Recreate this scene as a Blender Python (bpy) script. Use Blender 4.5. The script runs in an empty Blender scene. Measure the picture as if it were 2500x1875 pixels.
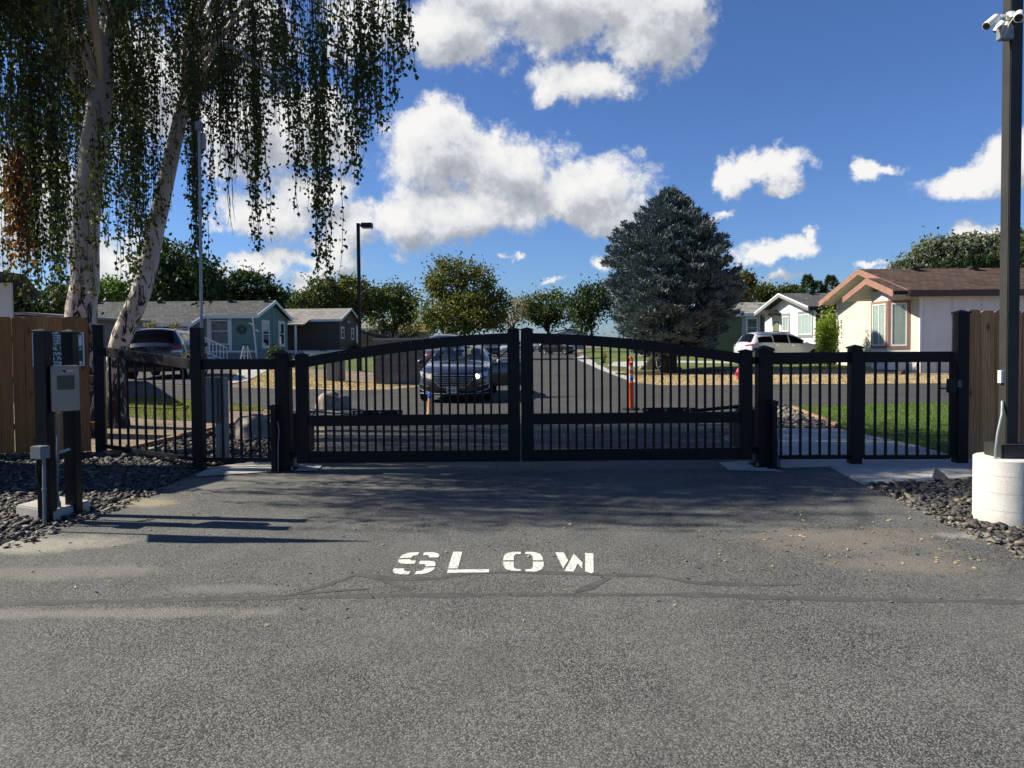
import bpy, bmesh, math, random
import numpy as np
from mathutils import Vector, Matrix
random.seed(7); RNG = np.random.default_rng(11)
SC = bpy.context.scene
COL = SC.collection
R = math.radians
# ------------------------------------------------------------------ camera
CAM_H = 1.5; FPX = 1733.0; TILT = R(1.7); ROLL = R(0.5); HORIZON = 835.0
PPY = HORIZON + FPX * math.tan(TILT)
FWD = Vector((0, math.cos(TILT), -math.sin(TILT)))
_r0 = Vector((1, 0, 0)); _u0 = Vector((0, math.sin(TILT), math.cos(TILT)))
RIGHT = _r0 * math.cos(ROLL) - _u0 * math.sin(ROLL)
UP = _u0 * math.cos(ROLL) + _r0 * math.sin(ROLL)
CP = Vector((0, 0, CAM_H))
cam_data = bpy.data.cameras.new('camera')
cam = bpy.data.objects.new('camera', cam_data); COL.objects.link(cam)
cam_data.sensor_width = 36; cam_data.lens = FPX / 2500 * 36
cam_data.shift_y = (PPY - 937.5) / 2500
cam_data.clip_start = 0.05; cam_data.clip_end = 3000
m = Matrix.Identity(4)
for i in range(3):
    m[i][0] = RIGHT[i]; m[i][1] = UP[i]; m[i][2] = -FWD[i]; m[i][3] = CP[i]
cam.matrix_world = m
SC.camera = cam
# ------------------------------------------------------------------ light
SUN_DIR = Vector((-2.16, 0.30, 1.68)).normalized()        # towards the sun
SUN_EL = math.asin(SUN_DIR.z)
sun_data = bpy.data.lights.new('sun', 'SUN'); sun_data.energy = 5.0; sun_data.angle = R(0.5)
sun_data.color = (1.0, 0.93, 0.78)
sun = bpy.data.objects.new('sun', sun_data); COL.objects.link(sun)
sun.rotation_euler = (-SUN_DIR).to_track_quat('-Z', 'Y').to_euler(); sun.location = SUN_DIR * 60
SC.view_settings.view_transform = 'Standard'; SC.view_settings.look = 'None'
SC.view_settings.gamma = 1; SC.view_settings.exposure = 1.0
try: SC.view_settings.use_curve_mapping = False
except Exception: pass
SC.cycles.max_bounces = 8; SC.cycles.transparent_max_bounces = 12
SC.cycles.sample_clamp_indirect = 6

def ray(px, py):
    return FWD + RIGHT * ((px - 1250) / FPX) + UP * ((PPY - py) / FPX)
def h(x, y):
    a = min(1, max(0, (-x - 4) / 6)); b = min(1, max(0, (y - 10.5) / 7))
    c = min(1, max(0, (x - 6) / 4)); d = min(1, max(0, (y - 25) / 8))
    return 0.4 * a * b + 0.2 * c * d
def P(px, py, Y):
    d = ray(px, py); return CP + d * (Y / d.y)
def G(px, py, z=None):
    d = ray(px, py)
    zz = 0 if z is None else z
    p = CP
    for _ in range(40):
        t = (zz - CAM_H) / min(d.z, -1e-4); p = CP + d * t
        if z is not None: break
        zz = 0.5 * zz + 0.5 * h(p.x, p.y)
    return p
def project(p):
    v = Vector(p) - CP; w = v.dot(FWD)
    return 1250 + FPX * v.dot(RIGHT) / w, PPY - FPX * v.dot(UP) / w

# ------------------------------------------------------------------ node helpers
class NT:
    def __init__(self, tree): self.t = tree; self.n = tree.nodes; self.l = tree.links
    def new(self, typ, **kw):
        n = self.n.new(typ)
        for k, v in kw.items(): setattr(n, k, v)
        return n
    def put(self, sock, v):
        if v is None: return
        if hasattr(v, 'is_output'): self.l.new(v, sock)
        else: sock.default_value = v
    def math(self, op, a, b=None, c=None, clamp=False):
        n = self.new('ShaderNodeMath', operation=op, use_clamp=clamp)
        self.put(n.inputs[0], a); self.put(n.inputs[1], b); self.put(n.inputs[2], c)
        return n.outputs[0]
    def vmath(self, op, a, b=None, out=0):
        n = self.new('ShaderNodeVectorMath', operation=op)
        self.put(n.inputs[0], a); self.put(n.inputs[1], b)
        return n.outputs[out]
    def noise(self, vec, scale, detail=4, rough=0.55, distort=0.0, col=False, typ='FBM'):
        n = self.new('ShaderNodeTexNoise')
        self.put(n.inputs['Vector'], vec); n.inputs['Scale'].default_value = scale
        n.inputs['Detail'].default_value = detail; n.inputs['Roughness'].default_value = rough
        n.inputs['Distortion'].default_value = distort
        return n.outputs['Color' if col else 'Fac']
    def ramp(self, fac, stops, interp='LINEAR'):
        n = self.new('ShaderNodeValToRGB'); n.color_ramp.interpolation = interp
        e = n.color_ramp.elements
        while len(e) < len(stops): e.new(0.5)
        for k, (p, c) in enumerate(stops):
            e[k].position = p; e[k].color = (c, c, c, 1) if isinstance(c, (int, float)) else (*c, 1)
        self.put(n.inputs[0], fac); return n.outputs[0]
    def mix(self, fac, a, b, blend='MIX'):
        n = self.new('ShaderNodeMix', data_type='RGBA', blend_type=blend)
        self.put(n.inputs[0], fac)
        self.put(n.inputs[6], (*a, 1) if isinstance(a, tuple) and len(a) == 3 else a)
        self.put(n.inputs[7], (*b, 1) if isinstance(b, tuple) and len(b) == 3 else b)
        return n.outputs[2]
    def maprange(self, v, a, b, c=0.0, d=1.0, smooth=False):
        n = self.new('ShaderNodeMapRange'); n.clamp = True
        if smooth: n.interpolation_type = 'SMOOTHSTEP'
        self.put(n.inputs[0], v)
        for i, x in enumerate((a, b, c, d)): self.put(n.inputs[1 + i], x)
        return n.outputs[0]
    def mapping(self, vec, scale=(1, 1, 1), rot=(0, 0, 0), loc=(0, 0, 0)):
        n = self.new('ShaderNodeMapping'); self.put(n.inputs[0], vec)
        n.inputs['Scale'].default_value = scale; n.inputs['Rotation'].default_value = rot; n.inputs['Location'].default_value = loc
        return n.outputs[0]

# ------------------------------------------------------------------ world: blue sky with cumulus
world = bpy.data.worlds.new('World'); SC.world = world; world.use_nodes = True
W = NT(world.node_tree); W.n.clear()
grp = bpy.data.node_groups.new('cloud_field', 'ShaderNodeTree')
grp.interface.new_socket('Vector', in_out='INPUT', socket_type='NodeSocketVector')
grp.interface.new_socket('Raw', in_out='OUTPUT', socket_type='NodeSocketFloat')
g = NT(grp); gi = g.new('NodeGroupInput'); go = g.new('NodeGroupOutput')
BLOBS = [(1330, -10, 440, 140), (1080, 60, 190, 90), (900, 50, 160, 110), (1600, 20, 150, 125), (1440, 200, 140, 52), (1580, 120, 130, 70), (1350, 225, 60, 32),
         (1060, 370, 150, 115), (1250, 415, 190, 105), (1430, 455, 190, 95), (1160, 525, 250, 85), (1060, 310, 120, 62), (1500, 500, 130, 72), (1000, 555, 130, 62),
         (720, 320, 170, 120), (760, 470, 110, 70), (640, 540, 130, 62), (860, 560, 110, 70), (820, 600, 120, 34),
         (600, 665, 110, 42), (760, 645, 150, 26), (760, 700, 70, 32), (590, 300, 130, 150), (560, 90, 170, 160), (270, 660, 120, 110), (60, 500, 150, 160), (330, 200, 150, 150),
         (1800, 435, 55, 50), (1860, 410, 90, 40), (1910, 455, 40, 18), (2100, 405, 34, 30), (2145, 405, 50, 13),
         (2400, 435, 120, 38), (2470, 385, 70, 70), (1860, 615, 100, 36), (1935, 610, 60, 30), (1975, 585, 18, 30), (1895, 678, 66, 20), (2420, 565, 70, 34),
         (1232, 638, 32, 10), (1275, 636, 26, 9), (1480, 635, 36, 24), (1770, 520, 34, 9), (2190, 655, 60, 14), (1345, 690, 30, 6), (2130, 640, 30, 8),
         (2900, 300, 260, 120), (3400, 500, 300, 90), (-500, 300, 300, 160), (-1200, 420, 300, 120)]
def azel(px, py):
    d = ray(px, py).normalized(); return math.atan2(d.x, d.y), math.asin(d.z)
sep = g.new('ShaderNodeSeparateXYZ'); g.l.new(gi.outputs[0], sep.inputs[0])
az = g.math('ARCTAN2', sep.outputs[0], sep.outputs[1]); el = g.math('ARCSINE', sep.outputs[2])
cmb = g.new('ShaderNodeCombineXYZ'); g.l.new(az, cmb.inputs[0]); g.l.new(el, cmb.inputs[1])
warp = g.noise(gi.outputs[0], 9.0, 6, 0.65, col=True)
warp2 = g.vmath('SUBTRACT', warp, (0.5, 0.5, 0.5)); warp3 = g.vmath('MULTIPLY', warp2, (0.095, 0.085, 0))
pv = g.vmath('ADD', cmb.outputs[0], warp3)
acc = None
for (bx, by, rx, ry) in BLOBS:
    a, e = azel(bx, by)
    dv = g.vmath('SUBTRACT', pv, (a, e, 0))
    dv = g.vmath('MULTIPLY', dv, (FPX / rx, FPX / ry, 0))
    ln = g.vmath('LENGTH', dv, out=1)
    mm = g.math('MULTIPLY', g.math('SUBTRACT', 1.0, ln), min(1.0, (ry / 60.0) ** 0.35))
    if acc is None: acc = mm
    else: acc = g.math('SMOOTH_MAX', acc, mm, 0.18)
f1 = g.noise(gi.outputs[0], 15.0, 10, 0.64, 0.0)
f2 = g.noise(gi.outputs[0], 46.0, 8, 0.66, 0.0)
raw = g.math('ADD', acc, g.math('MULTIPLY', g.math('SUBTRACT', f1, 0.5), 1.7))
raw = g.math('ADD', raw, g.math('MULTIPLY', g.math('SUBTRACT', f2, 0.5), 0.75))
g.l.new(raw, go.inputs[0])

tc = W.new('ShaderNodeTexCoord')
dirv = W.vmath('NORMALIZE', tc.outputs['Generated'])
def cloud(v):
    n = W.new('ShaderNodeGroup'); n.node_tree = grp; W.l.new(v, n.inputs[0]); return n.outputs[0]
r0 = cloud(dirv)
r1 = cloud(W.vmath('NORMALIZE', W.vmath('ADD', dirv, (-0.018, 0.0, 0.034))))
dens = W.maprange(r0, -0.06, 0.46, 0, 1, True)
lit = W.math('ADD', 0.60, W.math('MULTIPLY', W.math('SUBTRACT', r0, r1), 0.85))
thick = W.maprange(r0, 0.35, 1.2, 0.0, 0.36)
lit = W.math('SUBTRACT', lit, thick, clamp=True)
ccol = W.ramp(lit, [(0.0, (0.40, 0.43, 0.50)), (0.35, (0.56, 0.59, 0.65)), (0.62, (0.84, 0.86, 0.89)), (1.0, (1.05, 1.04, 1.02))])
sky = W.new('ShaderNodeTexSky', sky_type='NISHITA')
sky.sun_disc = False; sky.sun_elevation = SUN_EL
sky.sun_rotation = math.atan2(SUN_DIR.x, SUN_DIR.y)
sky.altitude = 300; sky.air_density = 1.0; sky.dust_density = 0.6; sky.ozone_density = 2.2
SKY_STRENGTH = 0.05
CLOUD_GAIN = 8.9
cc = W.vmath('MULTIPLY', ccol, (CLOUD_GAIN,) * 3)
skyc = W.vmath('MULTIPLY', sky.outputs[0], (0.63, 0.87, 1.30))
col = W.mix(dens, skyc, cc)
bg = W.new('ShaderNodeBackground'); W.l.new(col, bg.inputs[0]); bg.inputs[1].default_value = SKY_STRENGTH
wo = W.new('ShaderNodeOutputWorld'); W.l.new(bg.outputs[0], wo.inputs[0])
world.cycles.sampling_method = 'MANUAL'; world.cycles.sample_map_resolution = 512
# ------------------------------------------------------------------ materials
def new_mat(name):
    mt = bpy.data.materials.new(name); mt.use_nodes = True
    T = NT(mt.node_tree); T.n.clear()
    out = T.new('ShaderNodeOutputMaterial'); b = T.new('ShaderNodeBsdfPrincipled')
    T.l.new(b.outputs[0], out.inputs[0])
    T.b = b; T.out = out; T.mat = mt
    T.tc = T.new('ShaderNodeTexCoord'); T.obj = T.tc.outputs['Object']
    T.geo = T.new('ShaderNodeNewGeometry'); T.pos = T.geo.outputs['Position']; T.island = T.geo.outputs['Random Per Island']
    return T
def bump(T, height, strength=0.3, dist=0.02):
    n = T.new('ShaderNodeBump'); n.inputs['Strength'].default_value = strength; n.inputs['Distance'].default_value = dist
    T.l.new(height, n.inputs['Height']); T.l.new(n.outputs[0], T.b.inputs['Normal'])
def plain(name, color, rough=0.5, metal=0.0, spec=0.5, var=0.12, scale=6.0, bmp=0.0, bscale=60.0, coat=0.0, dirt=None):
    T = new_mat(name)
    nz = T.noise(T.obj, scale, 5, 0.6)
    f = T.maprange(nz, 0.3, 0.7, 1 - var, 1 + var)
    sc = T.new('ShaderNodeVectorMath', operation='SCALE'); sc.inputs[0].default_value = color; T.l.new(f, sc.inputs['Scale'])
    col = sc.outputs[0]
    if dirt:
        dn = T.noise(T.obj, dirt[1], 6, 0.65); col = T.mix(T.maprange(dn, 0.5, 0.72, 0, dirt[2]), col, dirt[0])
    T.l.new(col, T.b.inputs['Base Color'])
    T.b.inputs['Metallic'].default_value = metal
    T.l.new(T.maprange(T.noise(T.obj, scale * 2.3, 4), 0.3, 0.7, max(0, rough - 0.06), min(1, rough + 0.06)), T.b.inputs['Roughness'])
    T.b.inputs['Specular IOR Level'].default_value = spec
    if coat: T.b.inputs['Coat Weight'].default_value = coat; T.b.inputs['Coat Roughness'].default_value = 0.04
    if bmp: bump(T, T.noise(T.obj, bscale, 4), bmp, 0.01)
    return T.mat
M = {}
def asphalt(name, base=0.085, patches=(), tint=(1, 1.0, 0.945), contrast=1.0):
    T = new_mat(name); p = T.pos
    vor = T.new('ShaderNodeTexVoronoi'); T.l.new(p, vor.inputs['Vector']); vor.inputs['Scale'].default_value = 125
    vs = T.new('ShaderNodeSeparateColor'); T.l.new(vor.outputs['Color'], vs.inputs[0])
    speck = T.maprange(vs.outputs[0], 0.0, 1.0, 1 - 0.7 * contrast, 1 + 0.75 * contrast)
    hole = T.maprange(vor.outputs['Distance'], 0.0, 0.62, 1.25, 0.35)
    patchy = T.noise(p, 2.6, 5, 0.6); rawr = T.maprange(T.noise(p, 0.9, 4, 0.6), 0.42, 0.62)
    spk = T.math('MULTIPLY', speck, hole)
    spk = T.math('ADD', T.math('MULTIPLY', spk, T.maprange(rawr, 0, 1, 0.72, 1.0)), T.maprange(rawr, 0, 1, 0.22, 0.0))
    big = T.maprange(T.noise(p, 0.35, 5, 0.6), 0.3, 0.7, 0.88, 1.12)
    v = T.math('MULTIPLY', T.math('MULTIPLY', spk, big), T.maprange(patchy, 0.25, 0.75, 0.84, 1.16))
    v = T.math('MULTIPLY', v, base)
    cb = T.new('ShaderNodeCombineColor')
    for i in range(3): T.l.new(T.math('MULTIPLY', v, tint[i]), cb.inputs[i])
    col = cb.outputs[0]
    for (cx, cy, rx, ry, c, amt) in patches:
        d = T.vmath('SUBTRACT', p, (cx, cy, 0)); d = T.vmath('MULTIPLY', d, (1 / rx, 1 / ry, 0))
        ln = T.vmath('LENGTH', d, out=1)
        fz = T.math('ADD', ln, T.math('MULTIPLY', T.math('SUBTRACT', T.noise(p, 2.4, 7, 0.68), 0.5), 1.8))
        fac = T.math('MULTIPLY', T.maprange(fz, 0.35, 1.05, amt, 0, True), T.maprange(vs.outputs[1], 0, 1, 0.55, 1))
        col = T.mix(fac, col, c)
    # a few pale chips
    v2 = T.new('ShaderNodeTexVoronoi'); T.l.new(p, v2.inputs['Vector']); v2.inputs['Scale'].default_value = 5.5
    chip = T.maprange(v2.outputs['Distance'], 0.028, 0.045, 0.5, 0)
    v2s = T.new('ShaderNodeSeparateColor'); T.l.new(v2.outputs['Color'], v2s.inputs[0])
    chip = T.math('MULTIPLY', chip, T.math('GREATER_THAN', v2s.outputs[0], 0.8))
    col = T.mix(chip, col, (0.42, 0.40, 0.35))
    T.l.new(col, T.b.inputs['Base Color']); T.b.inputs['Roughness'].default_value = 0.88
    T.b.inputs['Specular IOR Level'].default_value = 0.25
    bump(T, T.math('SUBTRACT', T.math('MULTIPLY', T.noise(p, 9, 5), 0.6), T.math('MULTIPLY', vor.outputs['Distance'], T.maprange(rawr, 0, 1, 0.4, 0.9))), 0.6, 0.008)
    return T.mat
def ground_mat(name, c1, c2, scale=3.0, fine=60, rough=0.95, bmp=0.6, c3=None):
    T = new_mat(name); p = T.pos
    n1 = T.noise(p, scale, 6, 0.65); n2 = T.noise(p, fine, 4, 0.7)
    col = T.mix(T.maprange(n1, 0.35, 0.65), c1, c2)
    if c3: col = T.mix(T.maprange(T.noise(p, scale * 0.37, 6, 0.7), 0.5, 0.66), col, c3)
    sc = T.new('ShaderNodeVectorMath', operation='SCALE'); T.l.new(col, sc.inputs[0])
    T.l.new(T.maprange(n2, 0.25, 0.75, 0.55, 1.45), sc.inputs['Scale'])
    T.l.new(sc.outputs[0], T.b.inputs['Base Color']); T.b.inputs['Roughness'].default_value = rough
    T.b.inputs['Specular IOR Level'].default_value = 0.15
    bump(T, T.math('ADD', n2, n1), bmp, 0.03)
    return T.mat
def concrete(name, c=(0.36, 0.35, 0.32), rings=0.0):
    T = new_mat(name); p = T.obj
    n1 = T.noise(p, 2.2, 7, 0.68); n2 = T.noise(p, 90, 3); n3 = T.noise(p, 9, 6, 0.7)
    v = T.math('MULTIPLY', T.maprange(n1, 0.3, 0.7, 0.8, 1.15), T.maprange(n2, 0.3, 0.7, 0.88, 1.12))
    v = T.math('MULTIPLY', v, T.maprange(n3, 0.58, 0.74, 1.0, 0.72))
    sc = T.new('ShaderNodeVectorMath', operation='SCALE'); sc.inputs[0].default_value = c; T.l.new(v, sc.inputs['Scale'])
    col = sc.outputs[0]
    # small blow-holes
    vo = T.new('ShaderNodeTexVoronoi'); T.l.new(p, vo.inputs['Vector']); vo.inputs['Scale'].default_value = 26
    sp = T.new('ShaderNodeSeparateColor'); T.l.new(vo.outputs['Color'], sp.inputs[0])
    hol = T.math('MULTIPLY', T.maprange(vo.outputs['Distance'], 0.05, 0.12, 0.7, 0), T.math('GREATER_THAN', sp.outputs[0], 0.72))
    col = T.mix(hol, col, (0.10, 0.095, 0.09))
    if rings:
        s = T.new('ShaderNodeSeparateXYZ'); T.l.new(p, s.inputs[0]); zz = T.math('ADD', s.outputs[2], T.math('MULTIPLY', T.noise(p, 3.0, 3), 0.012))
        fr = T.math('FRACT', T.math('DIVIDE', zz, rings)); col = T.mix(T.math('MULTIPLY', T.maprange(fr, 0.0, 0.05, 0.8, 0.0), T.maprange(n1, 0.2, 0.5, 0.5, 1.0)), col, (0.16, 0.155, 0.14))
        col = T.mix(T.maprange(s.outputs[2], 0.0, 0.10, 0.55, 0.0), col, (0.30, 0.25, 0.18))
    T.l.new(col, T.b.inputs['Base Color']); T.b.inputs['Roughness'].default_value = 0.86; T.b.inputs['Specular IOR Level'].default_value = 0.25
    bump(T, T.math('ADD', n3, T.math('MULTIPLY', n2, 0.3)), 0.2, 0.01)
    return T.mat
def wood(name, c1, c2, dark, scale=1.0):
    T = new_mat(name)
    off = T.new('ShaderNodeCombineXYZ'); T.l.new(T.math('MULTIPLY', T.island, 37.0), off.inputs[0]); T.l.new(T.math('MULTIPLY', T.island, 91.0), off.inputs[2])
    p = T.vmath('ADD', T.obj, off.outputs[0])
    q = T.mapping(p, (8 * scale, 8 * scale, 0.6 * scale))
    gr = T.noise(q, 1.6, 7, 0.62, 1.3); fine = T.noise(T.mapping(p, (60, 60, 3)), 2.0, 4)
    wv = T.new('ShaderNodeTexWave', wave_type='RINGS', rings_direction='Z'); T.l.new(T.mapping(p, (5, 5, 0.55)), wv.inputs[0])
    wv.inputs['Scale'].default_value = 2.2; wv.inputs['Distortion'].default_value = 7; wv.inputs['Detail'].default_value = 4
    col = T.mix(T.maprange(gr, 0.3, 0.7), c1, c2)
    col = T.mix(T.math('MULTIPLY', T.maprange(wv.outputs['Fac'], 0.62, 0.95), 0.4), col, dark)
    vo = T.new('ShaderNodeTexVoronoi'); T.l.new(T.mapping(p, (5.5, 5.5, 2.6)), vo.inputs['Vector']); vo.inputs['Scale'].default_value = 1.0
    col = T.mix(T.maprange(vo.outputs['Distance'], 0.05, 0.17, 0.9, 0), col, dark)
    sc = T.new('ShaderNodeVectorMath', operation='SCALE'); T.l.new(col, sc.inputs[0])
    T.l.new(T.math('MULTIPLY', T.maprange(T.island, 0, 1, 0.72, 1.2), T.maprange(fine, 0.3, 0.7, 0.82, 1.15)), sc.inputs['Scale'])
    T.l.new(sc.outputs[0], T.b.inputs['Base Color']); T.b.inputs['Roughness'].default_value = 0.82; T.b.inputs['Specular IOR Level'].default_value = 0.2
    bump(T, T.math('ADD', gr, fine), 0.3, 0.006)
    return T.mat
def leaf(name, c1, c2, c3=None, trans=0.35, rough=0.55, spec=0.25):
    T = new_mat(name)
    col = T.mix(T.island, c1, c2)
    if c3: col = T.mix(T.math('GREATER_THAN', T.math('FRACT', T.math('MULTIPLY', T.island, 7.31)), 0.86), col, c3)
    T.l.new(col, T.b.inputs['Base Color']); T.b.inputs['Roughness'].default_value = rough; T.b.inputs['Specular IOR Level'].default_value = spec
    if trans:
        tr = T.new('ShaderNodeBsdfTranslucent'); br = T.mix(1.0, col, (1.25, 1.3, 0.55), 'MULTIPLY'); T.l.new(br, tr.inputs[0])
        mx = T.new('ShaderNodeMixShader'); mx.inputs[0].default_value = trans
        T.l.new(T.b.outputs[0], mx.inputs[1]); T.l.new(tr.outputs[0], mx.inputs[2]); T.l.new(mx.outputs[0], T.out.inputs[0])
    return T.mat
def shingle(name, c, c2, sx=0.30, sz=0.14):
    T = new_mat(name)
    br = T.new('ShaderNodeTexBrick'); br.offset = 0.5
    s = T.new('ShaderNodeSeparateXYZ'); T.l.new(T.obj, s.inputs[0])
    cm = T.new('ShaderNodeCombineXYZ'); T.l.new(s.outputs[0], cm.inputs[0]); T.l.new(T.math('MULTIPLY', s.outputs[2], 3.4), cm.inputs[1])
    wob = T.vmath('ADD', cm.outputs[0], T.vmath('MULTIPLY', T.noise(T.obj, 3.0, 3, col=True), (0.12, 0.05, 0)))
    T.l.new(wob, br.inputs['Vector']); br.inputs['Scale'].default_value = 1.0
    br.inputs['Brick Width'].default_value = sx; br.inputs['Row Height'].default_value = sz * 3.4 * 0.33 * 2; br.inputs['Mortar Size'].default_value = 0.014
    br.inputs['Color1'].default_value = (*c, 1); br.inputs['Color2'].default_value = (*c2, 1); br.inputs['Mortar'].default_value = (*[x * 0.45 for x in c], 1)
    br.inputs['Bias'].default_value = 0.0
    n = T.noise(T.obj, 5.0, 6, 0.7); n2 = T.noise(T.obj, 80, 3)
    sc = T.new('ShaderNodeVectorMath', operation='SCALE'); T.l.new(br.outputs[0], sc.inputs[0])
    T.l.new(T.math('MULTIPLY', T.maprange(n, 0.3, 0.7, 0.75, 1.25), T.maprange(n2, 0.3, 0.7, 0.8, 1.2)), sc.inputs['Scale'])
    T.l.new(sc.outputs[0], T.b.inputs['Base Color']); T.b.inputs['Roughness'].default_value = 0.95; T.b.inputs['Specular IOR Level'].default_value = 0.15
    return T.mat
def siding(name, c, pitch=0.2, horizontal=True, groove=0.5, axis_mix=True):
    T = new_mat(name); s = T.new('ShaderNodeSeparateXYZ'); T.l.new(T.obj, s.inputs[0])
    co = s.outputs[2] if horizontal else T.math('ADD', s.outputs[0], s.outputs[1])
    fr = T.math('FRACT', T.math('DIVIDE', co, pitch))
    line = T.maprange(fr, 0.0, 0.10, groove, 1.0)
    n = T.noise(T.obj, 1.3, 6, 0.65); n2 = T.noise(T.mapping(T.obj, (3, 3, 30) if horizontal else (30, 30, 2)), 2, 4)
    v = T.math('MULTIPLY', T.math('MULTIPLY', line, T.maprange(n, 0.3, 0.7, 0.9, 1.08)), T.maprange(n2, 0.3, 0.7, 0.95, 1.05))
    sc = T.new('ShaderNodeVectorMath', operation='SCALE'); sc.inputs[0].default_value = c; T.l.new(v, sc.inputs['Scale'])
    T.l.new(sc.outputs[0], T.b.inputs['Base Color']); T.b.inputs['Roughness'].default_value = 0.7; T.b.inputs['Specular IOR Level'].default_value = 0.3
    bump(T, fr if horizontal else line, 0.5, 0.02)
    return T.mat
def glass_mat(name, tint=(0.02, 0.025, 0.03), see=0.0, rough=0.03):
    T = new_mat(name)
    T.b.inputs['Base Color'].default_value = (*tint, 1); T.b.inputs['Roughness'].default_value = rough
    T.b.inputs['Specular IOR Level'].default_value = 0.8
    if see:
        tr = T.new('ShaderNodeBsdfTransparent'); tr.inputs[0].default_value = (0.86, 0.90, 0.89, 1)
        fr = T.new('ShaderNodeLayerWeight'); fr.inputs[0].default_value = 0.5
        gl = T.new('ShaderNodeBsdfGlossy'); gl.inputs['Roughness'].default_value = 0.02
        mx = T.new('ShaderNodeMixShader'); T.l.new(T.math('ADD', T.math('MULTIPLY', T.math('POWER', fr.outputs[1], 5.0), 0.9), 0.07), mx.inputs[0])
        T.l.new(tr.outputs[0], mx.inputs[1]); T.l.new(gl.outputs[0], mx.inputs[2]); T.l.new(mx.outputs[0], T.out.inputs[0])
    return T.mat
def emit(name, c, s):
    T = new_mat(name); T.b.inputs['Base Color'].default_value = (*c, 1)
    T.b.inputs['Emission Color'].default_value = (*c, 1); T.b.inputs['Emission Strength'].default_value = s
    return T.mat

def birch_bark():
    T = new_mat('birch_bark'); p = T.obj
    s = T.new('ShaderNodeSeparateXYZ'); T.l.new(p, s.inputs[0])
    low = T.maprange(s.outputs[2], 0.6, 5.0, 1.0, 0.0)
    plates = T.noise(T.mapping(p, (6.5, 6.5, 2.6)), 1.0, 6, 0.72, 1.6)
    thr = T.math('SUBTRACT', 0.70, T.math('MULTIPLY', low, 0.27))
    dark = T.maprange(T.math('SUBTRACT', plates, thr), -0.015, 0.03)
    ring = T.noise(T.mapping(p, (2.2, 2.2, 26)), 1.0, 4, 0.6, 0.4)
    len_ = T.math('MULTIPLY', T.maprange(ring, 0.66, 0.72), 0.75)
    v = T.maprange(T.noise(p, 3, 6, 0.6), 0.3, 0.7, 0.75, 1.1)
    sc = T.new('ShaderNodeVectorMath', operation='SCALE'); sc.inputs[0].default_value = (0.53, 0.485, 0.43); T.l.new(v, sc.inputs['Scale'])
    col = T.mix(len_, sc.outputs[0], (0.12, 0.10, 0.085)); col = T.mix(dark, col, (0.035, 0.028, 0.024))
    T.l.new(col, T.b.inputs['Base Color']); T.b.inputs['Roughness'].default_value = 0.8; T.b.inputs['Specular IOR Level'].default_value = 0.2
    bump(T, T.math('ADD', T.math('MULTIPLY', dark, -0.8), plates), 0.6, 0.02)
    return T.mat
def fence_block():
    T = new_mat('block_wall'); br = T.new('ShaderNodeTexBrick'); s = T.new('ShaderNodeSeparateXYZ'); T.l.new(T.obj, s.inputs[0])
    cm = T.new('ShaderNodeCombineXYZ'); T.l.new(T.math('ADD', s.outputs[0], s.outputs[1]), cm.inputs[0]); T.l.new(s.outputs[2], cm.inputs[1])
    T.l.new(cm.outputs[0], br.inputs['Vector']); br.inputs['Scale'].default_value = 1; br.inputs['Brick Width'].default_value = 0.4; br.inputs['Row Height'].default_value = 0.2; br.inputs['Mortar Size'].default_value = 0.006
    br.inputs['Color1'].default_value = (0.10, 0.098, 0.095, 1); br.inputs['Color2'].default_value = (0.125, 0.12, 0.115, 1); br.inputs['Mortar'].default_value = (0.17, 0.165, 0.16, 1)
    sc = T.new('ShaderNodeVectorMath', operation='SCALE'); T.l.new(br.outputs[0], sc.inputs[0]); T.l.new(T.maprange(T.noise(T.obj, 3, 6, 0.7), 0.3, 0.7, 0.75, 1.25), sc.inputs['Scale'])
    T.l.new(sc.outputs[0], T.b.inputs['Base Color']); T.b.inputs['Roughness'].default_value = 0.9
    bump(T, T.noise(T.obj, 70, 4), 0.4, 0.01)
    return T.mat

black = M['black'] = plain('black_powder_coat', (0.0055, 0.0058, 0.0068), 0.5, 0, 0.22, 0.3, 5, 0.12, 160)
M['pole'] = plain('bronze_pole_paint', (0.028, 0.027, 0.025), 0.5, 0, 0.3, 0.25, 4, 0.1, 90)
M['stucco_post'] = plain('black_post', (0.006, 0.0065, 0.0075), 0.45, 0, 0.3, 0.3, 5, 0.1, 160)
M['galv'] = plain('galvanised_steel', (0.23, 0.25, 0.26), 0.45, 0.6, 0.5, 0.18, 12, 0.05, 60)
M['conduit'] = plain('grey_conduit', (0.16, 0.175, 0.185), 0.5, 0.2, 0.4, 0.15, 10)
M['stainless'] = plain('stainless_face', (0.25, 0.225, 0.19), 0.5, 0.25, 0.4, 0.08, 8)
M['screen'] = plain('dark_screen', (0.03, 0.032, 0.03), 0.25, 0, 0.5, 0.1)
M['sign_white'] = plain('sign_white', (0.72, 0.74, 0.76), 0.4, 0, 0.4, 0.04)
M['sign_navy'] = plain('sign_navy', (0.012, 0.03, 0.06), 0.4, 0, 0.4, 0.06)
M['sign_green'] = plain('sign_green', (0.01, 0.055, 0.03), 0.4, 0, 0.4, 0.06)
M['white_plastic'] = plain('white_plastic', (0.74, 0.74, 0.70), 0.4, 0, 0.5, 0.05)
M['cable'] = plain('pale_cable', (0.45, 0.43, 0.38), 0.6)
M['white_trim'] = plain('white_trim', (0.62, 0.64, 0.66), 0.5, 0, 0.4, 0.06)
M['concrete'] = concrete('concrete', (0.34, 0.33, 0.305))
M['pier'] = concrete('painted_pier', (0.56, 0.545, 0.50), 0.137)
M['cedar'] = wood('cedar_boards', (0.34, 0.14, 0.048), (0.47, 0.22, 0.085), (0.15, 0.06, 0.022))
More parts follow.
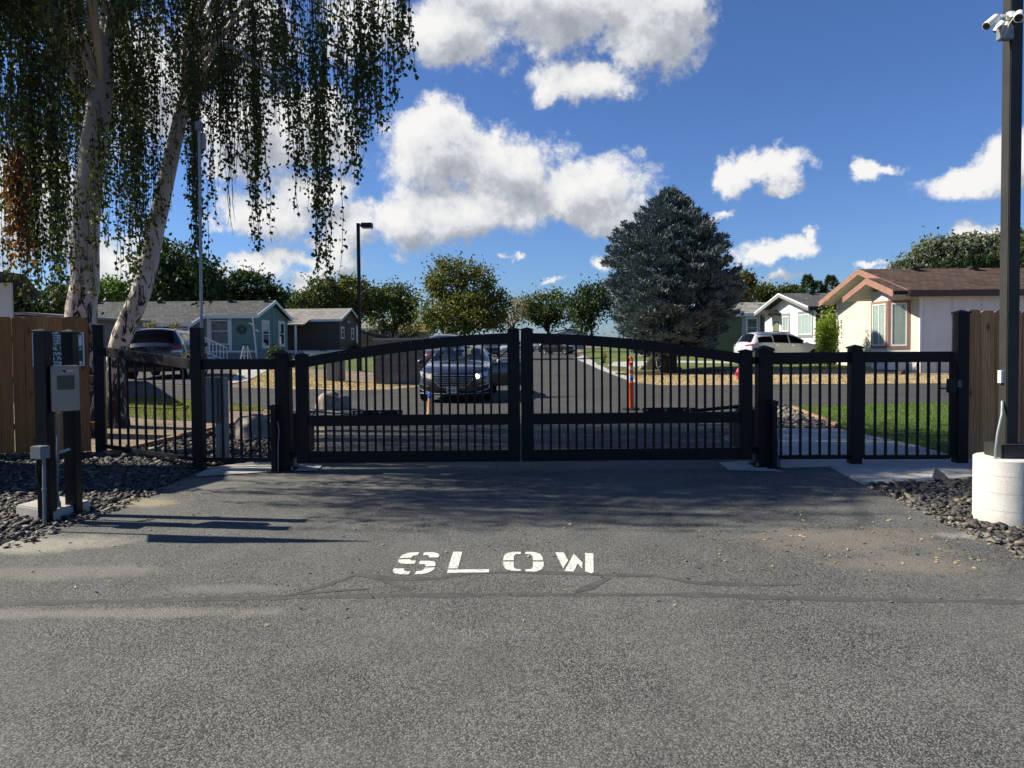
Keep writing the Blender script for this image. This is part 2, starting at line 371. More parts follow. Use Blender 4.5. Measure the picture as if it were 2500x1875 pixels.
M['cedar_weathered'] = wood('weathered_boards', (0.35, 0.165, 0.065), (0.53, 0.30, 0.135), (0.08, 0.035, 0.016), 1.1)
M['timber'] = wood('edging_timber', (0.26, 0.15, 0.09), (0.36, 0.22, 0.13), (0.12, 0.07, 0.04))
M['birch'] = birch_bark()
M['bark'] = plain('grey_bark', (0.045, 0.036, 0.028), 0.9, 0, 0.2, 0.35, 9, 0.6, 22)
M['twig'] = plain('twig', (0.03, 0.02, 0.014), 0.8, 0, 0.2)
M['birch_leaf'] = leaf('birch_leaf', (0.034, 0.056, 0.013), (0.075, 0.098, 0.022), (0.10, 0.085, 0.02), 0.36)
M['rust_leaf'] = leaf('rust_leaf', (0.14, 0.055, 0.018), (0.24, 0.10, 0.03), None, 0.4)
M['spruce'] = leaf('spruce_needles', (0.075, 0.100, 0.098), (0.165, 0.205, 0.205), None, 0.0, 0.6)
M['lamp_glass'] = plain('lamp_lens', (0.35, 0.36, 0.36), 0.2, 0, 0.6)
M['paint'] = plain('road_paint', (0.58, 0.57, 0.53), 0.8, 0, 0.25, 0.12, 30, 0.5, 120, dirt=((0.14, 0.135, 0.128), 48, 1.0))
M['sealant'] = plain('crack_seal_bitumen', (0.062, 0.061, 0.058), 0.85, 0, 0.25, 0.25, 8, 0.5, 60, dirt=((0.085, 0.083, 0.078), 14, 0.8))
M['rock'] = None
def rock_mat(name, c1, c2, c3):
    T = new_mat(name)
    col = T.mix(T.island, c1, c2); col = T.mix(T.math('GREATER_THAN', T.math('FRACT', T.math('MULTIPLY', T.island, 13.7)), 0.88), col, c3)
    sc = T.new('ShaderNodeVectorMath', operation='SCALE'); T.l.new(col, sc.inputs[0]); T.l.new(T.maprange(T.noise(T.pos, 26, 5, 0.7), 0.3, 0.7, 0.7, 1.3), sc.inputs['Scale'])
    T.l.new(sc.outputs[0], T.b.inputs['Base Color']); T.b.inputs['Roughness'].default_value = 0.75; T.b.inputs['Specular IOR Level'].default_value = 0.35
    bump(T, T.noise(T.pos, 60, 4), 0.4, 0.006); return T.mat
M['rock'] = rock_mat('basalt_gravel', (0.026, 0.0245, 0.0235), (0.075, 0.069, 0.063), (0.17, 0.14, 0.105))
M['rock_tan'] = rock_mat('tan_gravel', (0.09, 0.08, 0.068), (0.19, 0.17, 0.14), (0.05, 0.047, 0.045))
M['boulder'] = plain('boulder_stone', (0.23, 0.205, 0.175), 0.9, 0, 0.2, 0.35, 7, 0.9, 16, dirt=((0.09, 0.08, 0.07), 10, 0.7))
M['gravel_bed'] = ground_mat('gravel_bed', (0.02, 0.019, 0.019), (0.04, 0.037, 0.034), 12, 40)
M['dirt'] = ground_mat('dirt', (0.165, 0.13, 0.095), (0.235, 0.19, 0.14), 2.2, 45, c3=(0.13, 0.105, 0.075))
M['lawn'] = ground_mat('lawn', (0.042, 0.085, 0.014), (0.085, 0.14, 0.026), 3.0, 50, c3=(0.12, 0.13, 0.045))
M['lawn_far'] = ground_mat('lawn_far', (0.055, 0.085, 0.022), (0.10, 0.13, 0.04), 1.2, 14, c3=(0.17, 0.15, 0.07))
M['dry'] = ground_mat('dry_grass', (0.34, 0.25, 0.145), (0.43, 0.335, 0.21), 0.8, 16, c3=(0.19, 0.165, 0.08))
M['lawn_dry'] = ground_mat('lawn_yellowing', (0.085, 0.105, 0.022), (0.13, 0.15, 0.04), 3.0, 50, c3=(0.20, 0.18, 0.07))
M['blade_dry'] = leaf('yellowing_blade', (0.10, 0.13, 0.025), (0.17, 0.19, 0.05), (0.26, 0.22, 0.09), 0.3)
M['blade'] = leaf('grass_blade', (0.052, 0.11, 0.015), (0.105, 0.175, 0.035), (0.16, 0.15, 0.05), 0.3)
M['dryblade'] = leaf('dry_blade', (0.35, 0.26, 0.15), (0.46, 0.36, 0.225), (0.20, 0.17, 0.08), 0.3)
M['glass_dark'] = glass_mat('window_glass')
M['glass_see'] = glass_mat('clear_glass', see=1.0)
M['glass_privacy'] = glass_mat('privacy_glass', (0.004, 0.005, 0.006)); M['glass_privacy'].node_tree.nodes['Principled BSDF'].inputs['Specular IOR Level'].default_value = 0.06
M['rubber'] = plain('tyre_rubber', (0.012, 0.012, 0.012), 0.8, 0, 0.2)
M['rim'] = plain('alloy_rim', (0.42, 0.43, 0.44), 0.3, 0.9, 0.5, 0.05)
M['chrome'] = plain('chrome', (0.70, 0.71, 0.72), 0.12, 1.0, 0.5, 0.02)
M['trim_black'] = plain('black_trim', (0.010, 0.010, 0.011), 0.55, 0, 0.3)
M['interior'] = plain('car_interior', (0.03, 0.03, 0.032), 0.8)
M['seat_grey'] = plain('seat_cloth', (0.20, 0.20, 0.19), 0.9)
M['tail'] = plain('tail_lamp_red', (0.22, 0.006, 0.010), 0.15, 0, 0.6, 0.05)
M['head'] = plain('headlamp_glass', (0.42, 0.42, 0.42), 0.12, 0.4, 0.8, 0.05)
M['orange'] = plain('delineator_orange', (0.80, 0.095, 0.022), 0.5, 0, 0.4, 0.06)
M['reflective'] = plain('reflective_band', (0.48, 0.50, 0.52), 0.4, 0, 0.5, 0.2, 40)
M['hydrant'] = plain('hydrant_red', (0.42, 0.022, 0.035), 0.5, 0, 0.4, 0.1)
M['blue'] = plain('blue_plastic', (0.02, 0.08, 0.42), 0.5)
M['tan'] = plain('tan_plastic', (0.42, 0.24, 0.12), 0.6)
M['green_bag'] = plain('green_plastic', (0.0, 0.30, 0.17), 0.5)
M['block'] = fence_block()
M['cap'] = concrete('wall_cap', (0.30, 0.285, 0.26))
# ------------------------------------------------------------------ mesh helpers
def link(o, parent=None):
    COL.objects.link(o)
    if parent: o.parent = parent
    return o
def tag(o, label=None, cat=None, group=None, kind=None):
    if label: o['label'] = label
    if cat: o['category'] = cat
    if group: o['group'] = group
    if kind: o['kind'] = kind
    return o
def thing(name, label, cat, loc=(0, 0, 0), rz=0.0, group=None):
    o = bpy.data.objects.new(name, None); o.empty_display_size = 0.2; COL.objects.link(o)
    o.location = loc; o.rotation_euler = (0, 0, rz)
    return tag(o, label, cat, group)
class MB:
    def __init__(self): self.v = []; self.f = []
    def add(self, vs, fs):
        b = len(self.v); self.v.extend([tuple(p) for p in vs]); self.f.extend([tuple(i + b for i in q) for q in fs]); return self
    def box(self, c, s, rot=None, bev=0.0):
        x, y, z = (k / 2 for k in s); c = Vector(c)
        vs = [Vector((i * x, j * y, k * z)) for i in (-1, 1) for j in (-1, 1) for k in (-1, 1)]
        if rot is not None: vs = [rot @ q for q in vs]
        return self.add([c + q for q in vs], [(0, 1, 3, 2), (4, 6, 7, 5), (0, 4, 5, 1), (2, 3, 7, 6), (0, 2, 6, 4), (1, 5, 7, 3)])
    def bb(self, lo, hi): return self.box([(a + b) / 2 for a, b in zip(lo, hi)], [abs(b - a) for a, b in zip(lo, hi)])
    def prism(self, poly, vec):                       # poly: 3d points, extruded along vec
        n = len(poly); vec = Vector(vec); a = [Vector(p) for p in poly]; b = [p + vec for p in a]
        return self.add(a + b, [tuple(range(n - 1, -1, -1)), tuple(range(n, 2 * n))] + [(i, (i + 1) % n, (i + 1) % n + n, i + n) for i in range(n)])
    def tube(self, pts, r, n=8, cap=True):
        pts = [Vector(p) for p in pts]; rs = r if isinstance(r, (list, tuple)) else [r] * len(pts)
        rings = []; prev = None
        for i, p in enumerate(pts):
            d = (pts[min(i + 1, len(pts) - 1)] - pts[max(i - 1, 0)]).normalized()
            if prev is None: a = d.orthogonal().normalized()
            else: a = (prev - d * prev.dot(d)).normalized()
            prev = a; b = d.cross(a)
            rings.append([p + (a * math.cos(2 * math.pi * k / n) + b * math.sin(2 * math.pi * k / n)) * rs[i] for k in range(n)])
        vs = [q for rg in rings for q in rg]; fs = []
        for i in range(len(pts) - 1):
            for k in range(n): fs.append((i * n + k, i * n + (k + 1) % n, (i + 1) * n + (k + 1) % n, (i + 1) * n + k))
        if cap: fs += [tuple(range(n - 1, -1, -1)), tuple((len(pts) - 1) * n + k for k in range(n))]
        return self.add(vs, fs)
    def lathe(self, c, prof, n=20, axis='z', cap=True):
        c = Vector(c); vs = []
        for (r, z) in prof:
            for k in range(n):
                a = 2 * math.pi * k / n; x, y = r * math.cos(a), r * math.sin(a)
                vs.append(c + (Vector((x, y, z)) if axis == 'z' else Vector((z, x, y)) if axis == 'x' else Vector((x, z, y))))
        fs = [(i * n + k, i * n + (k + 1) % n, (i + 1) * n + (k + 1) % n, (i + 1) * n + k) for i in range(len(prof) - 1) for k in range(n)]
        if cap: fs += [tuple(range(n - 1, -1, -1)), tuple((len(prof) - 1) * n + k for k in range(n))]
        return self.add(vs, fs)
    def pyramid(self, c, s, hgt):
        x, y = s[0] / 2, s[1] / 2; c = Vector(c)
        return self.add([c + Vector(q) for q in ((-x, -y, 0), (x, -y, 0), (x, y, 0), (-x, y, 0), (0, 0, hgt))], [(0, 1, 4), (1, 2, 4), (2, 3, 4), (3, 0, 4), (3, 2, 1, 0)])
    def build(self, name, mat, parent=None, world=True, smooth=False, bevel=0.0, label=None):
        # vertices are in world coordinates when world=True: they are moved into the parent's frame
        me = bpy.data.meshes.new(name); vs = self.v
        if parent is not None and world:
            chain = parent; mats = Matrix.Identity(4)
            while chain is not None:
                mats = Matrix.Translation(chain.location) @ chain.rotation_euler.to_matrix().to_4x4() @ mats; chain = chain.parent
            inv = mats.inverted(); vs = [inv @ Vector(p) for p in vs]
        me.from_pydata([tuple(p) for p in vs], [], self.f); me.materials.append(mat)
        bm = bmesh.new(); bm.from_mesh(me); bmesh.ops.recalc_face_normals(bm, faces=bm.faces)
        if bevel:
            ed = [e for e in bm.edges if len(e.link_faces) == 2 and e.calc_face_angle(0) > 0.6]
            bmesh.ops.bevel(bm, geom=ed, offset=bevel, segments=2, affect='EDGES', clamp_overlap=True)
        bm.to_mesh(me); bm.free()
        o = bpy.data.objects.new(name, me); link(o, parent)
        if smooth:
            for p in me.polygons: p.use_smooth = True
            me.set_sharp_from_angle(angle=R(smooth if smooth > 1 else 40))
        if label: o['label'] = label
        return o
def fast_mesh(name, verts, faces_n, idx, mat, parent=None, smooth=False):
    # verts Nx3 array, idx flat array of loops, faces_n verts per face (int)
    me = bpy.data.meshes.new(name); nv = len(verts); nf = len(idx) // faces_n
    me.vertices.add(nv); me.vertices.foreach_set('co', np.asarray(verts, dtype=np.float32).ravel())
    me.loops.add(nf * faces_n); me.loops.foreach_set('vertex_index', np.asarray(idx, dtype=np.int32))
    me.polygons.add(nf); me.polygons.foreach_set('loop_start', np.arange(0, nf * faces_n, faces_n, dtype=np.int32))
    try: me.polygons.foreach_set('loop_total', np.full(nf, faces_n, dtype=np.int32))
    except Exception: pass
    if smooth: me.polygons.foreach_set('use_smooth', np.ones(nf, dtype=bool))
    me.materials.append(mat); me.update(calc_edges=True); me.validate()
    o = bpy.data.objects.new(name, me); link(o, parent); return o
def text_mesh(s, size, mat, parent, origin, xdir, zdir, name='lettering', thick=0.002, bold=0.0, width=None):
    cu = bpy.data.curves.new('t', 'FONT'); cu.body = s; cu.size = size; cu.extrude = thick; cu.offset = bold
    cu.align_x = 'LEFT'; cu.resolution_u = 3
    ob = bpy.data.objects.new('t', cu); COL.objects.link(ob)
    dg = bpy.context.evaluated_depsgraph_get(); me = bpy.data.meshes.new_from_object(ob.evaluated_get(dg))
    bpy.data.objects.remove(ob); bpy.data.curves.remove(cu)
    xs = [v.co.x for v in me.vertices]; w = max(xs) - min(xs); x0 = min(xs); k = (width / w) if width else 1.0
    xd, zd = Vector(xdir).normalized(), Vector(zdir).normalized(); nd = xd.cross(zd); og = Vector(origin)
    vs = [og + xd * ((v.co.x - x0) * k) + zd * v.co.y + nd * v.co.z for v in me.vertices]
    fs = [tuple(p.vertices) for p in me.polygons]; bpy.data.meshes.remove(me)
    return vs, fs
# global lattice every ground sheet is cut along, so that stacked sheets stay parallel
LAT_X = [-14 + i for i in range(33)] + [-18, -22, -30, -50]
LAT_Y = [8.5 + i for i in range(27)]
def sheet(name, polys, layer, mat, label=None, kind='structure', cat=None):
    bm = bmesh.new()
    for poly in polys:
        try: bm.faces.new([bm.verts.new((p[0], p[1], 0)) for p in poly])
        except ValueError: pass
    xs = [v.co.x for v in bm.verts]; ys = [v.co.y for v in bm.verts]
    if max(ys) > 10.0:
        for x in LAT_X:
            if min(xs) < x < max(xs): bmesh.ops.bisect_plane(bm, geom=bm.verts[:] + bm.edges[:] + bm.faces[:], plane_co=(x, 0, 0), plane_no=(1, 0, 0))
        for y in LAT_Y:
            if min(ys) < y < max(ys): bmesh.ops.bisect_plane(bm, geom=bm.verts[:] + bm.edges[:] + bm.faces[:], plane_co=(0, y, 0), plane_no=(0, 1, 0))
    bmesh.ops.triangulate(bm, faces=bm.faces)
    bmesh.ops.recalc_face_normals(bm, faces=bm.faces)
    for v in bm.verts: v.co.z = h(v.co.x, v.co.y) + layer * 0.006
    for f in bm.faces:
        f.normal_update()
        if f.normal.z < 0: f.normal_flip()
    me = bpy.data.meshes.new(name); bm.to_mesh(me); bm.free(); me.materials.append(mat)
    o = bpy.data.objects.new(name, me); COL.objects.link(o); return tag(o, label, cat, None, kind)
def gp(*pts): return [(G(*p).x, G(*p).y) for p in pts]
def wob(poly, amp=0.05, step=0.3, seed=1):       # make an outline ragged
    rr = random.Random(seed); out = []
    for i, p in enumerate(poly):
        q = poly[(i + 1) % len(poly)]; d = math.hypot(q[0] - p[0], q[1] - p[1]); n = min(60, max(1, int(d / step)))
        for k in range(n):
            t = k / n; out.append((p[0] + (q[0] - p[0]) * t + rr.uniform(-amp, amp), p[1] + (q[1] - p[1]) * t + rr.uniform(-amp, amp)))
    return out
def inside(poly, x, y):
    c = False; j = len(poly) - 1
    for i in range(len(poly)):
        (xi, yi), (xj, yj) = poly[i], poly[j]
        if (yi > y) != (yj > y) and x < (xj - xi) * (y - yi) / (yj - yi) + xi: c = not c
        j = i
    return c
# ------------------------------------------------------------------ ground, roads, beds
gx = sorted(set([-900, -300, -120, -70] + LAT_X + [22, 26, 32, 40, 60, 120, 300, 900])); gy = sorted(set([-60, -20, -8, 0, 5] + LAT_Y + [38, 44, 50, 60, 80, 120, 200, 400, 1200]))
gv = [(x, y, h(x, y) - 0.004) for y in gy for x in gx]; gf = []
for j in range(len(gy) - 1):
    for i in range(len(gx) - 1):
        a = j * len(gx) + i; gf += [(a, a + 1, a + len(gx) + 1), (a, a + len(gx) + 1, a + len(gx))]
gm = MB(); gm.add(gv, gf); ground = gm.build('ground', M['dirt']); tag(ground, kind='structure')
pt = [(*G(60, 1330)[:2], 1.0, 0.28, (0.33, 0.31, 0.25), 0.75), (*G(350, 1228)[:2], 0.5, 0.28, (0.30, 0.25, 0.16), 0.8), (*G(520, 1180)[:2], 1.2, 0.5, (0.2, 0.19, 0.165), 0.5),
      (*G(2080, 1320)[:2], 0.95, 0.42, (0.22, 0.185, 0.145), 0.5), (*G(2230, 1380)[:2], 0.6, 0.24, (0.22, 0.185, 0.145), 0.45), (*G(2440, 1310)[:2], 0.7, 0.14, (0.36, 0.34, 0.30), 0.7),
      (*G(560, 1440)[:2], 0.45, 0.10, (0.17, 0.17, 0.165), 0.6), (*G(250, 1500)[:2], 1.2, 0.10, (0.21, 0.20, 0.18), 0.6), (*G(130, 1400)[:2], 1.0, 0.18, (0.2, 0.19, 0.17), 0.5)]
M['asphalt'] = asphalt('driveway_asphalt', 0.150, pt)
M['asphalt_road'] = asphalt('street_asphalt', 0.082, (), contrast=0.7)
M['asphalt_old'] = asphalt('old_asphalt', 0.105, (), contrast=0.8)
sheet('driveway', [[(-40, -30), (40, -30), (40, 9.0), (-40, 9.0)]], 1, M['asphalt'])
# entrance lane and the cross street with the road going away
isl = G(770, 1000)
lane = [(-2.75, 9.0), (-2.8, 10.5), (-3.4, 13), (isl.x, isl.y)] + gp((650, 998), (560, 984), (430, 972), (293, 968), (180, 964))
farl = gp((180, 938), (330, 940), (560, 946), (640, 949), (760, 951), (860, 952), (960, 950), (1025, 944), (1075, 925), (1120, 902))
fard = [(-2.9, 60), (-2.6, 100), (0, 220), (6, 420), (18, 420), (13, 220)]
rr_ = gp((1403, 860), (1425, 873), (1470, 901), (1500, 914), (1527, 925), (1560, 936), (1620, 941), (1800, 940), (2000, 938), (2300, 936), (2480, 934))
near = gp((2480, 980), (2300, 984), (2000, 990), (1935, 992))
road_poly = lane + farl + fard + rr_ + near + [(4.9, 15.0), (3.9, 12.0), (3.2, 11.0), (3.15, 9.0)]
sheet('road', [road_poly], 1, M['asphalt_road'])
sheet('parking_pad', [gp((250, 939), (555, 945), (575, 930), (560, 905), (470, 893), (300, 893), (200, 900))], 2, M['asphalt_old'])
sheet('gutter', [gp((1400, 874), (1470, 905), (1527, 927), (1560, 938), (1552, 931), (1537, 921), (1487, 903), (1425, 868))], 2, M['concrete'])
# far lawns and dry strips
sheet('dry_grass', [wob(gp((2490, 935), (2300, 937), (2000, 939), (1800, 941), (1620, 942), (1562, 936), (1540, 922), (1500, 908), (1520, 900), (1600, 916), (1800, 915), (2000, 916), (2300, 917), (2490, 913)), 0.12, 0.6, 3)], 1, M['dry'], kind='stuff', cat='dry grass', label='dry yellow grass strip along the far edge of the street')
sheet('dry_grass', [wob(gp((620, 946), (700, 950), (860, 952), (960, 950), (1023, 945), (1028, 936), (960, 934), (860, 932), (800, 930), (720, 905), (660, 900), (640, 912), (600, 935)), 0.12, 0.6, 4)], 1, M['dry'], kind='stuff', cat='dry grass', label='dry yellow grass beside the utility boxes across the street')
sheet('lawn', [wob([(5.2, 35), (5.6, 32.5), (7, 31.6), (12, 31.5), (16.6, 31.5), (16.6, 50), (30, 50), (30, 56), (6.5, 56), (5.5, 46)], 0.1, 0.7, 5)], 2, M['lawn_far'], kind='stuff', cat='lawn', label='green and yellow lawn around the spruce tree')
sheet('lawn', [[(-14, 33), (-4, 33), (-3.4, 50), (-14, 50)]], 1, M['lawn_far'], kind='stuff', cat='lawn', label='green lawn behind the tall lamp post')
sheet('lawn', [[(-14, 50), (-3.2, 50), (-2.8, 120), (-40, 120)], [(6, 56), (40, 56), (60, 150), (14, 150)]], 1, M['lawn_far'], kind='stuff', cat='lawn', label='far lawns along the street')
sheet('path', [gp((1545, 897), (1600, 888), (1800, 888), (1800, 883), (1500, 884), (1480, 893))], 3, M['concrete'])
sheet('path', [gp((561, 938), (600, 932), (673, 899), (600, 898), (575, 915))], 3, M['concrete'])
# left bed behind the fence: dirt is the ground itself, then lawn, gravel, timber edging
lawnL = wob(gp((230, 1010), (290, 1016), (380, 1024), (470, 1027), (480, 1000), (560, 1003), (640, 1004), (636, 992), (560, 987), (430, 974), (293, 970), (180, 966)), 0.06, 0.25, 6)
sheet('lawn', [lawnL], 1, M['lawn_dry'], kind='stuff', cat='lawn', label='small bright lawn beside the birch trunk behind the fence')
gravL_back = gp((300, 1125), (277, 1110), (475, 1064), (676, 1016), (770, 1004), (745, 1040), (716, 1085), (715, 1118), (640, 1126), (520, 1140), (480, 1142), (400, 1132))
sheet('gravel_bed', [gravL_back], 1, M['gravel_bed'])
gravL = gp((-500, 1400), (-60, 1360), (0, 1333), (108, 1292), (226, 1250), (280, 1229), (343, 1206), (407, 1188), (488, 1150), (480, 1142), (400, 1132), (277, 1108), (150, 1105), (-200, 1110), (-700, 1120))
sheet('gravel_bed', [wob(gravL, 0.05, 0.25, 8)], 2, M['gravel_bed'])
gravR = gp((2112, 1187), (2206, 1214), (2242, 1235), (2315, 1268), (2362, 1282), (2452, 1322), (2560, 1366), (2800, 1400), (2900, 1180), (2400, 1135), (2400, 1172))
sheet('gravel_bed', [wob(gravR, 0.04, 0.25, 9)], 2, M['gravel_bed'])
gravR_back = gp((1868, 1046), (2042, 1048), (2030, 1040), (1935, 997), (1868, 994))
sheet('gravel_bed', [gravR_back], 1, M['gravel_bed'])
lawnR = wob(gp((1935, 992), (2040, 1042), (2110, 1062), (2240, 1110), (2280, 1118), (2340, 1118), (2700, 1100), (2700, 984), (2300, 984), (2000, 990)), 0.04, 0.2, 10)
sheet('lawn', [lawnR], 1, M['lawn'], kind='stuff', cat='lawn', label='green lawn behind the walk gate')
# concrete slabs (4 to 10 cm thick, standing proud of the asphalt)
def slab(poly, z0, z1, name='pavement', mat='concrete'):
    b = MB(); b.prism([(x, y, z0) for x, y in poly], (0, 0, z1 - z0)); o = b.build(name, M[mat], bevel=0.006); tag(o, kind='structure'); return o
slab(gp((1905, 1122), (2100, 1121), (2330, 1120), (2410, 1132), (2400, 1168), (2300, 1178), (2180, 1186), (2112, 1187), (2070, 1166), (2025, 1141), (1905, 1143)), -0.05, 0.03)
slab(gp((1872, 1120), (2330, 1118), (2240, 1092), (2110, 1064), (2042, 1049), (1870, 1049)), -0.05, 0.026)
sheet('pavement', [wob(gp((1754, 1131), (1830, 1126), (1913, 1154), (1780, 1150)), 0.012, 0.1, 12)], 2, M['concrete'])
sheet('pavement', [wob(gp((479, 1162), (520, 1143), (624, 1130), (683, 1129), (787, 1138), (777, 1152), (646, 1156), (480, 1167)), 0.012, 0.1, 13)], 3, M['concrete'])
# crack seal bitumen lines
def strip(pts, w):
    P2 = [G(*p) for p in pts]; out = []
    rr = random.Random(len(pts)); dense = []
    for a, b in zip(P2[:-1], P2[1:]):
        n = max(1, int((b - a).length / 0.12))
        for k in range(n): dense.append(a.lerp(b, k / n))
    dense.append(P2[-1]); L_, R_ = [], []
    for i, p in enumerate(dense):
        d = (dense[min(i + 1, len(dense) - 1)] - dense[max(i - 1, 0)]); nrm = Vector((-d.y, d.x, 0)).normalized()
        ww = w * rr.uniform(0.4, 1.7) * (0.4 if i in (0, len(dense) - 1) else 1)
        L_.append(p + nrm * ww / 2); R_.append(p - nrm * ww / 2)
    return [[(L_[i].x, L_[i].y), (L_[i + 1].x, L_[i + 1].y), (R_[i + 1].x, R_[i + 1].y), (R_[i].x, R_[i].y)] for i in range(len(L_) - 1)]
seal = strip([(-40, 1478), (200, 1472), (350, 1470), (550, 1464), (800, 1460), (900, 1457), (1060, 1456), (1250, 1454), (1520, 1455), (1700, 1454), (1840, 1460), (2036, 1465), (2250, 1469), (2540, 1473)], 0.06)
seal2 = strip([(870, 1404), (950, 1415), (1068, 1415), (1138, 1404), (1180, 1401), (1265, 1399), (1350, 1401), (1430, 1405), (1520, 1407), (1600, 1409), (1700, 1426), (1863, 1431), (1960, 1429)], 0.055)
seal3 = strip([(1402, 1449), (1430, 1440), (1488, 1412)], 0.07) + strip([(720, 1452), (800, 1430), (868, 1407)], 0.05)
seal4 = strip([(874, 1408), (930, 1416), (985, 1438), (1010, 1458)], 0.07) + strip([(690, 1458), (780, 1448), (900, 1440)], 0.035)
for q, (sl_, lay) in enumerate(((seal, 1.2), (seal2, 1.27), (seal3, 1.34), (seal4, 1.41))): sheet('crack_sealant', sl_, lay, M['sealant'])
# SLOW, stencilled
def sl(pts): return [(G(900 + x / 3.568, 1300 + y / 3.568).x, G(900 + x / 3.568, 1300 + y / 3.568).y) for x, y in pts]
SLOW = [[(268, 234), (290, 208), (335, 190), (390, 183), (442, 183), (426, 208), (390, 212), (368, 232)],
        [(483, 183), (560, 182), (605, 192), (616, 210), (610, 228), (530, 228), (520, 208), (474, 208)],
        [(260, 245), (362, 245), (366, 252), (412, 256), (402, 284), (330, 284), (280, 280), (258, 268)],
        [(448, 257), (530, 257), (572, 264), (584, 282), (580, 304), (498, 308), (492, 288), (437, 285)],
        [(490, 318), (578, 316), (560, 342), (520, 362), (460, 374), (398, 376), (418, 348), (455, 345), (478, 335)],
        [(218, 326), (312, 323), (308, 340), (330, 350), (366, 350), (350, 377), (270, 376), (222, 364), (211, 345)],
        [(736, 178), (816, 178), (778, 325), (692, 325)], [(690, 335), (1050, 331), (1048, 358), (682, 363)],
        [(1173, 253), (1178, 215), (1200, 192), (1250, 180), (1326, 179), (1326, 197), (1282, 200), (1265, 215), (1264, 253)],
        [(1366, 179), (1440, 180), (1490, 195), (1512, 220), (1521, 254), (1432, 254), (1426, 215), (1405, 200), (1366, 197)],
        [(1172, 265), (1263, 265), (1265, 312), (1282, 330), (1326, 333), (1326, 345), (1250, 345), (1195, 330), (1174, 300)],
        [(1432, 265), (1524, 265), (1524, 310), (1505, 335), (1460, 352), (1368, 350), (1368, 333), (1412, 330), (1430, 315)],
        [(1626, 183), (1700, 185), (1738, 255), (1694, 326)], [(1786, 196), (1862, 272), (1862, 326), (1822, 282), (1786, 352), (1706, 348)],
        [(1886, 188), (1958, 194), (1960, 358), (1940, 368), (1886, 352)]]
sheet('road_marking', [sl(p) for p in SLOW], 1.5, M['paint'], label='white stencilled SLOW painted on the asphalt before the gate')
# the marking for cars leaving: the same word, turned round, beyond the gate
ctr = G(1075, 1022); base0 = [sl(p) for p in SLOW]; allp = [q for p in base0 for q in p]
mx_ = sum(q[0] for q in allp) / len(allp); my_ = sum(q[1] for q in allp) / len(allp)
sheet('road_marking', [[(ctr.x - (x - mx_), ctr.y - (y - my_) * 1.1) for x, y in p] for p in base0], 1.5, M['paint'], label='white painted word beyond the gate, seen through its bars')
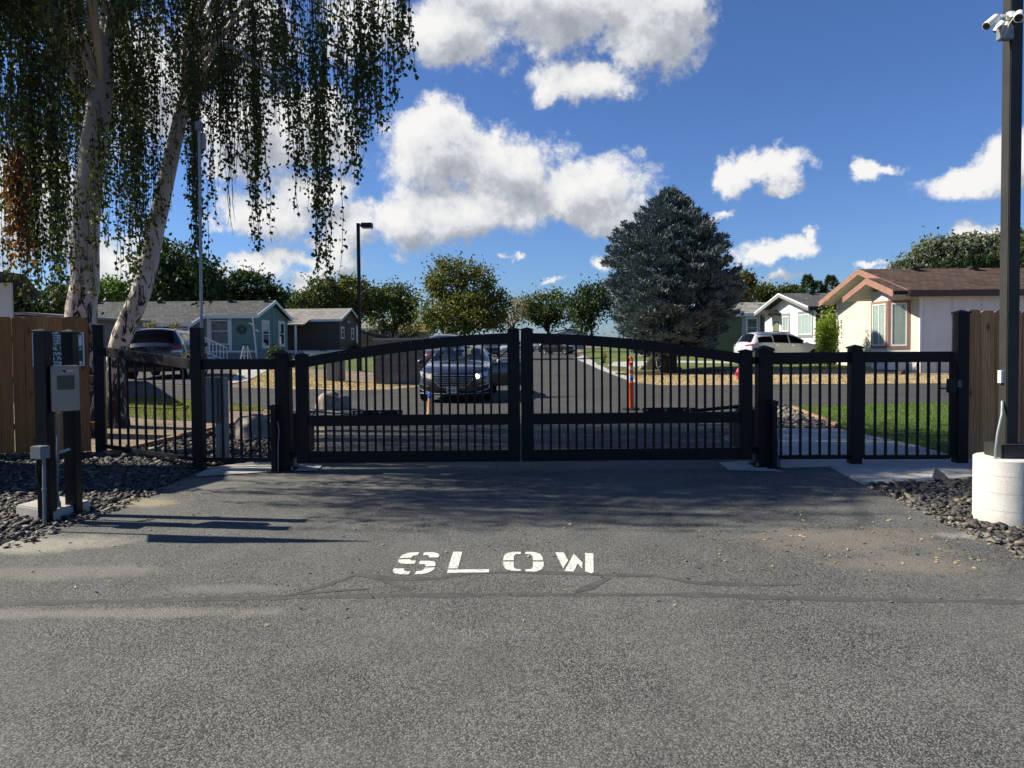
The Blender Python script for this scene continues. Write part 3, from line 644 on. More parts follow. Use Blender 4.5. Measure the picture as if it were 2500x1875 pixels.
# ------------------------------------------------------------------ driveway gate
GY = 8.4
def gx_(px, py=980, Y=GY): return P(px, py, Y).x
def gz_(px, py, Y=GY): return P(px, py, Y).z
def bolts(mb, pts, r=0.007):
    for p in pts: mb.lathe(p, [(r, 0.0), (r, -0.006), (r * 0.6, -0.009)], 8, 'y')
def gate_leaf(px0, px1, stile, label, left):
    x0, x1 = gx_(px0), gx_(px1); w = x1 - x0
    zb0, zb1 = 0.085, 0.225; zm0, zm1 = gz_(1000, 1038.5), gz_(1000, 1012)
    root = thing('driveway_gate', label, 'gate', (x0 if left else x1, GY, 0.0), 0, 'driveway gate leaves')
    T_ = 0.06; y0, y1 = GY - T_ / 2, GY + T_ / 2; sw = 0.145
    f = (lambda t: t) if left else (lambda t: 1 - t)          # t = 0 at the hinge, 1 at the meeting stile
    arch = lambda t: -0.285 * (1 - t) ** 1.75
    ztop_in, ztop_out = gz_(1250, 838.6) if left else gz_(1290, 839), None
    zi = ztop_in; zo = zi + 0.125
    def X(t): return x0 + w * t if left else x1 - w * t
    # stiles
    for t0, t1, top, nm in ((0, sw / w, zo + arch(0.02) + 0.03, 'hinge_stile'), (1 - sw / w, 1, gz_(1255, 806), 'meeting_stile')):
        b = MB(); xa, xb = sorted((X(t0), X(t1))); b.bb((xa, y0 - 0.012, zb0), (xb, y1 + 0.012, top))
        s = b.build('stile', black, root, bevel=0.006)
        c = MB(); c.bb((xa - 0.008, y0 - 0.02, top), (xb + 0.008, y1 + 0.02, top + 0.012)); c.pyramid(((xa + xb) / 2, GY, top + 0.012), (xb - xa + 0.016, T_ + 0.04), 0.022)
        c.build('stile_cap', black, s)
    n = 40; b = MB(); vs = []; ta, tb = sw / w, 1 - sw / w
    for i in range(n + 1):
        t = ta + (tb - ta) * i / n; a = arch(t)
        vs += [(X(t), y0, zi + a), (X(t), y1, zi + a), (X(t), y1, zo + a), (X(t), y0, zo + a)]
    fs = [(i * 4 + k, i * 4 + (k + 1) % 4, i * 4 + 4 + (k + 1) % 4, i * 4 + 4 + k) for i in range(n) for k in range(4)]
    b.add(vs, fs + [(3, 2, 1, 0), (n * 4, n * 4 + 1, n * 4 + 2, n * 4 + 3)])
    tr = b.build('top_rail', black, root, smooth=35)
    for q in (0.16, 0.28, 0.47, 0.52, 0.58, 0.66, 0.88): sc = MB(); bolts(sc, [(X(ta + (tb - ta) * q), y0 - 0.001, (zi + zo) / 2 + arch(ta + (tb - ta) * q) + 0.045)], 0.006); sc.build('bolt', M['galv'], tr)
    xa, xb = sorted((X(ta), X(tb)))
    b = MB(); b.bb((xa, y0, zm0), (xb, y1, zm1)); b.build('middle_rail', black, root, bevel=0.005)
    b = MB(); b.bb((xa, y0, zb0), (xb, y1, zb1)); b.build('bottom_rail', black, root, bevel=0.005)
    for i in range(23):                                                # the vertical bars
        t = ta + (tb - ta) * (i + 1) / 24; b = MB(); hw = 0.0125
        for za, zb_ in ((zb1, zm0), (zm1, zi + arch(t))): b.bb((X(t) - hw, GY - hw, za), (X(t) + hw, GY + hw, zb_ + 0.001))
        b.build('picket', black, root)
    for zz in (0.19, zo + arch(0) - 0.06):
        b = MB(); xx = X(0) + (-0.035 if left else 0.035)
        b.lathe((xx, GY, zz - 0.04), [(0.022, 0), (0.022, 0.08)], 12); b.bb((min(xx, X(0)), GY - 0.012, zz - 0.02), (max(xx, X(0)), GY + 0.012, zz + 0.02))
        b.build('hinge', M['trim_black'], root)
    return root
gl = gate_leaf(724, 1269.5, 30, 'black arched steel gate leaf hinged beside the grey utility box', True)
gr = gate_leaf(1272.5, 1835, 30, 'black arched steel gate leaf hinged beside the short walk gate panel', False)
# gate posts
def gate_post(px, w, ptop, pbase, label):
    g0 = G(px, pbase); base = Vector((P(px, pbase - 40, GY).x, GY - 0.02, 0.012)); ztop = P(px, ptop, GY).z
    root = thing('gate_post', label, 'post', base, 0, 'square posts carrying the driveway gate')
    b = MB(); b.bb((base.x - w / 2, base.y - w / 2, base.z + 0.014), (base.x + w / 2, base.y + w / 2, ztop - 0.05)); b.build('shaft', black, root, bevel=0.007)
    b = MB(); b.bb((base.x - w / 2 - 0.014, base.y - w / 2 - 0.014, ztop - 0.05), (base.x + w / 2 + 0.014, base.y + w / 2 + 0.014, ztop - 0.022)); b.pyramid((base.x, base.y, ztop - 0.022), (w + 0.028, w + 0.028), 0.04); b.build('cap', black, root)
    pl = MB(); pl.bb((base.x - w * 0.85, base.y - w * 0.85, base.z), (base.x + w * 0.85, base.y + w * 0.85, base.z + 0.014)); p = pl.build('base_plate', black, root, bevel=0.003)
    for sx in (-1, 1):
        for sy in (-1, 1):
            n = MB(); n.lathe((base.x + sx * w * 0.7, base.y + sy * w * 0.7, base.z + 0.014), [(0.016, 0), (0.016, 0.015), (0.009, 0.015), (0.009, 0.035)], 6); n.build('anchor_bolt', M['galv'], p)
    return root, base, ztop
gpL, bL, zL = gate_post(697, 0.165, 857, 1143, 'thick black gate post left of the arched gate')
gpR, bR, zR = gate_post(1863, 0.165, 846, 1142, 'thick black gate post right of the arched gate')
# photo-eye bollards on the street side of the two posts
for (bs, sx, lab) in ((bL, -0.07, 'thin black sensor post in front of the gate post beside the utility box'), (bR, 0.06, 'thin black sensor post in front of the gate post beside the walk gate')):
    r_ = thing('sensor_post', lab, 'sensor post', (bs.x + sx, bs.y - 0.17, 0.012)); x, y = bs.x + sx, bs.y - 0.17
    b = MB(); b.bb((x - 0.03, y - 0.025, 0.02), (x + 0.03, y + 0.025, 0.74)); b.build('shaft', black, r_, bevel=0.004)
    b = MB(); b.bb((x - 0.038, y - 0.034, 0.74), (x + 0.038, y + 0.034, 0.79)); b.pyramid((x, y, 0.79), (0.076, 0.068), 0.012); b.build('sensor_head', M['trim_black'], r_)
    b = MB(); b.bb((x - 0.08, y - 0.06, 0.012), (x + 0.08, y + 0.06, 0.022)); b.build('base_plate', black, r_)
    b = MB(); b.tube([(x + 0.045, y, 0.6), (x + 0.06, y, 0.5), (x + 0.045, y, 0.3), (x + 0.04, y, 0.02)], 0.008, 6); b.build('conduit', M['conduit'], r_)
# gate openers: cabinet behind the post, folding arm to the leaf
def opener(side, label):
    bs = bL if side < 0 else bR; x = bs.x + (-0.04 if side < 0 else 0.05); y = GY + 0.62
    root = thing('gate_opener', label, 'gate opener', (x, y, 0.0), 0, 'swing gate openers behind the posts')
    b = MB(); b.bb((x - 0.15, y - 0.2, 0.1), (x + 0.15, y + 0.25, 0.58)); b.bb((x - 0.13, y - 0.18, 0.58), (x + 0.13, y + 0.23, 0.63)); b.build('cabinet', M['trim_black'], root, bevel=0.02)
    b = MB(); b.bb((x - 0.19, y - 0.24, 0.0), (x + 0.19, y + 0.29, 0.1)); b.build('plinth', M['concrete'], root, bevel=0.01)
    ex = x - side * 0.80; ez = 0.62
    b = MB(); d = Vector((ex - x, -0.28, ez - 0.66)); b.tube([(x, y, 0.67), Vector((x, y, 0.67)) + d * 0.98], 0.022, 8); b.build('crank_arm', M['galv'] if side < 0 else M['trim_black'], root)
    b = MB(); b.lathe((ex, y - 0.28, 0.57), [(0.035, 0), (0.035, 0.10)], 10); b.build('elbow_joint', M['trim_black'], root)
    ax = gx_(980) if side < 0 else gx_(1572); bx = gx_(872) if side < 0 else gx_(1682)
    b = MB(); b.bb((min(ax, bx), GY + 0.05, 0.645), (max(ax, bx), GY + 0.10, 0.70)); k = b.build('clamp_bar', M['trim_black'], root, bevel=0.008)
    for q in (0.08, 0.5, 0.92): bo = MB(); bolts(bo, [(ax + (bx - ax) * q, GY + 0.048, 0.672)], 0.018); bo.build('bolt', M['galv'], k)
    b = MB(); b.tube([(bx, GY + 0.075, 0.67), (ex, y - 0.28, 0.63)], 0.016, 8); b.build('link_rod', M['galv'] if side < 0 else M['trim_black'], root)
opener(-1, 'black gate opener with pale folding arm behind the post beside the utility box')
opener(1, 'black gate opener with dark folding arm behind the post beside the walk gate')
# ------------------------------------------------------------------ metal side panels
def panel(root, a, b_, ztA, ztB, zbA, zbB, n, rail_h=0.125, bot_h=0.05):
    # a, b_: 2d end points; z of the rails at each end
    A, B = Vector((a[0], a[1], 0)), Vector((b_[0], b_[1], 0)); d = (B - A).normalized(); nrm = Vector((-d.y, d.x, 0))
    def rail(zt0, zt1, hh, nm):
        m_ = MB(); pr = [A + Vector((0, 0, zt0 - hh)) - nrm * 0.025, B + Vector((0, 0, zt1 - hh)) - nrm * 0.025, B + Vector((0, 0, zt1)) - nrm * 0.025, A + Vector((0, 0, zt0)) - nrm * 0.025]
        m_.prism(pr, nrm * 0.05); m_.build(nm, black, root, bevel=0.004)
    rail(ztA, ztB, rail_h, 'top_rail'); rail(zbA + bot_h, zbB + bot_h, bot_h, 'bottom_rail')
    for i in range(n):
        t = (i + 1) / (n + 1); p = A.lerp(B, t); z1 = ztA + (ztB - ztA) * t - rail_h + 0.001; z0 = zbA + (zbB - zbA) * t + bot_h
        m_ = MB(); m_.prism([p - d * 0.0125 - nrm * 0.0125 + Vector((0, 0, z0)), p + d * 0.0125 - nrm * 0.0125 + Vector((0, 0, z0)), p + d * 0.0125 + nrm * 0.0125 + Vector((0, 0, z0)), p - d * 0.0125 + nrm * 0.0125 + Vector((0, 0, z0))], (0, 0, z1 - z0))
        m_.build('picket', black, root)
def post(root, x, y, w, z0, z1, ang=0.0, cap=True):
    rot = Matrix.Rotation(ang, 3, 'Z'); b = MB(); b.box((x, y, (z0 + z1) / 2), (w, w, z1 - z0), rot); p = b.build('post', black, root, bevel=0.006)
    if cap:
        c = MB(); c.box((x, y, z1 + 0.01), (w + 0.02, w + 0.02, 0.02), rot); c.pyramid((x, y, z1 + 0.02), (w + 0.02, w + 0.02), 0.03); c.build('post_cap', black, p)
pm = G(488, 1147); pm.y = 8.4; pm.x = P(488, 1140, 8.4).x
pl_ = Vector((P(248, 1100, 9.9).x, 9.9, 0))
rt = thing('metal_fence', 'black metal picket fence with a sloping top rail between board fence and gate', 'metal fence', (pm.x, pm.y, 0))
post(rt, pm.x, pm.y, 0.125, -0.05, P(488, 800, 8.4).z, 0.0, False); post(rt, pl_.x, pl_.y, 0.13, -0.05, P(248, 792, 9.9).z - 0.03, 0.35)
panel(rt, (pl_.x + 0.06, pl_.y - 0.045), (pm.x - 0.055, pm.y + 0.03), P(262, 846, 9.85).z, P(474, 877, 8.43).z, P(273, 1093, 9.85).z, P(475, 1124, 8.43).z - 0.01, 9)
panel(rt, (pm.x + 0.0635, pm.y), (bL.x - 0.084, GY), P(510, 876, 8.4).z, P(675, 876.5, 8.4).z, P(510, 1127, 8.4).z, P(675, 1127, 8.4).z, 7)
pB = Vector((P(2086, 1100, 8.37).x, 8.37, 0)); pC = Vector((P(2343, 1100, 8.37).x, 8.37, 0))
rt = thing('metal_fence', 'low black metal picket fence between the gate and the walk gate', 'metal fence', (pB.x, pB.y, 0))
panel(rt, (bR.x + 0.084, 8.37), (pB.x - 0.066, 8.37), P(1890, 861, 8.37).z, P(2070, 859, 8.37).z, P(1890, 1121, 8.37).z, P(2070, 1120, 8.37).z, 7)
post(rt, pB.x, pB.y, 0.13, 0.02, P(2086, 847, 8.37).z - 0.02); post(rt, pC.x, pC.y, 0.13, 0.02, P(2343, 762, 8.37).z - 0.02)
wg = thing('walk_gate', 'black metal walk gate with a latch box between the posts', 'gate', (pB.x + 0.08, 8.37, 0.0))
xa, xb = pB.x + 0.085, pC.x - 0.085
b = MB(); b.bb((xa - 0.015, 8.345, 0.09), (xa + 0.03, 8.395, P(2110, 859, 8.37).z)); b.build('stile', black, wg, bevel=0.004)
b = MB(); b.bb((xb - 0.04, 8.345, 0.09), (xb + 0.0, 8.395, P(2320, 858, 8.37).z)); b.build('stile', black, wg, bevel=0.004)
panel(wg, (xa + 0.03, 8.37), (xb - 0.04, 8.37), P(2110, 859, 8.37).z, P(2320, 858, 8.37).z, P(2110, 1121, 8.37).z, P(2320, 1120, 8.37).z, 7)
q0, q1 = P(2308, 958, 8.35), P(2330, 924, 8.35)
b = MB(); b.bb((q0.x, 8.30, q0.z), (q1.x, 8.34, q1.z)); lb = b.build('latch_box', M['trim_black'], wg, bevel=0.006)
b = MB(); b.bb((P(2295, 949, 8.29).x, 8.27, P(2295, 950, 8.29).z), (q0.x + 0.04, 8.30, P(2295, 946.5, 8.29).z)); b.build('lever_handle', M['trim_black'], lb)
b = MB()
for i in range(3):
    for j in range(5): b.box((q1.x + 0.012 + i * 0.016, 8.296, q0.z + 0.07 + j * 0.017), (0.011, 0.01, 0.012))
b.build('keypad', M['conduit'], lb)
# ------------------------------------------------------------------ board fences
def board_fence(label, A, B, ztA, ztB, z0, pitch, mat, seed, mate):
    rr = random.Random(seed); A, B = Vector((*A, 0)), Vector((*B, 0)); d = (B - A).normalized(); nrm = Vector((-d.y, d.x, 0)); L = (B - A).length
    n = int(L / pitch); root = thing('board_fence', label, 'board fence', (B.x if B.length < A.length else A.x, B.y if B.length < A.length else A.y, 0))
    b = MB()
    for i in range(n):
        w = pitch * rr.uniform(0.91, 0.975); c = A + d * ((i + 0.5) * pitch); zt = ztA + (ztB - ztA) * (i + .5) / n + rr.uniform(-0.008, 0.008); e = 0.035; off = nrm * rr.uniform(-0.003, 0.003); tl = rr.uniform(-0.004, 0.004)
        zb = z0 + rr.uniform(0, 0.02) + h(c.x, c.y)
        pr = [(-w / 2 + tl, zb), (w / 2 + tl, zb), (w / 2, zt - e), (w / 2 - e * 0.35, zt - e * 0.25), (w / 2 - e * 1.0, zt), (-w / 2 + e * 1.0, zt), (-w / 2 + e * 0.35, zt - e * 0.25), (-w / 2, zt - e)]
        b.prism([c + d * x + off - nrm * 0.009 + Vector((0, 0, z)) for x, z in pr], nrm * 0.018)
    b.build('boards', mat, root)
    for zz in (0.35, 1.0, 1.55):
        r_ = MB(); r_.prism([A + nrm * 0.012 + Vector((0, 0, zz)), B + nrm * 0.012 + Vector((0, 0, zz)), B + nrm * 0.012 + Vector((0, 0, zz + 0.085)), A + nrm * 0.012 + Vector((0, 0, zz + 0.085))], nrm * 0.04); r_.build('rail', mate, root)
    return root
# normals: nrm points to the far side
A = P(-560, 1150, 9.25); B = P(236, 1104, 9.87); A.x = A.x
fA = (A.x, 9.3); fB = (P(237, 1100, 9.86).x, 9.86)
board_fence('brown cedar board fence with a towing sign, left of the entrance', fA, fB, P(-560, 772, 9.3).z, P(230, 774, 9.86).z, 0.03, 0.162, M['cedar'], 3, M['cedar'])
fC = (P(2357, 1100, 8.40).x, 8.40); fD = (fC[0] + 6.0, 8.40)
board_fence('weathered knotty board fence behind the tall steel pole', fC, fD, P(2370, 757, 8.40).z, P(2370, 757, 8.40).z, 0.05, 0.162, M['cedar_weathered'], 5, M['cedar_weathered'])
# ------------------------------------------------------------------ towing sign on the left fence
ya = 9.62
def fence_y(x): return fA[1] + (fB[1] - fA[1]) * (x - fA[0]) / (fB[0] - fA[0]) - 0.03
sx0 = P(82, 850, 9.74).x; sx1 = P(208, 850, 9.83).x; ys0, ys1 = fence_y(sx0) - 0.004, fence_y(sx1) - 0.004
zt = P(208, 811, ys1).z; zb = P(208, 893, ys1).z
sd = Vector((sx1 - sx0, ys1 - ys0, 0)); SWD = sd.length; sd.normalize(); sn = Vector((sd.y, -sd.x, 0))     # sn faces the driveway
sg = thing('towing_sign', 'white and green towing notice screwed to the cedar board fence', 'sign', (sx0, ys0, zb))
def splate(u0, u1, v0, v1, dep, nm, mt, par):
    o0 = Vector((sx0, ys0, zb)); H_ = zt - zb; b = MB()
    c = [o0 + sd * (u * SWD) + Vector((0, 0, v * H_)) + sn * dep for u, v in ((u0, v0), (u1, v0), (u1, v1), (u0, v1))]
    b.prism(c, sn * 0.003); return b.build(nm, mt, par)
pb = splate(0, 1, 0, 1, 0.0, 'panel', M['sign_white'], sg)
splate(0.03, 0.97, 0.035, 0.965, 0.0035, 'border', M['sign_navy'], pb)
splate(0.042, 0.958, 0.40, 0.925, 0.007, 'upper_field', M['sign_white'], pb); splate(0.042, 0.958, 0.145, 0.60, 0.0105, 'green_field', M['sign_green'], pb)
splate(0.042, 0.958, 0.05, 0.135, 0.007, 'lower_field', M['sign_white'], pb)
def stext(s, u0, u1, v, size, mt, nm):
    H_ = zt - zb; og = Vector((sx0, ys0, zb)) + sd * (u0 * SWD) + Vector((0, 0, v * H_)) + sn * 0.0175
    vs, fs = text_mesh(s, size * H_, mt, sg, og, sd, (0, 0, 1), width=(u1 - u0) * SWD, thick=0.001, bold=0.0012)
    b = MB(); b.add(vs, fs); me = b.build(nm, mt, sg); return me
for k, (s, u0, u1) in enumerate((('UNAUTHORIZED OR IMPROPERLY', 0.07, 0.945), ('PARKED VEHICLES WILL BE', 0.10, 0.86), ('IMPOUNDED 24 HRS A DAY', 0.12, 0.89), ('AT OWNERS RISK & EXPENSE', 0.10, 0.90))):
    stext(s, u0, u1, 0.845 - k * 0.081, 0.083, M['sign_navy'], 'lettering')
stext('CENTRAL TOWING', 0.06, 0.95, 0.475, 0.145, M['sign_white'], 'lettering'); stext('SERVICE', 0.24, 0.68, 0.32, 0.145, M['sign_white'], 'lettering')
stext('(509) 76    85', 0.16, 0.87, 0.18, 0.14, M['sign_white'], 'lettering'); stext('BROADWAY         LAKE,WA', 0.20, 0.92, 0.062, 0.07, M['sign_navy'], 'lettering')
b = MB()
for u, v in ((0.035, 0.95), (0.965, 0.95), (0.965, 0.05), (0.035, 0.05)): bolts(b, [Vector((sx0, ys0, zb)) + sd * (u * SWD) + Vector((0, 0, v * (zt - zb))) + sn * 0.012], 0.008)
b.build('screws', M['galv'], sg)
# ------------------------------------------------------------------ intercom pedestal
f1 = G(116, 1268); f2 = P(180, 1229, 6.28); f2.z = 0
f1 = Vector((P(117, 1262, 6.0).x, 6.0, 0)); f2 = Vector((P(181, 1232, 6.24).x, 6.24, 0)); pang = 0.0
rot = Matrix.Rotation(-pang, 3, 'Z')
ped = thing('intercom_pedestal', 'black twin post intercom pedestal on a concrete pad in the gravel', 'intercom', ((f1.x + f2.x) / 2, 6.1, 0))
sl_ = [G(14, 1258), G(130, 1276), G(224, 1246), G(165, 1228)]
c0 = G(38, 1262); c1 = G(128, 1277); c2 = G(222, 1249); c3 = c0 + (c2 - c1)
b = MB(); b.prism([(p.x, p.y, -0.02) for p in (c0, c1, c2, c3)], (0, 0, 0.125)); b.build('concrete_pad', M['concrete'], ped, bevel=0.012)
for (p, w, zt_, px) in ((f1, 0.105, P(117, 812, 6.0).z, 0), (f2, 0.10, P(170, 814, 6.24).z, 1)):
    b = MB(); b.box((p.x, p.y, zt_ / 2), (w, w, zt_), rot); s = b.build('post', M['stucco_post'], ped, bevel=0.005)
    c = MB(); c.box((p.x, p.y, zt_ + 0.008), (w + 0.02, w + 0.02, 0.016), rot); c.add(*(lambda q: (q.v, q.f))(MB().pyramid((p.x, p.y, zt_ + 0.016), (w + 0.02, w + 0.02), 0.022))); c.build('post_cap', M['pole'], s)
bc = P(155, 948, 6.02); bw, bh, bd = 0.205, 0.385, 0.10
rot2 = Matrix.Rotation(0.66, 3, 'Z')
b = MB(); b.box((bc.x, 6.04, bc.z), (bw, bd, bh), rot2); cb_ = b.build('call_box', M['stainless'], ped, bevel=0.006)
fy = 6.04 - bd / 2
def onbox(u0, u1, v0, v1, y0, y1):
    bb = MB(); cx, cz = bc.x + (u0 + u1 - 1) / 2 * bw, bc.z + (v0 + v1 - 1) / 2 * bh
    bb.box(Vector((bc.x, 6.04, 0)) + rot2 @ Vector((cx - bc.x, (y0 + y1) / 2 - 6.04, cz)), (abs(u1 - u0) * bw, abs(y1 - y0), abs(v1 - v0) * bh), rot2); return bb
onbox(0.20, 0.82, 0.475, 0.785, fy - 0.003, fy + 0.002).build('screen', M['screen'], cb_)
onbox(0.20, 0.82, 0.12, 0.41, fy - 0.002, fy + 0.002).build('speaker_plate', M['stainless'], cb_, bevel=0.001)
onbox(0.42, 0.52, 0.86, 0.905, fy - 0.002, fy + 0.002).build('logo', M['trim_black'], cb_)
bb = MB()
for k in range(6): q = onbox(0.545 + k * 0.042, 0.575 + k * 0.042, 0.873, 0.893, fy - 0.002, fy + 0.002); bb.add(q.v, q.f)
bb.build('lettering', M['white_plastic'], cb_)
onbox(0.24, 0.33, 0.24, 0.30, fy - 0.006, fy + 0.002).build('button', M['galv'], cb_, bevel=0.003)
def zt2(px, py, Y): return P(px, py, Y)
b = MB(); b.tube([P(143, 1008, 6.06), P(142, 1060, 6.06), P(140, 1110, 6.08), P(138, 1195, 6.1), P(142, 1220, 6.1), P(143, 1240, 6.1)], 0.013, 8); b.lathe((P(143, 1238, 6.1).x, 6.1, P(143, 1242, 6.1).z), [(0.02, 0), (0.02, 0.06)], 10); b.build('conduit', M['conduit'], ped, smooth=40)
b = MB(); b.tube([P(134, 1108, 6.08), P(171, 1096, 6.15)], 0.016, 4); b.build('bracket', M['galv'], ped)
# conduit stake with a junction box in front of the posts
jc = P(98, 1104, 5.9); js = thing('junction_box', 'small grey electrical junction box on a conduit stake before the pedestal', 'junction box', (jc.x, 5.9, 0))
b = MB(); b.box((jc.x, 5.9, jc.z), (0.115, 0.09, 0.105), Matrix.Rotation(-0.25, 3, 'Z')); b.build('box', M['conduit'], js, bevel=0.005)
k0 = P(107, 1118, 5.9); k1 = P(109, 1279, 5.88)
b = MB(); b.tube([k0, P(108, 1195, 5.89), (k1.x, 5.88, 0.0)], 0.014, 8); b.lathe((P(108, 1195, 5.89).x, 5.89, P(108, 1198, 5.89).z), [(0.019, 0), (0.019, 0.022)], 8); b.build('stake', M['conduit'], js, smooth=40)
b = MB(); b.tube([P(92, 1120, 5.92), P(89, 1150, 5.92), P(93, 1172, 5.94), P(97, 1185, 5.95)], 0.011, 8); b.build('cable', M['trim_black'], js, smooth=40)
# ------------------------------------------------------------------ steel pole on a concrete pier, with cameras
pc = Vector((P(2459, 1200, 5.72).x, 5.72, 0)); 
lp = thing('steel_pole', 'tall dark square steel pole on a round concrete pier at the right', 'pole', (pc.x, pc.y, 0))
b = MB(); zp = P(2440, 1126, 5.5).z
b.lathe((pc.x, pc.y, -0.05), [(0.238, 0), (0.238, zp * 0.3), (0.238, zp * 0.7), (0.238, zp + 0.04), (0.229, zp + 0.05)], 48); b.build('concrete_pier', M['pier'], lp, smooth=30)
b = MB(); b.box((pc.x, pc.y, zp + 0.055), (0.235, 0.235, 0.11)); b.build('base_cover', M['pole'], lp, bevel=0.006)
b = MB(); b.box((pc.x, pc.y, (zp + 0.1 + 7.6) / 2), (0.1, 0.1, 7.5 - zp)); b.build('shaft', M['pole'], lp, bevel=0.006)
b = MB(); e = P(2427, 1110, 5.62); b.tube([(pc.x - 0.06, 5.7, zp + 0.45), (pc.x - 0.09, 5.66, zp + 0.35), (pc.x - 0.15, 5.62, zp + 0.2), (pc.x - 0.165, 5.62, zp + 0.05), (pc.x - 0.165, 5.62, zp - 0.01)], 0.012, 8); b.build('conduit', M['conduit'], lp, smooth=40)
b = MB(); q = P(2435, 920, 5.7); b.bb((pc.x - 0.075, 5.70, q.z - 0.05), (pc.x - 0.05, 5.74, q.z + 0.05)); b.build('access_cover', M['white_trim'], lp)
def camera_(label, back, front, r, mount):
    back, front, mount = Vector(back), Vector(front), Vector(mount)
    rt = thing('security_camera', label, 'camera', mount, 0, 'white security cameras on the pole'); d = (front - back).normalized(); L = (front - back).length
    b = MB(); b.tube([back, back + d * 0.012, back + d * (L * 0.5), front - d * 0.004, front], [r * 0.75, r * 0.98, r, r, r * 0.97], 20); hs = b.build('housing', M['white_plastic'], rt, smooth=50)
    b = MB(); b.tube([front - d * 0.001, front + d * 0.004], [r * 0.82, r * 0.80], 20); b.build('lens', M['trim_black'], rt)
    b = MB(); b.tube([mount, mount.lerp(back + d * L * 0.25, 0.55) + Vector((0, 0, 0.015)), back + d * L * 0.28], 0.011, 8); b.lathe(mount - Vector((0, 0, 0.022)), [(0.03, 0), (0.03, 0.045)], 14); b.build('mount', M['white_plastic'], rt, smooth=40)
YY = 5.66
camera_('white bullet camera farthest out on the pole, aimed down the drive', P(2434, 42, YY), P(2408, 64, YY - 0.06), 0.032, (pc.x - 0.06, YY, P(2456, 38, YY).z))
camera_('white bullet camera partly behind the grey box on the pole', P(2450, 53, YY + 0.06), P(2432, 78, YY + 0.09), 0.03, (pc.x - 0.055, YY + 0.05, P(2456, 55, YY).z))
camera_('white bullet camera on the dark face of the pole, facing the street', P(2489, 34, 5.62), P(2487, 44, 5.50), 0.034, (pc.x + 0.015, 5.66, P(2474, 38, 5.6).z))
b = MB(); q0, q1 = P(2437, 98, YY), P(2450, 64, YY); b.bb((q0.x, YY - 0.03, q0.z), (pc.x - 0.0502, YY + 0.03, q1.z)); jb = b.build('wiring_box', M['galv'], None, bevel=0.005); tag(jb, 'small grey wiring box under the cameras on the pole', 'junction box')
b = MB(); b.tube([P(2455, 50, YY - .03), P(2449, 66, YY - 0.05), P(2444, 80, YY - 0.045), P(2446, 90, YY - 0.035)], 0.004, 6); b.tube([P(2474, 44, 5.6), P(2464, 58, 5.58), P(2456, 80, 5.6), P(2449, 93, YY - 0.035)], 0.004, 6); b.build('cable', M['cable'], jb)
# ------------------------------------------------------------------ antenna mast, utility cabinet
am = thing('antenna_mast', 'thin grey antenna mast rising behind the black fence post', 'antenna', (pm.x - 0.01, 8.49, 0))
b = MB(); tp = P(484, 312, 8.5); b.tube([(pm.x - 0.005, 8.5, 0), (tp.x + 0.012, 8.5, tp.z)], 0.019, 8); b.build('mast', M['galv'], am, smooth=50)
b = MB(); q0, q1 = P(480, 319, 8.5), P(494, 298, 8.5); b.bb((q0.x, 8.45, q0.z), (q1.x, 8.53, q1.z)); b.build('radio_box', M['conduit'], am, bevel=0.006)
b = MB(); q0, q1 = P(482, 362, 8.5), P(498, 322, 8.5); b.bb((q0.x, 8.525, q0.z), (q1.x, 8.56, q1.z)); b.build('flat_antenna', M['cap'], am, bevel=0.006)
uc = thing('utility_box', 'grey steel utility box on a perforated post behind the black fence', 'utility box', (P(530, 1130, 9.0).x, 9.0, 0))
q0, q1 = P(508, 1032, 8.95), P(531, 921, 8.95); b = MB(); b.bb((q0.x - 0.05, 8.9, q0.z), (q1.x, 9.08, q1.z)); b.build('cabinet', M['conduit'], uc, bevel=0.008)
q0, q1 = P(531, 1138, 9.0), P(558, 921, 9.0); b = MB(); xs = (q0.x + 0.002, q1.x)
b.bb((xs[0], 8.96, 0), (xs[0] + 0.05, 8.97, q1.z)); b.bb((xs[1] - 0.035, 8.96, 0), (xs[1], 8.97, q1.z)); b.bb((xs[0] + 0.03, 8.97, 0), (xs[1] - 0.015, 9.02, q1.z)); up = b.build('channel_post', M['galv'], uc)
b = MB()
for k in range(22): b.lathe((xs[0] + 0.025, 8.958, 0.25 + k * 0.042), [(0.006, 0.001), (0.006, -0.001)], 6, 'y')
b.build('slot_row', M['trim_black'], up)
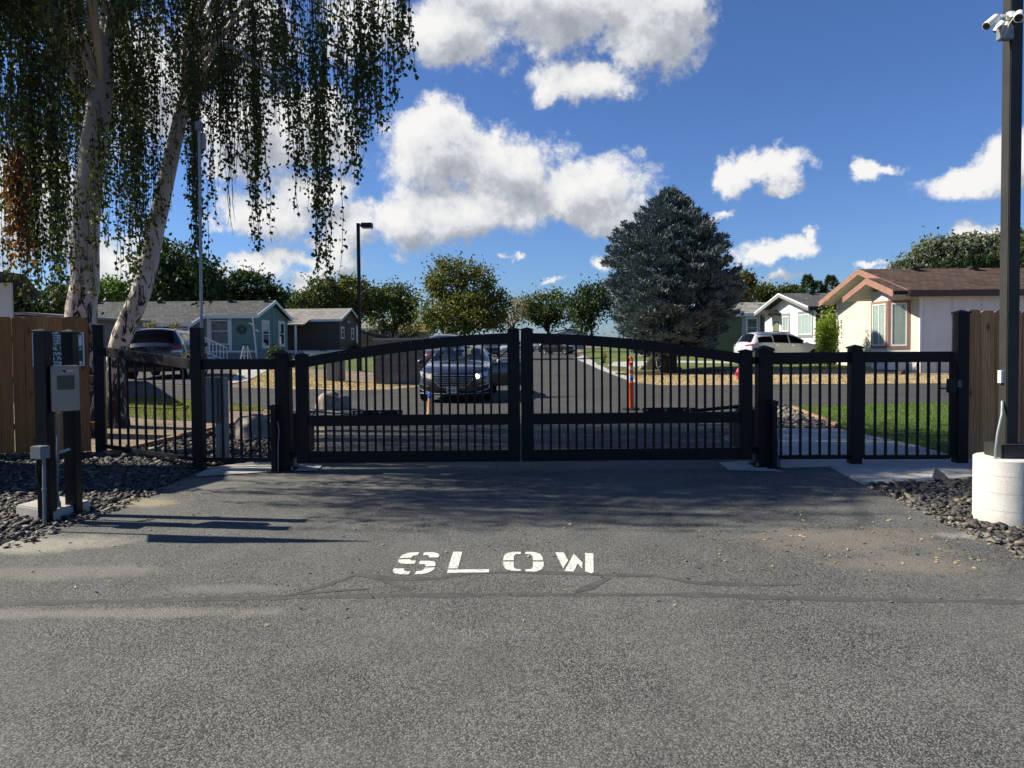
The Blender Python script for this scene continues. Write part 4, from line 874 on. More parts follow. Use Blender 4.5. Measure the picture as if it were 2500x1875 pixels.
# ------------------------------------------------------------------ gravel stones (one mesh per bed), boulders, edging
def stones(name, polys, n, s0, s1, mat, label, seed, big=0.1, zoff=0.012):
    rng = np.random.default_rng(seed); pts = []
    for poly, cnt in zip(polys, n):
        xs = [p[0] for p in poly]; ys = [p[1] for p in poly]; c = 0; tries = 0
        while c < cnt and tries < cnt * 12:
            tries += 1; x = rng.uniform(min(xs), max(xs)); y = rng.uniform(min(ys), max(ys))
            if y < 3 or x < -11 or x > 10: continue
            if inside(poly, x, y): pts.append((x, y)); c += 1
    bm = bmesh.new(); bmesh.ops.create_icosphere(bm, subdivisions=1, radius=1); bm.verts.ensure_lookup_table()
    V0 = np.array([v.co[:] for v in bm.verts]); bm.faces.ensure_lookup_table(); F0 = np.array([[v.index for v in f.verts] for f in bm.faces]); bm.free()
    N = len(pts); nv = len(V0)
    protos = [V0 * (1 + rng.uniform(-0.48, 0.38, (nv, 1))) for _ in range(24)]
    allv = np.zeros((N, nv, 3))
    for i, (x, y) in enumerate(pts):
        s = rng.uniform(s0, s1) * (rng.uniform(1.3, 1.9) if rng.random() < big else 1)
        sc = np.array([s * rng.uniform(0.8, 1.4), s * rng.uniform(0.7, 1.1), s * rng.uniform(0.32, 0.7)])
        a = rng.uniform(0, 6.28); t = rng.uniform(-0.5, 0.5); ca, sa, ct, st = math.cos(a), math.sin(a), math.cos(t), math.sin(t)
        Rm = np.array([[ca, -sa, 0], [sa, ca, 0], [0, 0, 1]]) @ np.array([[ct, 0, st], [0, 1, 0], [-st, 0, ct]])
        allv[i] = (protos[rng.integers(24)] * sc) @ Rm.T + np.array([x, y, h(x, y) + zoff + s * rng.uniform(0.1, 0.6)])
    idx = (F0[None] + (np.arange(N) * nv)[:, None, None]).reshape(-1)
    o = fast_mesh(name, allv.reshape(-1, 3), 3, idx, mat); return tag(o, label, 'gravel', None, 'stuff')
stones('gravel', [gravL], [11500], 0.014, 0.031, M['rock'], 'dark angular gravel around the intercom pedestal', 21)
stones('gravel', [gravR], [5200], 0.015, 0.034, M['rock'], 'dark angular gravel around the concrete pier', 22)
stones('gravel', [gravL_back], [3600], 0.026, 0.045, M['rock'], 'dark gravel bed behind the left metal fence', 23)
stones('gravel', [gravR_back], [2000], 0.028, 0.05, M['rock_tan'], 'pale gravel corner behind the right gate post', 24)
edge_pts = gp((108, 1296), (226, 1254), (300, 1228), (2440, 1322), (2500, 1344))
stones('gravel', [wob(gp((0, 1336), (108, 1296), (226, 1254), (280, 1233), (343, 1210), (407, 1192), (440, 1185), (350, 1222), (240, 1268), (120, 1308), (0, 1352)), 0.03, 0.2, 2), wob(gp((2115, 1189), (2206, 1218), (2315, 1272), (2452, 1328), (2540, 1362), (2540, 1385), (2440, 1340), (2300, 1282), (2190, 1225)), 0.03, .2, 3)], [160, 150], 0.010, 0.026, M['rock_tan'], 'loose pale stones strewn along the asphalt edge', 25)
def boulder(px0, px1, ptop, pbase, label, seed, Y=None, grp='boulders beside the entrance lane', mat='boulder', depth=0.8, sink=0.1):
    rr = random.Random(seed); c = G((px0 + px1) / 2, pbase); s = c.y / FPX; w = (px1 - px0) * s; hh = (pbase - ptop) * s
    bm = bmesh.new(); bmesh.ops.create_icosphere(bm, subdivisions=4, radius=1)
    from mathutils import noise as mn
    o3 = Vector((seed * 3.1, 0, 0))
    for v in bm.verts:
        p = v.co.copy(); k = 1 + 0.22 * mn.noise(p * 1.3 + o3) + 0.09 * mn.noise(p * 3.5 + o3) + 0.03 * mn.noise(p * 9 + o3)
        q = p * k; q.z = max(q.z, -0.35)
        if q.z > 0.62: q.z = 0.62 + (q.z - 0.62) * 0.6
        v.co = (q.x * w * 0.5, q.y * w * 0.5 * depth, (q.z + sink) * hh * 1.12)
    me = bpy.data.meshes.new('boulder'); bm.to_mesh(me); bm.free(); me.materials.append(M[mat])
    for p in me.polygons: p.use_smooth = True
    o = bpy.data.objects.new('boulder', me); COL.objects.link(o); o.location = (c.x, c.y + w * 0.3, h(c.x, c.y)); return tag(o, label, 'boulder', grp)
boulder(560, 660, 1018, 1078, 'wide tan boulder in the gravel right of the utility box', 4)
boulder(768, 846, 958, 1002, 'grey brown boulder seen through the left gate leaf', 9)
boulder(560, 486, 0, 0, '', 1) if False else None
boulder(470, 515, 1128, 1147, 'small flat rock at the foot of the black fence post', 12, grp='small rocks') if False else None
fl = MB(); 
def timber(pts, label):
    P2 = [G(*p) for p in pts]; root = None
    b = MB()
    for a, c in zip(P2[:-1], P2[1:]):
        d = (c - a).normalized(); nrm = Vector((-d.y, d.x, 0)).normalized()
        b.prism([a - nrm * 0.045 - Vector((0, 0, 0.03)), a + nrm * 0.045 - Vector((0, 0, 0.03)), a + nrm * 0.045 + Vector((0, 0, 0.085)), a - nrm * 0.045 + Vector((0, 0, 0.085))], (c - a) * 0.995)
    o = b.build('edging_timber', M['timber'], bevel=0.008); return tag(o, label, 'edging', 'timber bed edgings')
timber([(262, 1117), (475, 1065)], 'timber edging between dirt and gravel behind the left fence')
timber([(478, 1064), (680, 1014)], 'timber edging running past the wide boulder')
timber([(1933, 1000), (2046, 1046)], 'orange timber edging between gravel and lawn')
rk = G(2297, 1176)
b = MB(); b.add([(rk.x - 0.075, rk.y, 0.02), (rk.x + 0.085, rk.y - 0.03, 0.02), (rk.x + 0.07, rk.y + 0.09, 0.02), (rk.x - 0.05, rk.y + 0.08, 0.02), (rk.x - 0.06, rk.y + 0.02, 0.15), (rk.x - 0.045, rk.y + 0.03, 0.16), (rk.x + 0.05, rk.y + 0.0, 0.075), (rk.x + 0.045, rk.y + 0.06, 0.07)], [(0, 1, 6, 4), (1, 2, 7, 6), (2, 3, 5, 7), (3, 0, 4, 5), (4, 6, 7, 5), (3, 2, 1, 0)])
tag(b.build('rock', M['boulder'], bevel=0.008), 'upright pointed stone at the edge of the concrete walk', 'rock')
# ------------------------------------------------------------------ grass blades
def blades(name, polys, n, hmin, hmax, mat, label, seed, wid=0.006):
    rng = np.random.default_rng(seed); pts = []
    for poly, cnt in zip(polys, n):
        xs = [p[0] for p in poly]; ys = [p[1] for p in poly]; c = 0; t = 0
        while c < cnt and t < cnt * 10:
            t += 1; x = rng.uniform(max(min(xs), -14), min(max(xs), 17)); y = rng.uniform(min(ys), min(max(ys), 45))
            if inside(poly, x, y): pts.append((x, y, h(x, y))); c += 1
    B_ = np.array(pts); N = len(B_); a = rng.uniform(0, 6.28, N); hh = rng.uniform(hmin, hmax, N); ln = rng.uniform(0, 0.6, N) * hh; la = rng.uniform(0, 6.28, N)
    w = wid * rng.uniform(0.7, 1.4, N); dx, dy = np.cos(a) * w, np.sin(a) * w
    v = np.zeros((N, 3, 3)); v[:, 0] = B_ + np.stack([dx, dy, np.zeros(N)], 1); v[:, 1] = B_ - np.stack([dx, dy, np.zeros(N)], 1); v[:, 2] = B_ + np.stack([np.cos(la) * ln, np.sin(la) * ln, hh], 1)
    o = fast_mesh(name, v.reshape(-1, 3), 3, np.arange(N * 3), mat); return tag(o, label, 'grass', None, 'stuff')
blades('grass', [lawnR], [22000], 0.02, 0.055, M['blade'], 'grass blades of the lawn behind the walk gate', 31)
blades('grass', [lawnL], [9000], 0.02, 0.06, M['blade_dry'], 'grass blades of the small lawn by the birch', 32)
dryR = gp((2490, 934), (2000, 938), (1620, 941), (1562, 935), (1520, 910), (1600, 917), (2000, 917), (2490, 914)); dryL = gp((620, 946), (860, 951), (1023, 945), (1028, 936), (860, 932), (660, 902), (640, 912), (600, 935))
blades('dry_grass', [dryR, dryL], [14000, 9000], 0.012, 0.05, M['dryblade'], 'dry grass tufts along the far edge of the street', 33, 0.02)
# ------------------------------------------------------------------ trees
def leaf_quads(c, ln, wd, rng, down=0.0, axis=None):
    N = len(c); d = rng.normal(size=(N, 3)) if axis is None else axis + rng.normal(size=(N, 3)) * 0.35
    d[:, 2] -= down; d /= np.linalg.norm(d, axis=1)[:, None]
    r = rng.normal(size=(N, 3)); s = np.cross(d, r); s /= np.maximum(np.linalg.norm(s, axis=1)[:, None], 1e-6)
    L = (ln * rng.uniform(0.7, 1.3, N))[:, None]; Wd = (wd * rng.uniform(0.7, 1.3, N))[:, None]
    v = np.zeros((N, 4, 3)); v[:, 0] = c; v[:, 1] = c + d * L * 0.4 + s * Wd * 0.5; v[:, 2] = c + d * L; v[:, 3] = c + d * L * 0.4 - s * Wd * 0.5
    return v.reshape(-1, 3), np.arange(N * 4)
LEAF = {}
def leafmat(key, c1, c2, c3=None, tr=0.3):
    if key not in LEAF: LEAF[key] = leaf('leaf_' + key, c1, c2, c3, tr)
    return LEAF[key]
DK = leafmat('dark', (0.022, 0.042, 0.014), (0.045, 0.072, 0.022), None, 0.25); MD = leafmat('mid', (0.040, 0.068, 0.018), (0.085, 0.11, 0.03), (0.10, 0.095, 0.03))
YL = leafmat('yellow', (0.075, 0.095, 0.020), (0.13, 0.14, 0.03), (0.15, 0.10, 0.03)); BR = leafmat('bright', (0.14, 0.21, 0.025), (0.25, 0.32, 0.045)); OL = leafmat('olive', (0.055, 0.075, 0.03), (0.10, 0.12, 0.055))
GRY = leafmat('grey', (0.10, 0.12, 0.08), (0.17, 0.19, 0.13)); BARE = leafmat('rusty', (0.14, 0.11, 0.07), (0.22, 0.17, 0.11))
def tree(label, lobes, base, mat, n=6000, ls=0.30, seed=1, kind='tree', cl=1.0, weep=0.0, trunk_r=0.18, name='tree', group='trees beyond the houses', limbs=7, sky=0.25):
    # lobes: (cx, cy, cz, rx, ry, rz) world ellipsoids of leaf clumps; base: (x, y)
    rng = np.random.default_rng(seed); z0 = h(*base); root = thing(name, label, kind, (base[0], base[1], z0), 0, group)
    vol = np.array([l[3] * l[4] * l[5] for l in lobes]) ** 0.75; vol = vol / vol.sum(); cs = []
    ends = []
    for l, f in zip(lobes, vol):
        k = max(5, int(n * f)); ncl = max(6, int(34 * cl * f ** 0.5 * 1.6)); u = rng.normal(size=(ncl, 3)); u /= np.linalg.norm(u, axis=1)[:, None]; rad = rng.uniform(0.45, 1.0, ncl)[:, None] ** 0.6
        cc = np.array(l[:3]) + u * rad * np.array(l[3:]) * 0.88; sg = np.array(l[3:]) * rng.uniform(0.13, 0.30, ncl)[:, None]
        ends += list(cc[:: max(1, ncl // limbs)])
        w = rng.integers(0, ncl, k); p = cc[w] + rng.normal(size=(k, 3)) * sg[w] * np.where(rng.random(k) < 0.13, 1.2, 0.72)[:, None]; cs.append(p)
    c = np.concatenate(cs)
    if weep:
        m_ = rng.random(len(c)) < 0.75; c[m_, 2] -= rng.exponential(weep, m_.sum())
    c = c[c[:, 2] > z0 + 0.35]
    v, i = leaf_quads(c, ls, ls * 0.55, rng, down=1.2 if weep else -0.15); v -= np.array([base[0], base[1], z0])
    fast_mesh('crown', v, 4, i, mat, root)
    top = max(l[2] for l in lobes); b = MB(); mid = Vector((np.mean([l[0] for l in lobes]), np.mean([l[1] for l in lobes]), top))
    bs = Vector((base[0], base[1], z0 - 0.05)); kk = bs.lerp(mid, 0.35); b.tube([bs, bs.lerp(kk, 0.5) + Vector((0.05, 0, 0)), kk, mid], [trunk_r * 1.15, trunk_r, trunk_r * 0.8, trunk_r * 0.3], 8)
    for e in ends[:24]:
        e = Vector(e); st = kk.lerp(mid, rng.uniform(0, 0.5)); b.tube([st, st.lerp(e, 0.5) + Vector((0, 0, 0.2)), e], [trunk_r * 0.4, trunk_r * 0.25, trunk_r * 0.08], 5)
    b.build('trunk', M['bark'], root, smooth=60)
    return root
def lob(px, py, rx, ry, Y, rd=None):      # ellipsoid seen at a pixel, with its real size at depth Y
    c = P(px, py, Y); s = Y / FPX; return (c.x, c.y, c.z, rx * s * 1.16, (rd or (rx + ry) / 2) * s * 1.1, ry * s * 1.08)
def bx(px, Y): return (P(px, 840, Y).x, Y)
tree('weeping willow with drooping brown green fronds behind the teal house', [lob(430, 660, 85, 62, 56), lob(400, 640, 55, 60, 57), lob(470, 690, 55, 50, 55)], bx(430, 56), DK, 9000, 0.42, 41, weep=0.9)
tree('small dark tree between the willow and the round dark tree', [lob(515, 700, 30, 46, 60)], bx(515, 60), DK, 2200, 0.32, 42)
tree('broad dark round tree behind the teal house', [lob(612, 715, 82, 46, 64), lob(575, 728, 50, 40, 63), lob(660, 735, 45, 36, 63)], bx(615, 64), DK, 9000, 0.34, 43)
tree('light green tree seen between the two birch trunks', [lob(266, 722, 45, 40, 60)], bx(266, 60), leafmat('light', (0.07, 0.13, 0.03), (0.12, 0.19, 0.045)), 2600, 0.34, 44)
tree('dark dense tree behind the cedar board fence', [lob(110, 745, 95, 65, 34), lob(30, 740, 60, 60, 35)], bx(100, 35), DK, 6000, 0.26, 45)
tree('feathery green tree left of the tall lamp post', [lob(745, 742, 55, 36, 72), lob(785, 720, 40, 45, 73)], bx(755, 72), MD, 4200, 0.36, 46)
tree('spreading yellow green tree behind the tall lamp post', [lob(862, 722, 62, 48, 76), lob(905, 735, 40, 40, 77), lob(830, 740, 40, 38, 75)], bx(865, 76), YL, 5200, 0.38, 47)
tree('rounded olive tree behind the tan house', [lob(950, 745, 56, 56, 80), lob(985, 740, 36, 50, 81)], bx(955, 80), MD, 5200, 0.36, 48, weep=0.4)
tree('large two lobed maple beside the second lamp post', [lob(1093, 690, 46, 60, 62, 60), lob(1150, 690, 62, 55, 62), lob(1065, 750, 50, 62, 61), lob(1160, 765, 72, 52, 61), lob(1110, 770, 78, 52, 60), lob(1205, 760, 40, 55, 63)], bx(1135, 62), YL, 15000, 0.29, 49, cl=1.7)
tree('thin half bare tree right of the large maple', [lob(1248, 770, 32, 42, 80), lob(1262, 752, 26, 32, 82)], bx(1250, 80), BARE, 700, 0.34, 50, trunk_r=0.13, limbs=16)
tree('round topped street tree with open trunks at the far end', [lob(1325, 750, 58, 42, 88), lob(1365, 755, 45, 40, 88), lob(1300, 770, 30, 30, 88)], bx(1345, 88), MD, 5600, 0.36, 51, trunk_r=0.22, limbs=12)
tree('drooping dark tree just left of the spruce', [lob(1435, 740, 50, 50, 84), lob(1460, 725, 40, 42, 84), lob(1420, 775, 28, 30, 84)], bx(1448, 84), DK, 4800, 0.36, 52, weep=0.5)
tree('autumn tinged tree at the right edge of the spruce', [lob(1795, 715, 38, 50, 66), lob(1815, 690, 26, 30, 66)], bx(1800, 66), leafmat('autumn', (0.05, 0.065, 0.02), (0.10, 0.085, 0.025), (0.18, 0.09, 0.02)), 3600, 0.30, 53)
for k, (px, w) in enumerate(((1850, 40), (1895, 38), (1935, 30))):
    tree(('bushy green tree above the grey shingle roof', 'middle bushy green tree above the grey roofs', 'small bushy tree beside the pointed conifers')[k], [lob(px, 722 + k * 3, w, 30, 85)], bx(px, 85), MD, 1900, 0.36, 60 + k)
def conifer(label, px, ptop, pbase, pw, Y, mat, n, seed, ls=0.3, group='conifers beyond the roofs', rough=0.35, pw_top=0.1, name='conifer_tree'):
    rng = np.random.default_rng(seed); tp = P(px, ptop, Y); x, y = tp.x, Y; z0 = h(x, y); H_ = tp.z - z0; Wd = pw / 2 * Y / FPX
    root = thing(name, label, 'conifer', (x, y, z0), 0, group)
    t = rng.random(n) ** 1.35; az = rng.uniform(0, 6.28, n); rmax = Wd * np.minimum(1, (1 - t) * 1.15 + pw_top * 0.5) * (1 + rough * np.sin(az * 3 + t * 25 + rng.normal(0, .3, n)))
    r = rmax * rng.uniform(0.35, 1, n) ** 0.5
    c = np.stack([np.cos(az) * r, np.sin(az) * r, 0.3 + t * (H_ - 0.5)], 1); ax = np.stack([np.cos(az), np.sin(az), 0.55 * np.ones(n)], 1)
    v, i = leaf_quads(c, ls, ls * 0.35, rng, 0, ax); fast_mesh('crown', v, 4, i, mat, root)
    b = MB(); b.tube([(x, y, z0 - 0.05), (x, y, z0 + H_ * 0.95)], [0.16, 0.02], 7); b.build('trunk', M['bark'], root)
conifer('tall pointed conifer left of its group above the dark roof', 1972, 668, 830, 120, 78, DK, 5200, 71, 0.34)
conifer('lower middle conifer between two pointed ones', 1998, 684, 830, 110, 79, DK, 4600, 72, 0.34)
conifer('pointed conifer nearest the pink gable', 2029, 670, 830, 135, 78, DK, 5600, 73, 0.34)
for k, (px, pt_, w) in enumerate(((2205, 636, 60), (2245, 606, 70), (2285, 582, 80), (2330, 578, 80), (2375, 572, 90), (2425, 570, 90), (2475, 566, 80))):
    tree(('silvery poplar at the left end of the row behind the brown roof', 'second silvery poplar above the brown roof', 'tall silvery poplar left of the dark cypresses', 'tall silvery poplar above the dark cypresses', 'broad silvery poplar near the steel pole', 'poplar partly behind the steel pole', 'tall poplar right of the steel pole')[k],
         [lob(px, pt_ + 55, w * 0.55, 52, 62), lob(px + 8, pt_ + 25, w * 0.35, 28, 62)], bx(px, 62), GRY if k != 6 else OL, 3000, 0.34, 80 + k, group='poplars behind the brown roof', weep=0)
for k, px in enumerate((2300, 2345, 2372, 2398, 2424)):
    conifer(('dark columnar cypress at the left of the cypress row', 'second dark columnar cypress in the row', 'middle dark columnar cypress in the row', 'fourth dark columnar cypress in the row', 'dark columnar cypress nearest the steel pole')[k], px, 622 - (k % 2) * 8, 800, 46, 54, leafmat('cypress', (0.016, 0.034, 0.010), (0.032, 0.055, 0.015), None, 0.1), 3400, 95 + k, 0.26, 'columnar cypresses behind the brown roof', 0.08, 1.5, 'cypress_tree')
tree('green oak at the right edge behind the board fence', [lob(2510, 610, 50, 60, 52)], bx(2510, 52), OL, 2600, 0.3, 99)
# ------------------------------------------------------------------ blue spruce
def spruce():
    rng = np.random.default_rng(5); Y = 32.2; base = (P(1636, 840, Y).x, Y); z0 = h(*base); tp = P(1642, 460, Y).z - z0
    root = thing('spruce_tree', 'big dense blue spruce standing on the corner lawn', 'spruce', (base[0], base[1], z0))
    prof = [(0.0, 0.50), (0.08, 0.74), (0.2, 0.92), (0.34, 1.0), (0.55, 0.90), (0.695, 0.80), (0.84, 0.48), (0.93, 0.27), (0.98, 0.12), (1.0, 0.03)]
    ts = [p[0] for p in prof]; rs = [p[1] for p in prof]; Wd = 150 * Y / FPX; zlow = 0.95
    cs = []; axs = []; br = MB()
    nb = 430
    for k in range(nb):
        t = ((k + rng.random()) / nb) ** 1.18; az = k * 2.39996 + rng.normal(0, 0.25)
        lump = 1 + 0.13 * math.sin(3 * az + 7 * t) + float(np.clip(rng.normal(0, 0.11), -0.2, 0.13))
        L = Wd * np.interp(t, ts, rs) * lump; zb = zlow + t * (tp - zlow - 0.15)
        d = np.array([math.cos(az), math.sin(az), 0]); m_ = int(20 + L * 44); u = rng.uniform(0.22, 1.0, m_) ** 0.6
        sag = -0.30 * (1 - t) * L * 0.45
        pos = d[None] * (u * L)[:, None]; pos[:, 2] = zb + sag * u * u + 0.38 * L * 0.4 * u ** 3
        sp = 0.06 + 0.10 * L * np.sin(np.pi * np.clip(u * 0.92, 0, 1)); side = np.array([-d[1], d[0], 0])
        q = rng.normal(size=m_) * sp * 1.1; pos += side[None] * q[:, None]; pos[:, 2] += rng.normal(size=m_) * 0.06 - np.abs(q) * 0.2
        ax = d[None] * 0.9 + side[None] * (np.sign(q) * np.minimum(1, np.abs(q) / 0.12))[:, None] * 0.7 + np.array([0, 0, 0.42 + 0.5 * t])[None]
        cs.append(pos); axs.append(ax)
        if k % 4 == 0: br.tube([(base[0], base[1], z0 + zb), (base[0] + d[0] * L * 0.85, base[1] + d[1] * L * 0.85, z0 + zb + sag * 0.6)], [0.035, 0.008], 4)
    # leading shoots
    for k in range(26):
        a = rng.uniform(0, 6.28); r = rng.uniform(0, 0.75); pos = np.zeros((14, 3)); pos[:, 0] = math.cos(a) * r; pos[:, 1] = math.sin(a) * r; pos[:, 2] = tp - 0.05 - r * 0.95 - 0.8 + np.linspace(0, 1, 14) * (0.8 + rng.uniform(-.15, .1)); cs.append(pos)
        axs.append(np.tile([math.cos(a) * 0.2, math.sin(a) * .2, 1.0], (14, 1)))
    c = np.concatenate(cs); ax = np.concatenate(axs); reps = 3
    c = np.repeat(c, reps, 0) + rng.normal(size=(len(c) * reps, 3)) * 0.03; ax = np.repeat(ax, reps, 0)
    v, i = leaf_quads(c, 0.19, 0.05, rng, 0, ax); fast_mesh('crown', v, 4, i, M['spruce'], root)
    br.tube([(base[0], base[1], z0 - 0.05), (base[0], base[1], z0 + 1.4), (base[0], base[1], z0 + tp * 0.96)], [0.33, 0.27, 0.03], 12); br.build('trunk', M['bark'], root, smooth=50)
spruce()
# ------------------------------------------------------------------ weeping birch
def birch():
    rng = np.random.default_rng(17); rr = random.Random(17)
    Y1, Y2 = 11.6, 12.6
    t1 = [P(200, 1010, Y1), P(198, 780, Y1), P(207, 690, Y1), P(209, 560, Y1), P(217, 458, Y1), P(233, 320, Y1), P(250, 215, Y1), P(258, 110, Y1), P(268, 0, Y1), P(280, -160, Y1), P(292, -380, Y1)]
    t1[0].z = h(t1[0].x, Y1) - 0.1
    r1 = [0.29, 0.232, 0.215, 0.20, 0.205, 0.185, 0.165, 0.12, 0.11, 0.08, 0.02]
    t2 = [P(282, 1040, Y2), P(284, 940, Y2), P(287, 860, Y2), P(308, 795, Y2), P(340, 725, Y2), P(362, 650, Y2), P(378, 570, Y2), P(412, 410, Y2), P(443, 275, Y2), P(462, 180, Y2), P(474, 60, Y2), P(482, -120, Y2), P(490, -320, Y2)]
    t2[0].z = h(t2[0].x, Y2) - 0.1
    r2 = [0.26, 0.16, 0.165, 0.17, 0.165, 0.15, 0.145, 0.135, 0.115, 0.09, 0.075, 0.05, 0.02]
    base = Vector((t1[1].x + 0.3, 12.0, h(t1[0].x, 12)))
    root = thing('birch_tree', 'tall weeping birch with two pale trunks and hanging leaf strands', 'birch', base)
    def smooth_path(pts, rs, k=5):
        out, ro = [], []
        for i in range(len(pts) - 1):
            p0, p1, p2, p3 = pts[max(i - 1, 0)], pts[i], pts[i + 1], pts[min(i + 2, len(pts) - 1)]
            for j in range(k):
                t = j / k; out.append(0.5 * ((2 * p1) + (p2 - p0) * t + (2 * p0 - 5 * p1 + 4 * p2 - p3) * t * t + (3 * p1 - p0 - 3 * p2 + p3) * t ** 3)); ro.append((rs[i] * (1 - t) + rs[i + 1] * t) * (1 + rr.uniform(-0.035, 0.035)))
        return out + [pts[-1]], ro + [rs[-1]]
    for tp_, r_ in ((t1, r1), (t2, r2)):
        p, q = smooth_path(tp_, r_); b = MB(); b.tube(p, q, 16); b.build('trunk', M['birch'], root, smooth=60)
    lb = MB(); tw = MB()
    limb = [([P(242, 262, Y1), P(212, 230, Y1 - .1), P(170, 170, Y1 - .2), P(137, 115, Y1 - .3), P(110, 20, Y1 - .4), P(90, -120, Y1 - .5)], [0.10, 0.085, 0.08, 0.075, 0.05, 0.02]),
            ([P(252, 130, Y1), P(225, 80, Y1 - .2), P(200, 20, Y1 - .4), P(180, -80, Y1 - .6)], [0.08, 0.06, 0.05, 0.02]),
            ([P(462, 190, Y2), P(500, 120, Y2 - 1), P(563, 113, Y2 - 2), P(630, 160, Y2 - 2.4), P(692, 215, Y2 - 2.6), P(715, 270, Y2 - 2.6)], [0.05, 0.04, 0.032, 0.026, 0.02, 0.008])]
    for p, q in limb:
        a, c = smooth_path(p, q, 4); lb.tube(a, c, 8)
    ENV = [(-400, 520), (-60, 560), (0, 690), (60, 715), (110, 745), (150, 728), (168, 560), (200, 460), (245, 420), (262, 600), (300, 650), (340, 690), (356, 520), (440, 350), (452, 600), (470, 755), (488, 745), (500, 560), (535, 470), (550, 330), (590, 300), (600, 610), (640, 600), (652, 330), (695, 240), (702, 440), (740, 530), (772, 560), (778, 690), (798, 685), (808, 360), (840, 390), (866, 440), (876, 330), (905, 330), (950, 318), (968, 200), (990, 170), (1002, 40), (1010, -40)]
    EX, EY = [e[0] for e in ENV], [e[1] for e in ENV]
    anchors = []
    def lands_ok(q):
        lx, ly = q.x + 1.286 * q.z, q.y - 0.18 * q.z
        return ly > 5.45 and not (ly < 6.4 and lx > 3.3)
    srcs = [Vector(p) for p in t1[6:]] + [Vector(p) for p in t2[8:]] + [limb[0][0][3], limb[0][0][4]]
    for k in range(196):
        ez = rng.uniform(5.6, 11.0); ex = rng.uniform(-11.5, -1.0); ey = rng.uniform(6.6, 15.5)
        if k >= 130:      # unseen upper limbs, added so their shade lands before the gate
            ez = rng.uniform(6.4, 10.5); ex = rng.uniform(0.2, 4.8) - 1.286 * ez; ey = rng.choice([5.75, 6.2, 6.5, 7.0, 7.6, 8.1, 8.4]) + rng.normal(0, 0.12) + 0.18 * ez
            if ex > -2.5: continue
        e = Vector((ex, ey, ez)); px, py = project(e) if ey > 1 else (0, 0)
        if px > 985: continue
        if not lands_ok(e): continue
        if k < 130 and (ex + 6.2) ** 2 / 28 + (ey - 11) ** 2 / 22 > 1.0: continue
        s = min(srcs, key=lambda q: (q - e).length + 1.5 * abs(q.z - (ez - 1.0)))
        mid = s.lerp(e, 0.55) + Vector((0, 0, rng.uniform(0.4, 1.3))); end = e - Vector((0, 0, rng.uniform(0.2, 0.8)))
        path = [s, s.lerp(mid, 0.5) + Vector((0, 0, 0.25)), mid, e, end]; pp, rq = smooth_path(path, [0.05, 0.035, 0.025, 0.012, 0.004], 5); lb.tube(pp, rq, 5)
        L = len(pp)
        for j in range(int(L * 0.30), L):
            for _ in range(2):
                q = pp[j] + Vector((rng.normal(0, 0.28), rng.normal(0, 0.28), rng.normal(0, 0.08))); anchors.append((q, pp[j], k >= 130))
    leaves = []; tv = []
    def strand(q, zb, dens=1.0, sway=0.05, bare=0.0):
        n = max(3, int((q.z - zb) / 0.25)); pts = []; off = Vector((0, 0, 0))
        for i in range(n + 1):
            t = i / n; off += Vector((rng.normal(0, sway * 0.5), rng.normal(0, sway * 0.5), 0)); pts.append(Vector((q.x + off.x, q.y + off.y, q.z + (zb - q.z) * t)))
        tw.tube(pts, [0.005] + [0.0042] * (n - 1) + [0.002], 3, False)
        m_ = int((q.z - zb) / 0.034 * dens); t = rng.uniform(bare, 1, m_); ii = np.minimum((t * n).astype(int), n - 1); fr = t * n - ii
        A_ = np.array([p[:] for p in pts]); c = A_[ii] * (1 - fr)[:, None] + A_[ii + 1] * fr[:, None] + rng.normal(size=(m_, 3)) * np.array([0.032, 0.032, 0.0]); leaves.append(c)
    for q, a, up_ in anchors:
        px, py = project(q)
        env = np.interp(px, EX, EY)
        zenv = P(px, env, q.y).z if px > -700 else rng.uniform(3, 4)
        dep = rng.random()
        if not lands_ok(q): continue
        if rng.random() < 0.41 and not up_: continue
        full = q.z - zenv
        if full < 0.25: continue
        if up_ and rng.random() < 0.22: continue
        L = min(rng.uniform(0.5, 1.5) if up_ else rng.uniform(1.0, 4.8), full * (rng.uniform(0.45, 1.0) if dep < 0.8 else 1.0))
        if px > 480 and rng.random() < 0.45: continue
        if 160 < px < 268 and q.y < 11.9 and rng.random() < 0.86: continue
        if 345 < px < 470 and q.y < 12.9 and rng.random() < 0.62 and project(q - Vector((0, 0, L)))[1] > 250: continue
        tw.tube([a, q], [0.005, 0.004], 3, False)
        strand(q, q.z - L, rng.uniform(0.55, 1.25) * (0.8 if px > 560 else 1.0), bare=0.1 if rng.random() < .3 else 0)
    # the long strands that stand out against the sky and the roofs
    for (pxa, pxb, pt_, pb_, Y, n) in ((755, 800, -60, 690, 9.4, 16), (600, 645, 60, 612, 9.8, 10), (452, 490, 120, 752, 9.9, 14), (292, 345, 160, 690, 10.4, 26), (60, 150, 120, 740, 9.8, 46), (835, 870, -60, 445, 9.2, 10), (905, 960, -80, 325, 9.1, 16), (965, 1000, -80, 190, 9.1, 12), (700, 740, 40, 520, 9.5, 9), (530, 560, 60, 440, 9.7, 8), (0, 60, 200, 715, 9.6, 22), (655, 700, -40, 260, 9.3, 10), (232, 262, 300, 600, 11.0, 8), (360, 400, 120, 560, 11.5, 10), (570, 600, 250, 420, 10, 4), (870, 905, -80, 330, 9.2, 12), (165, 240, 380, 720, 11.1, 7)):
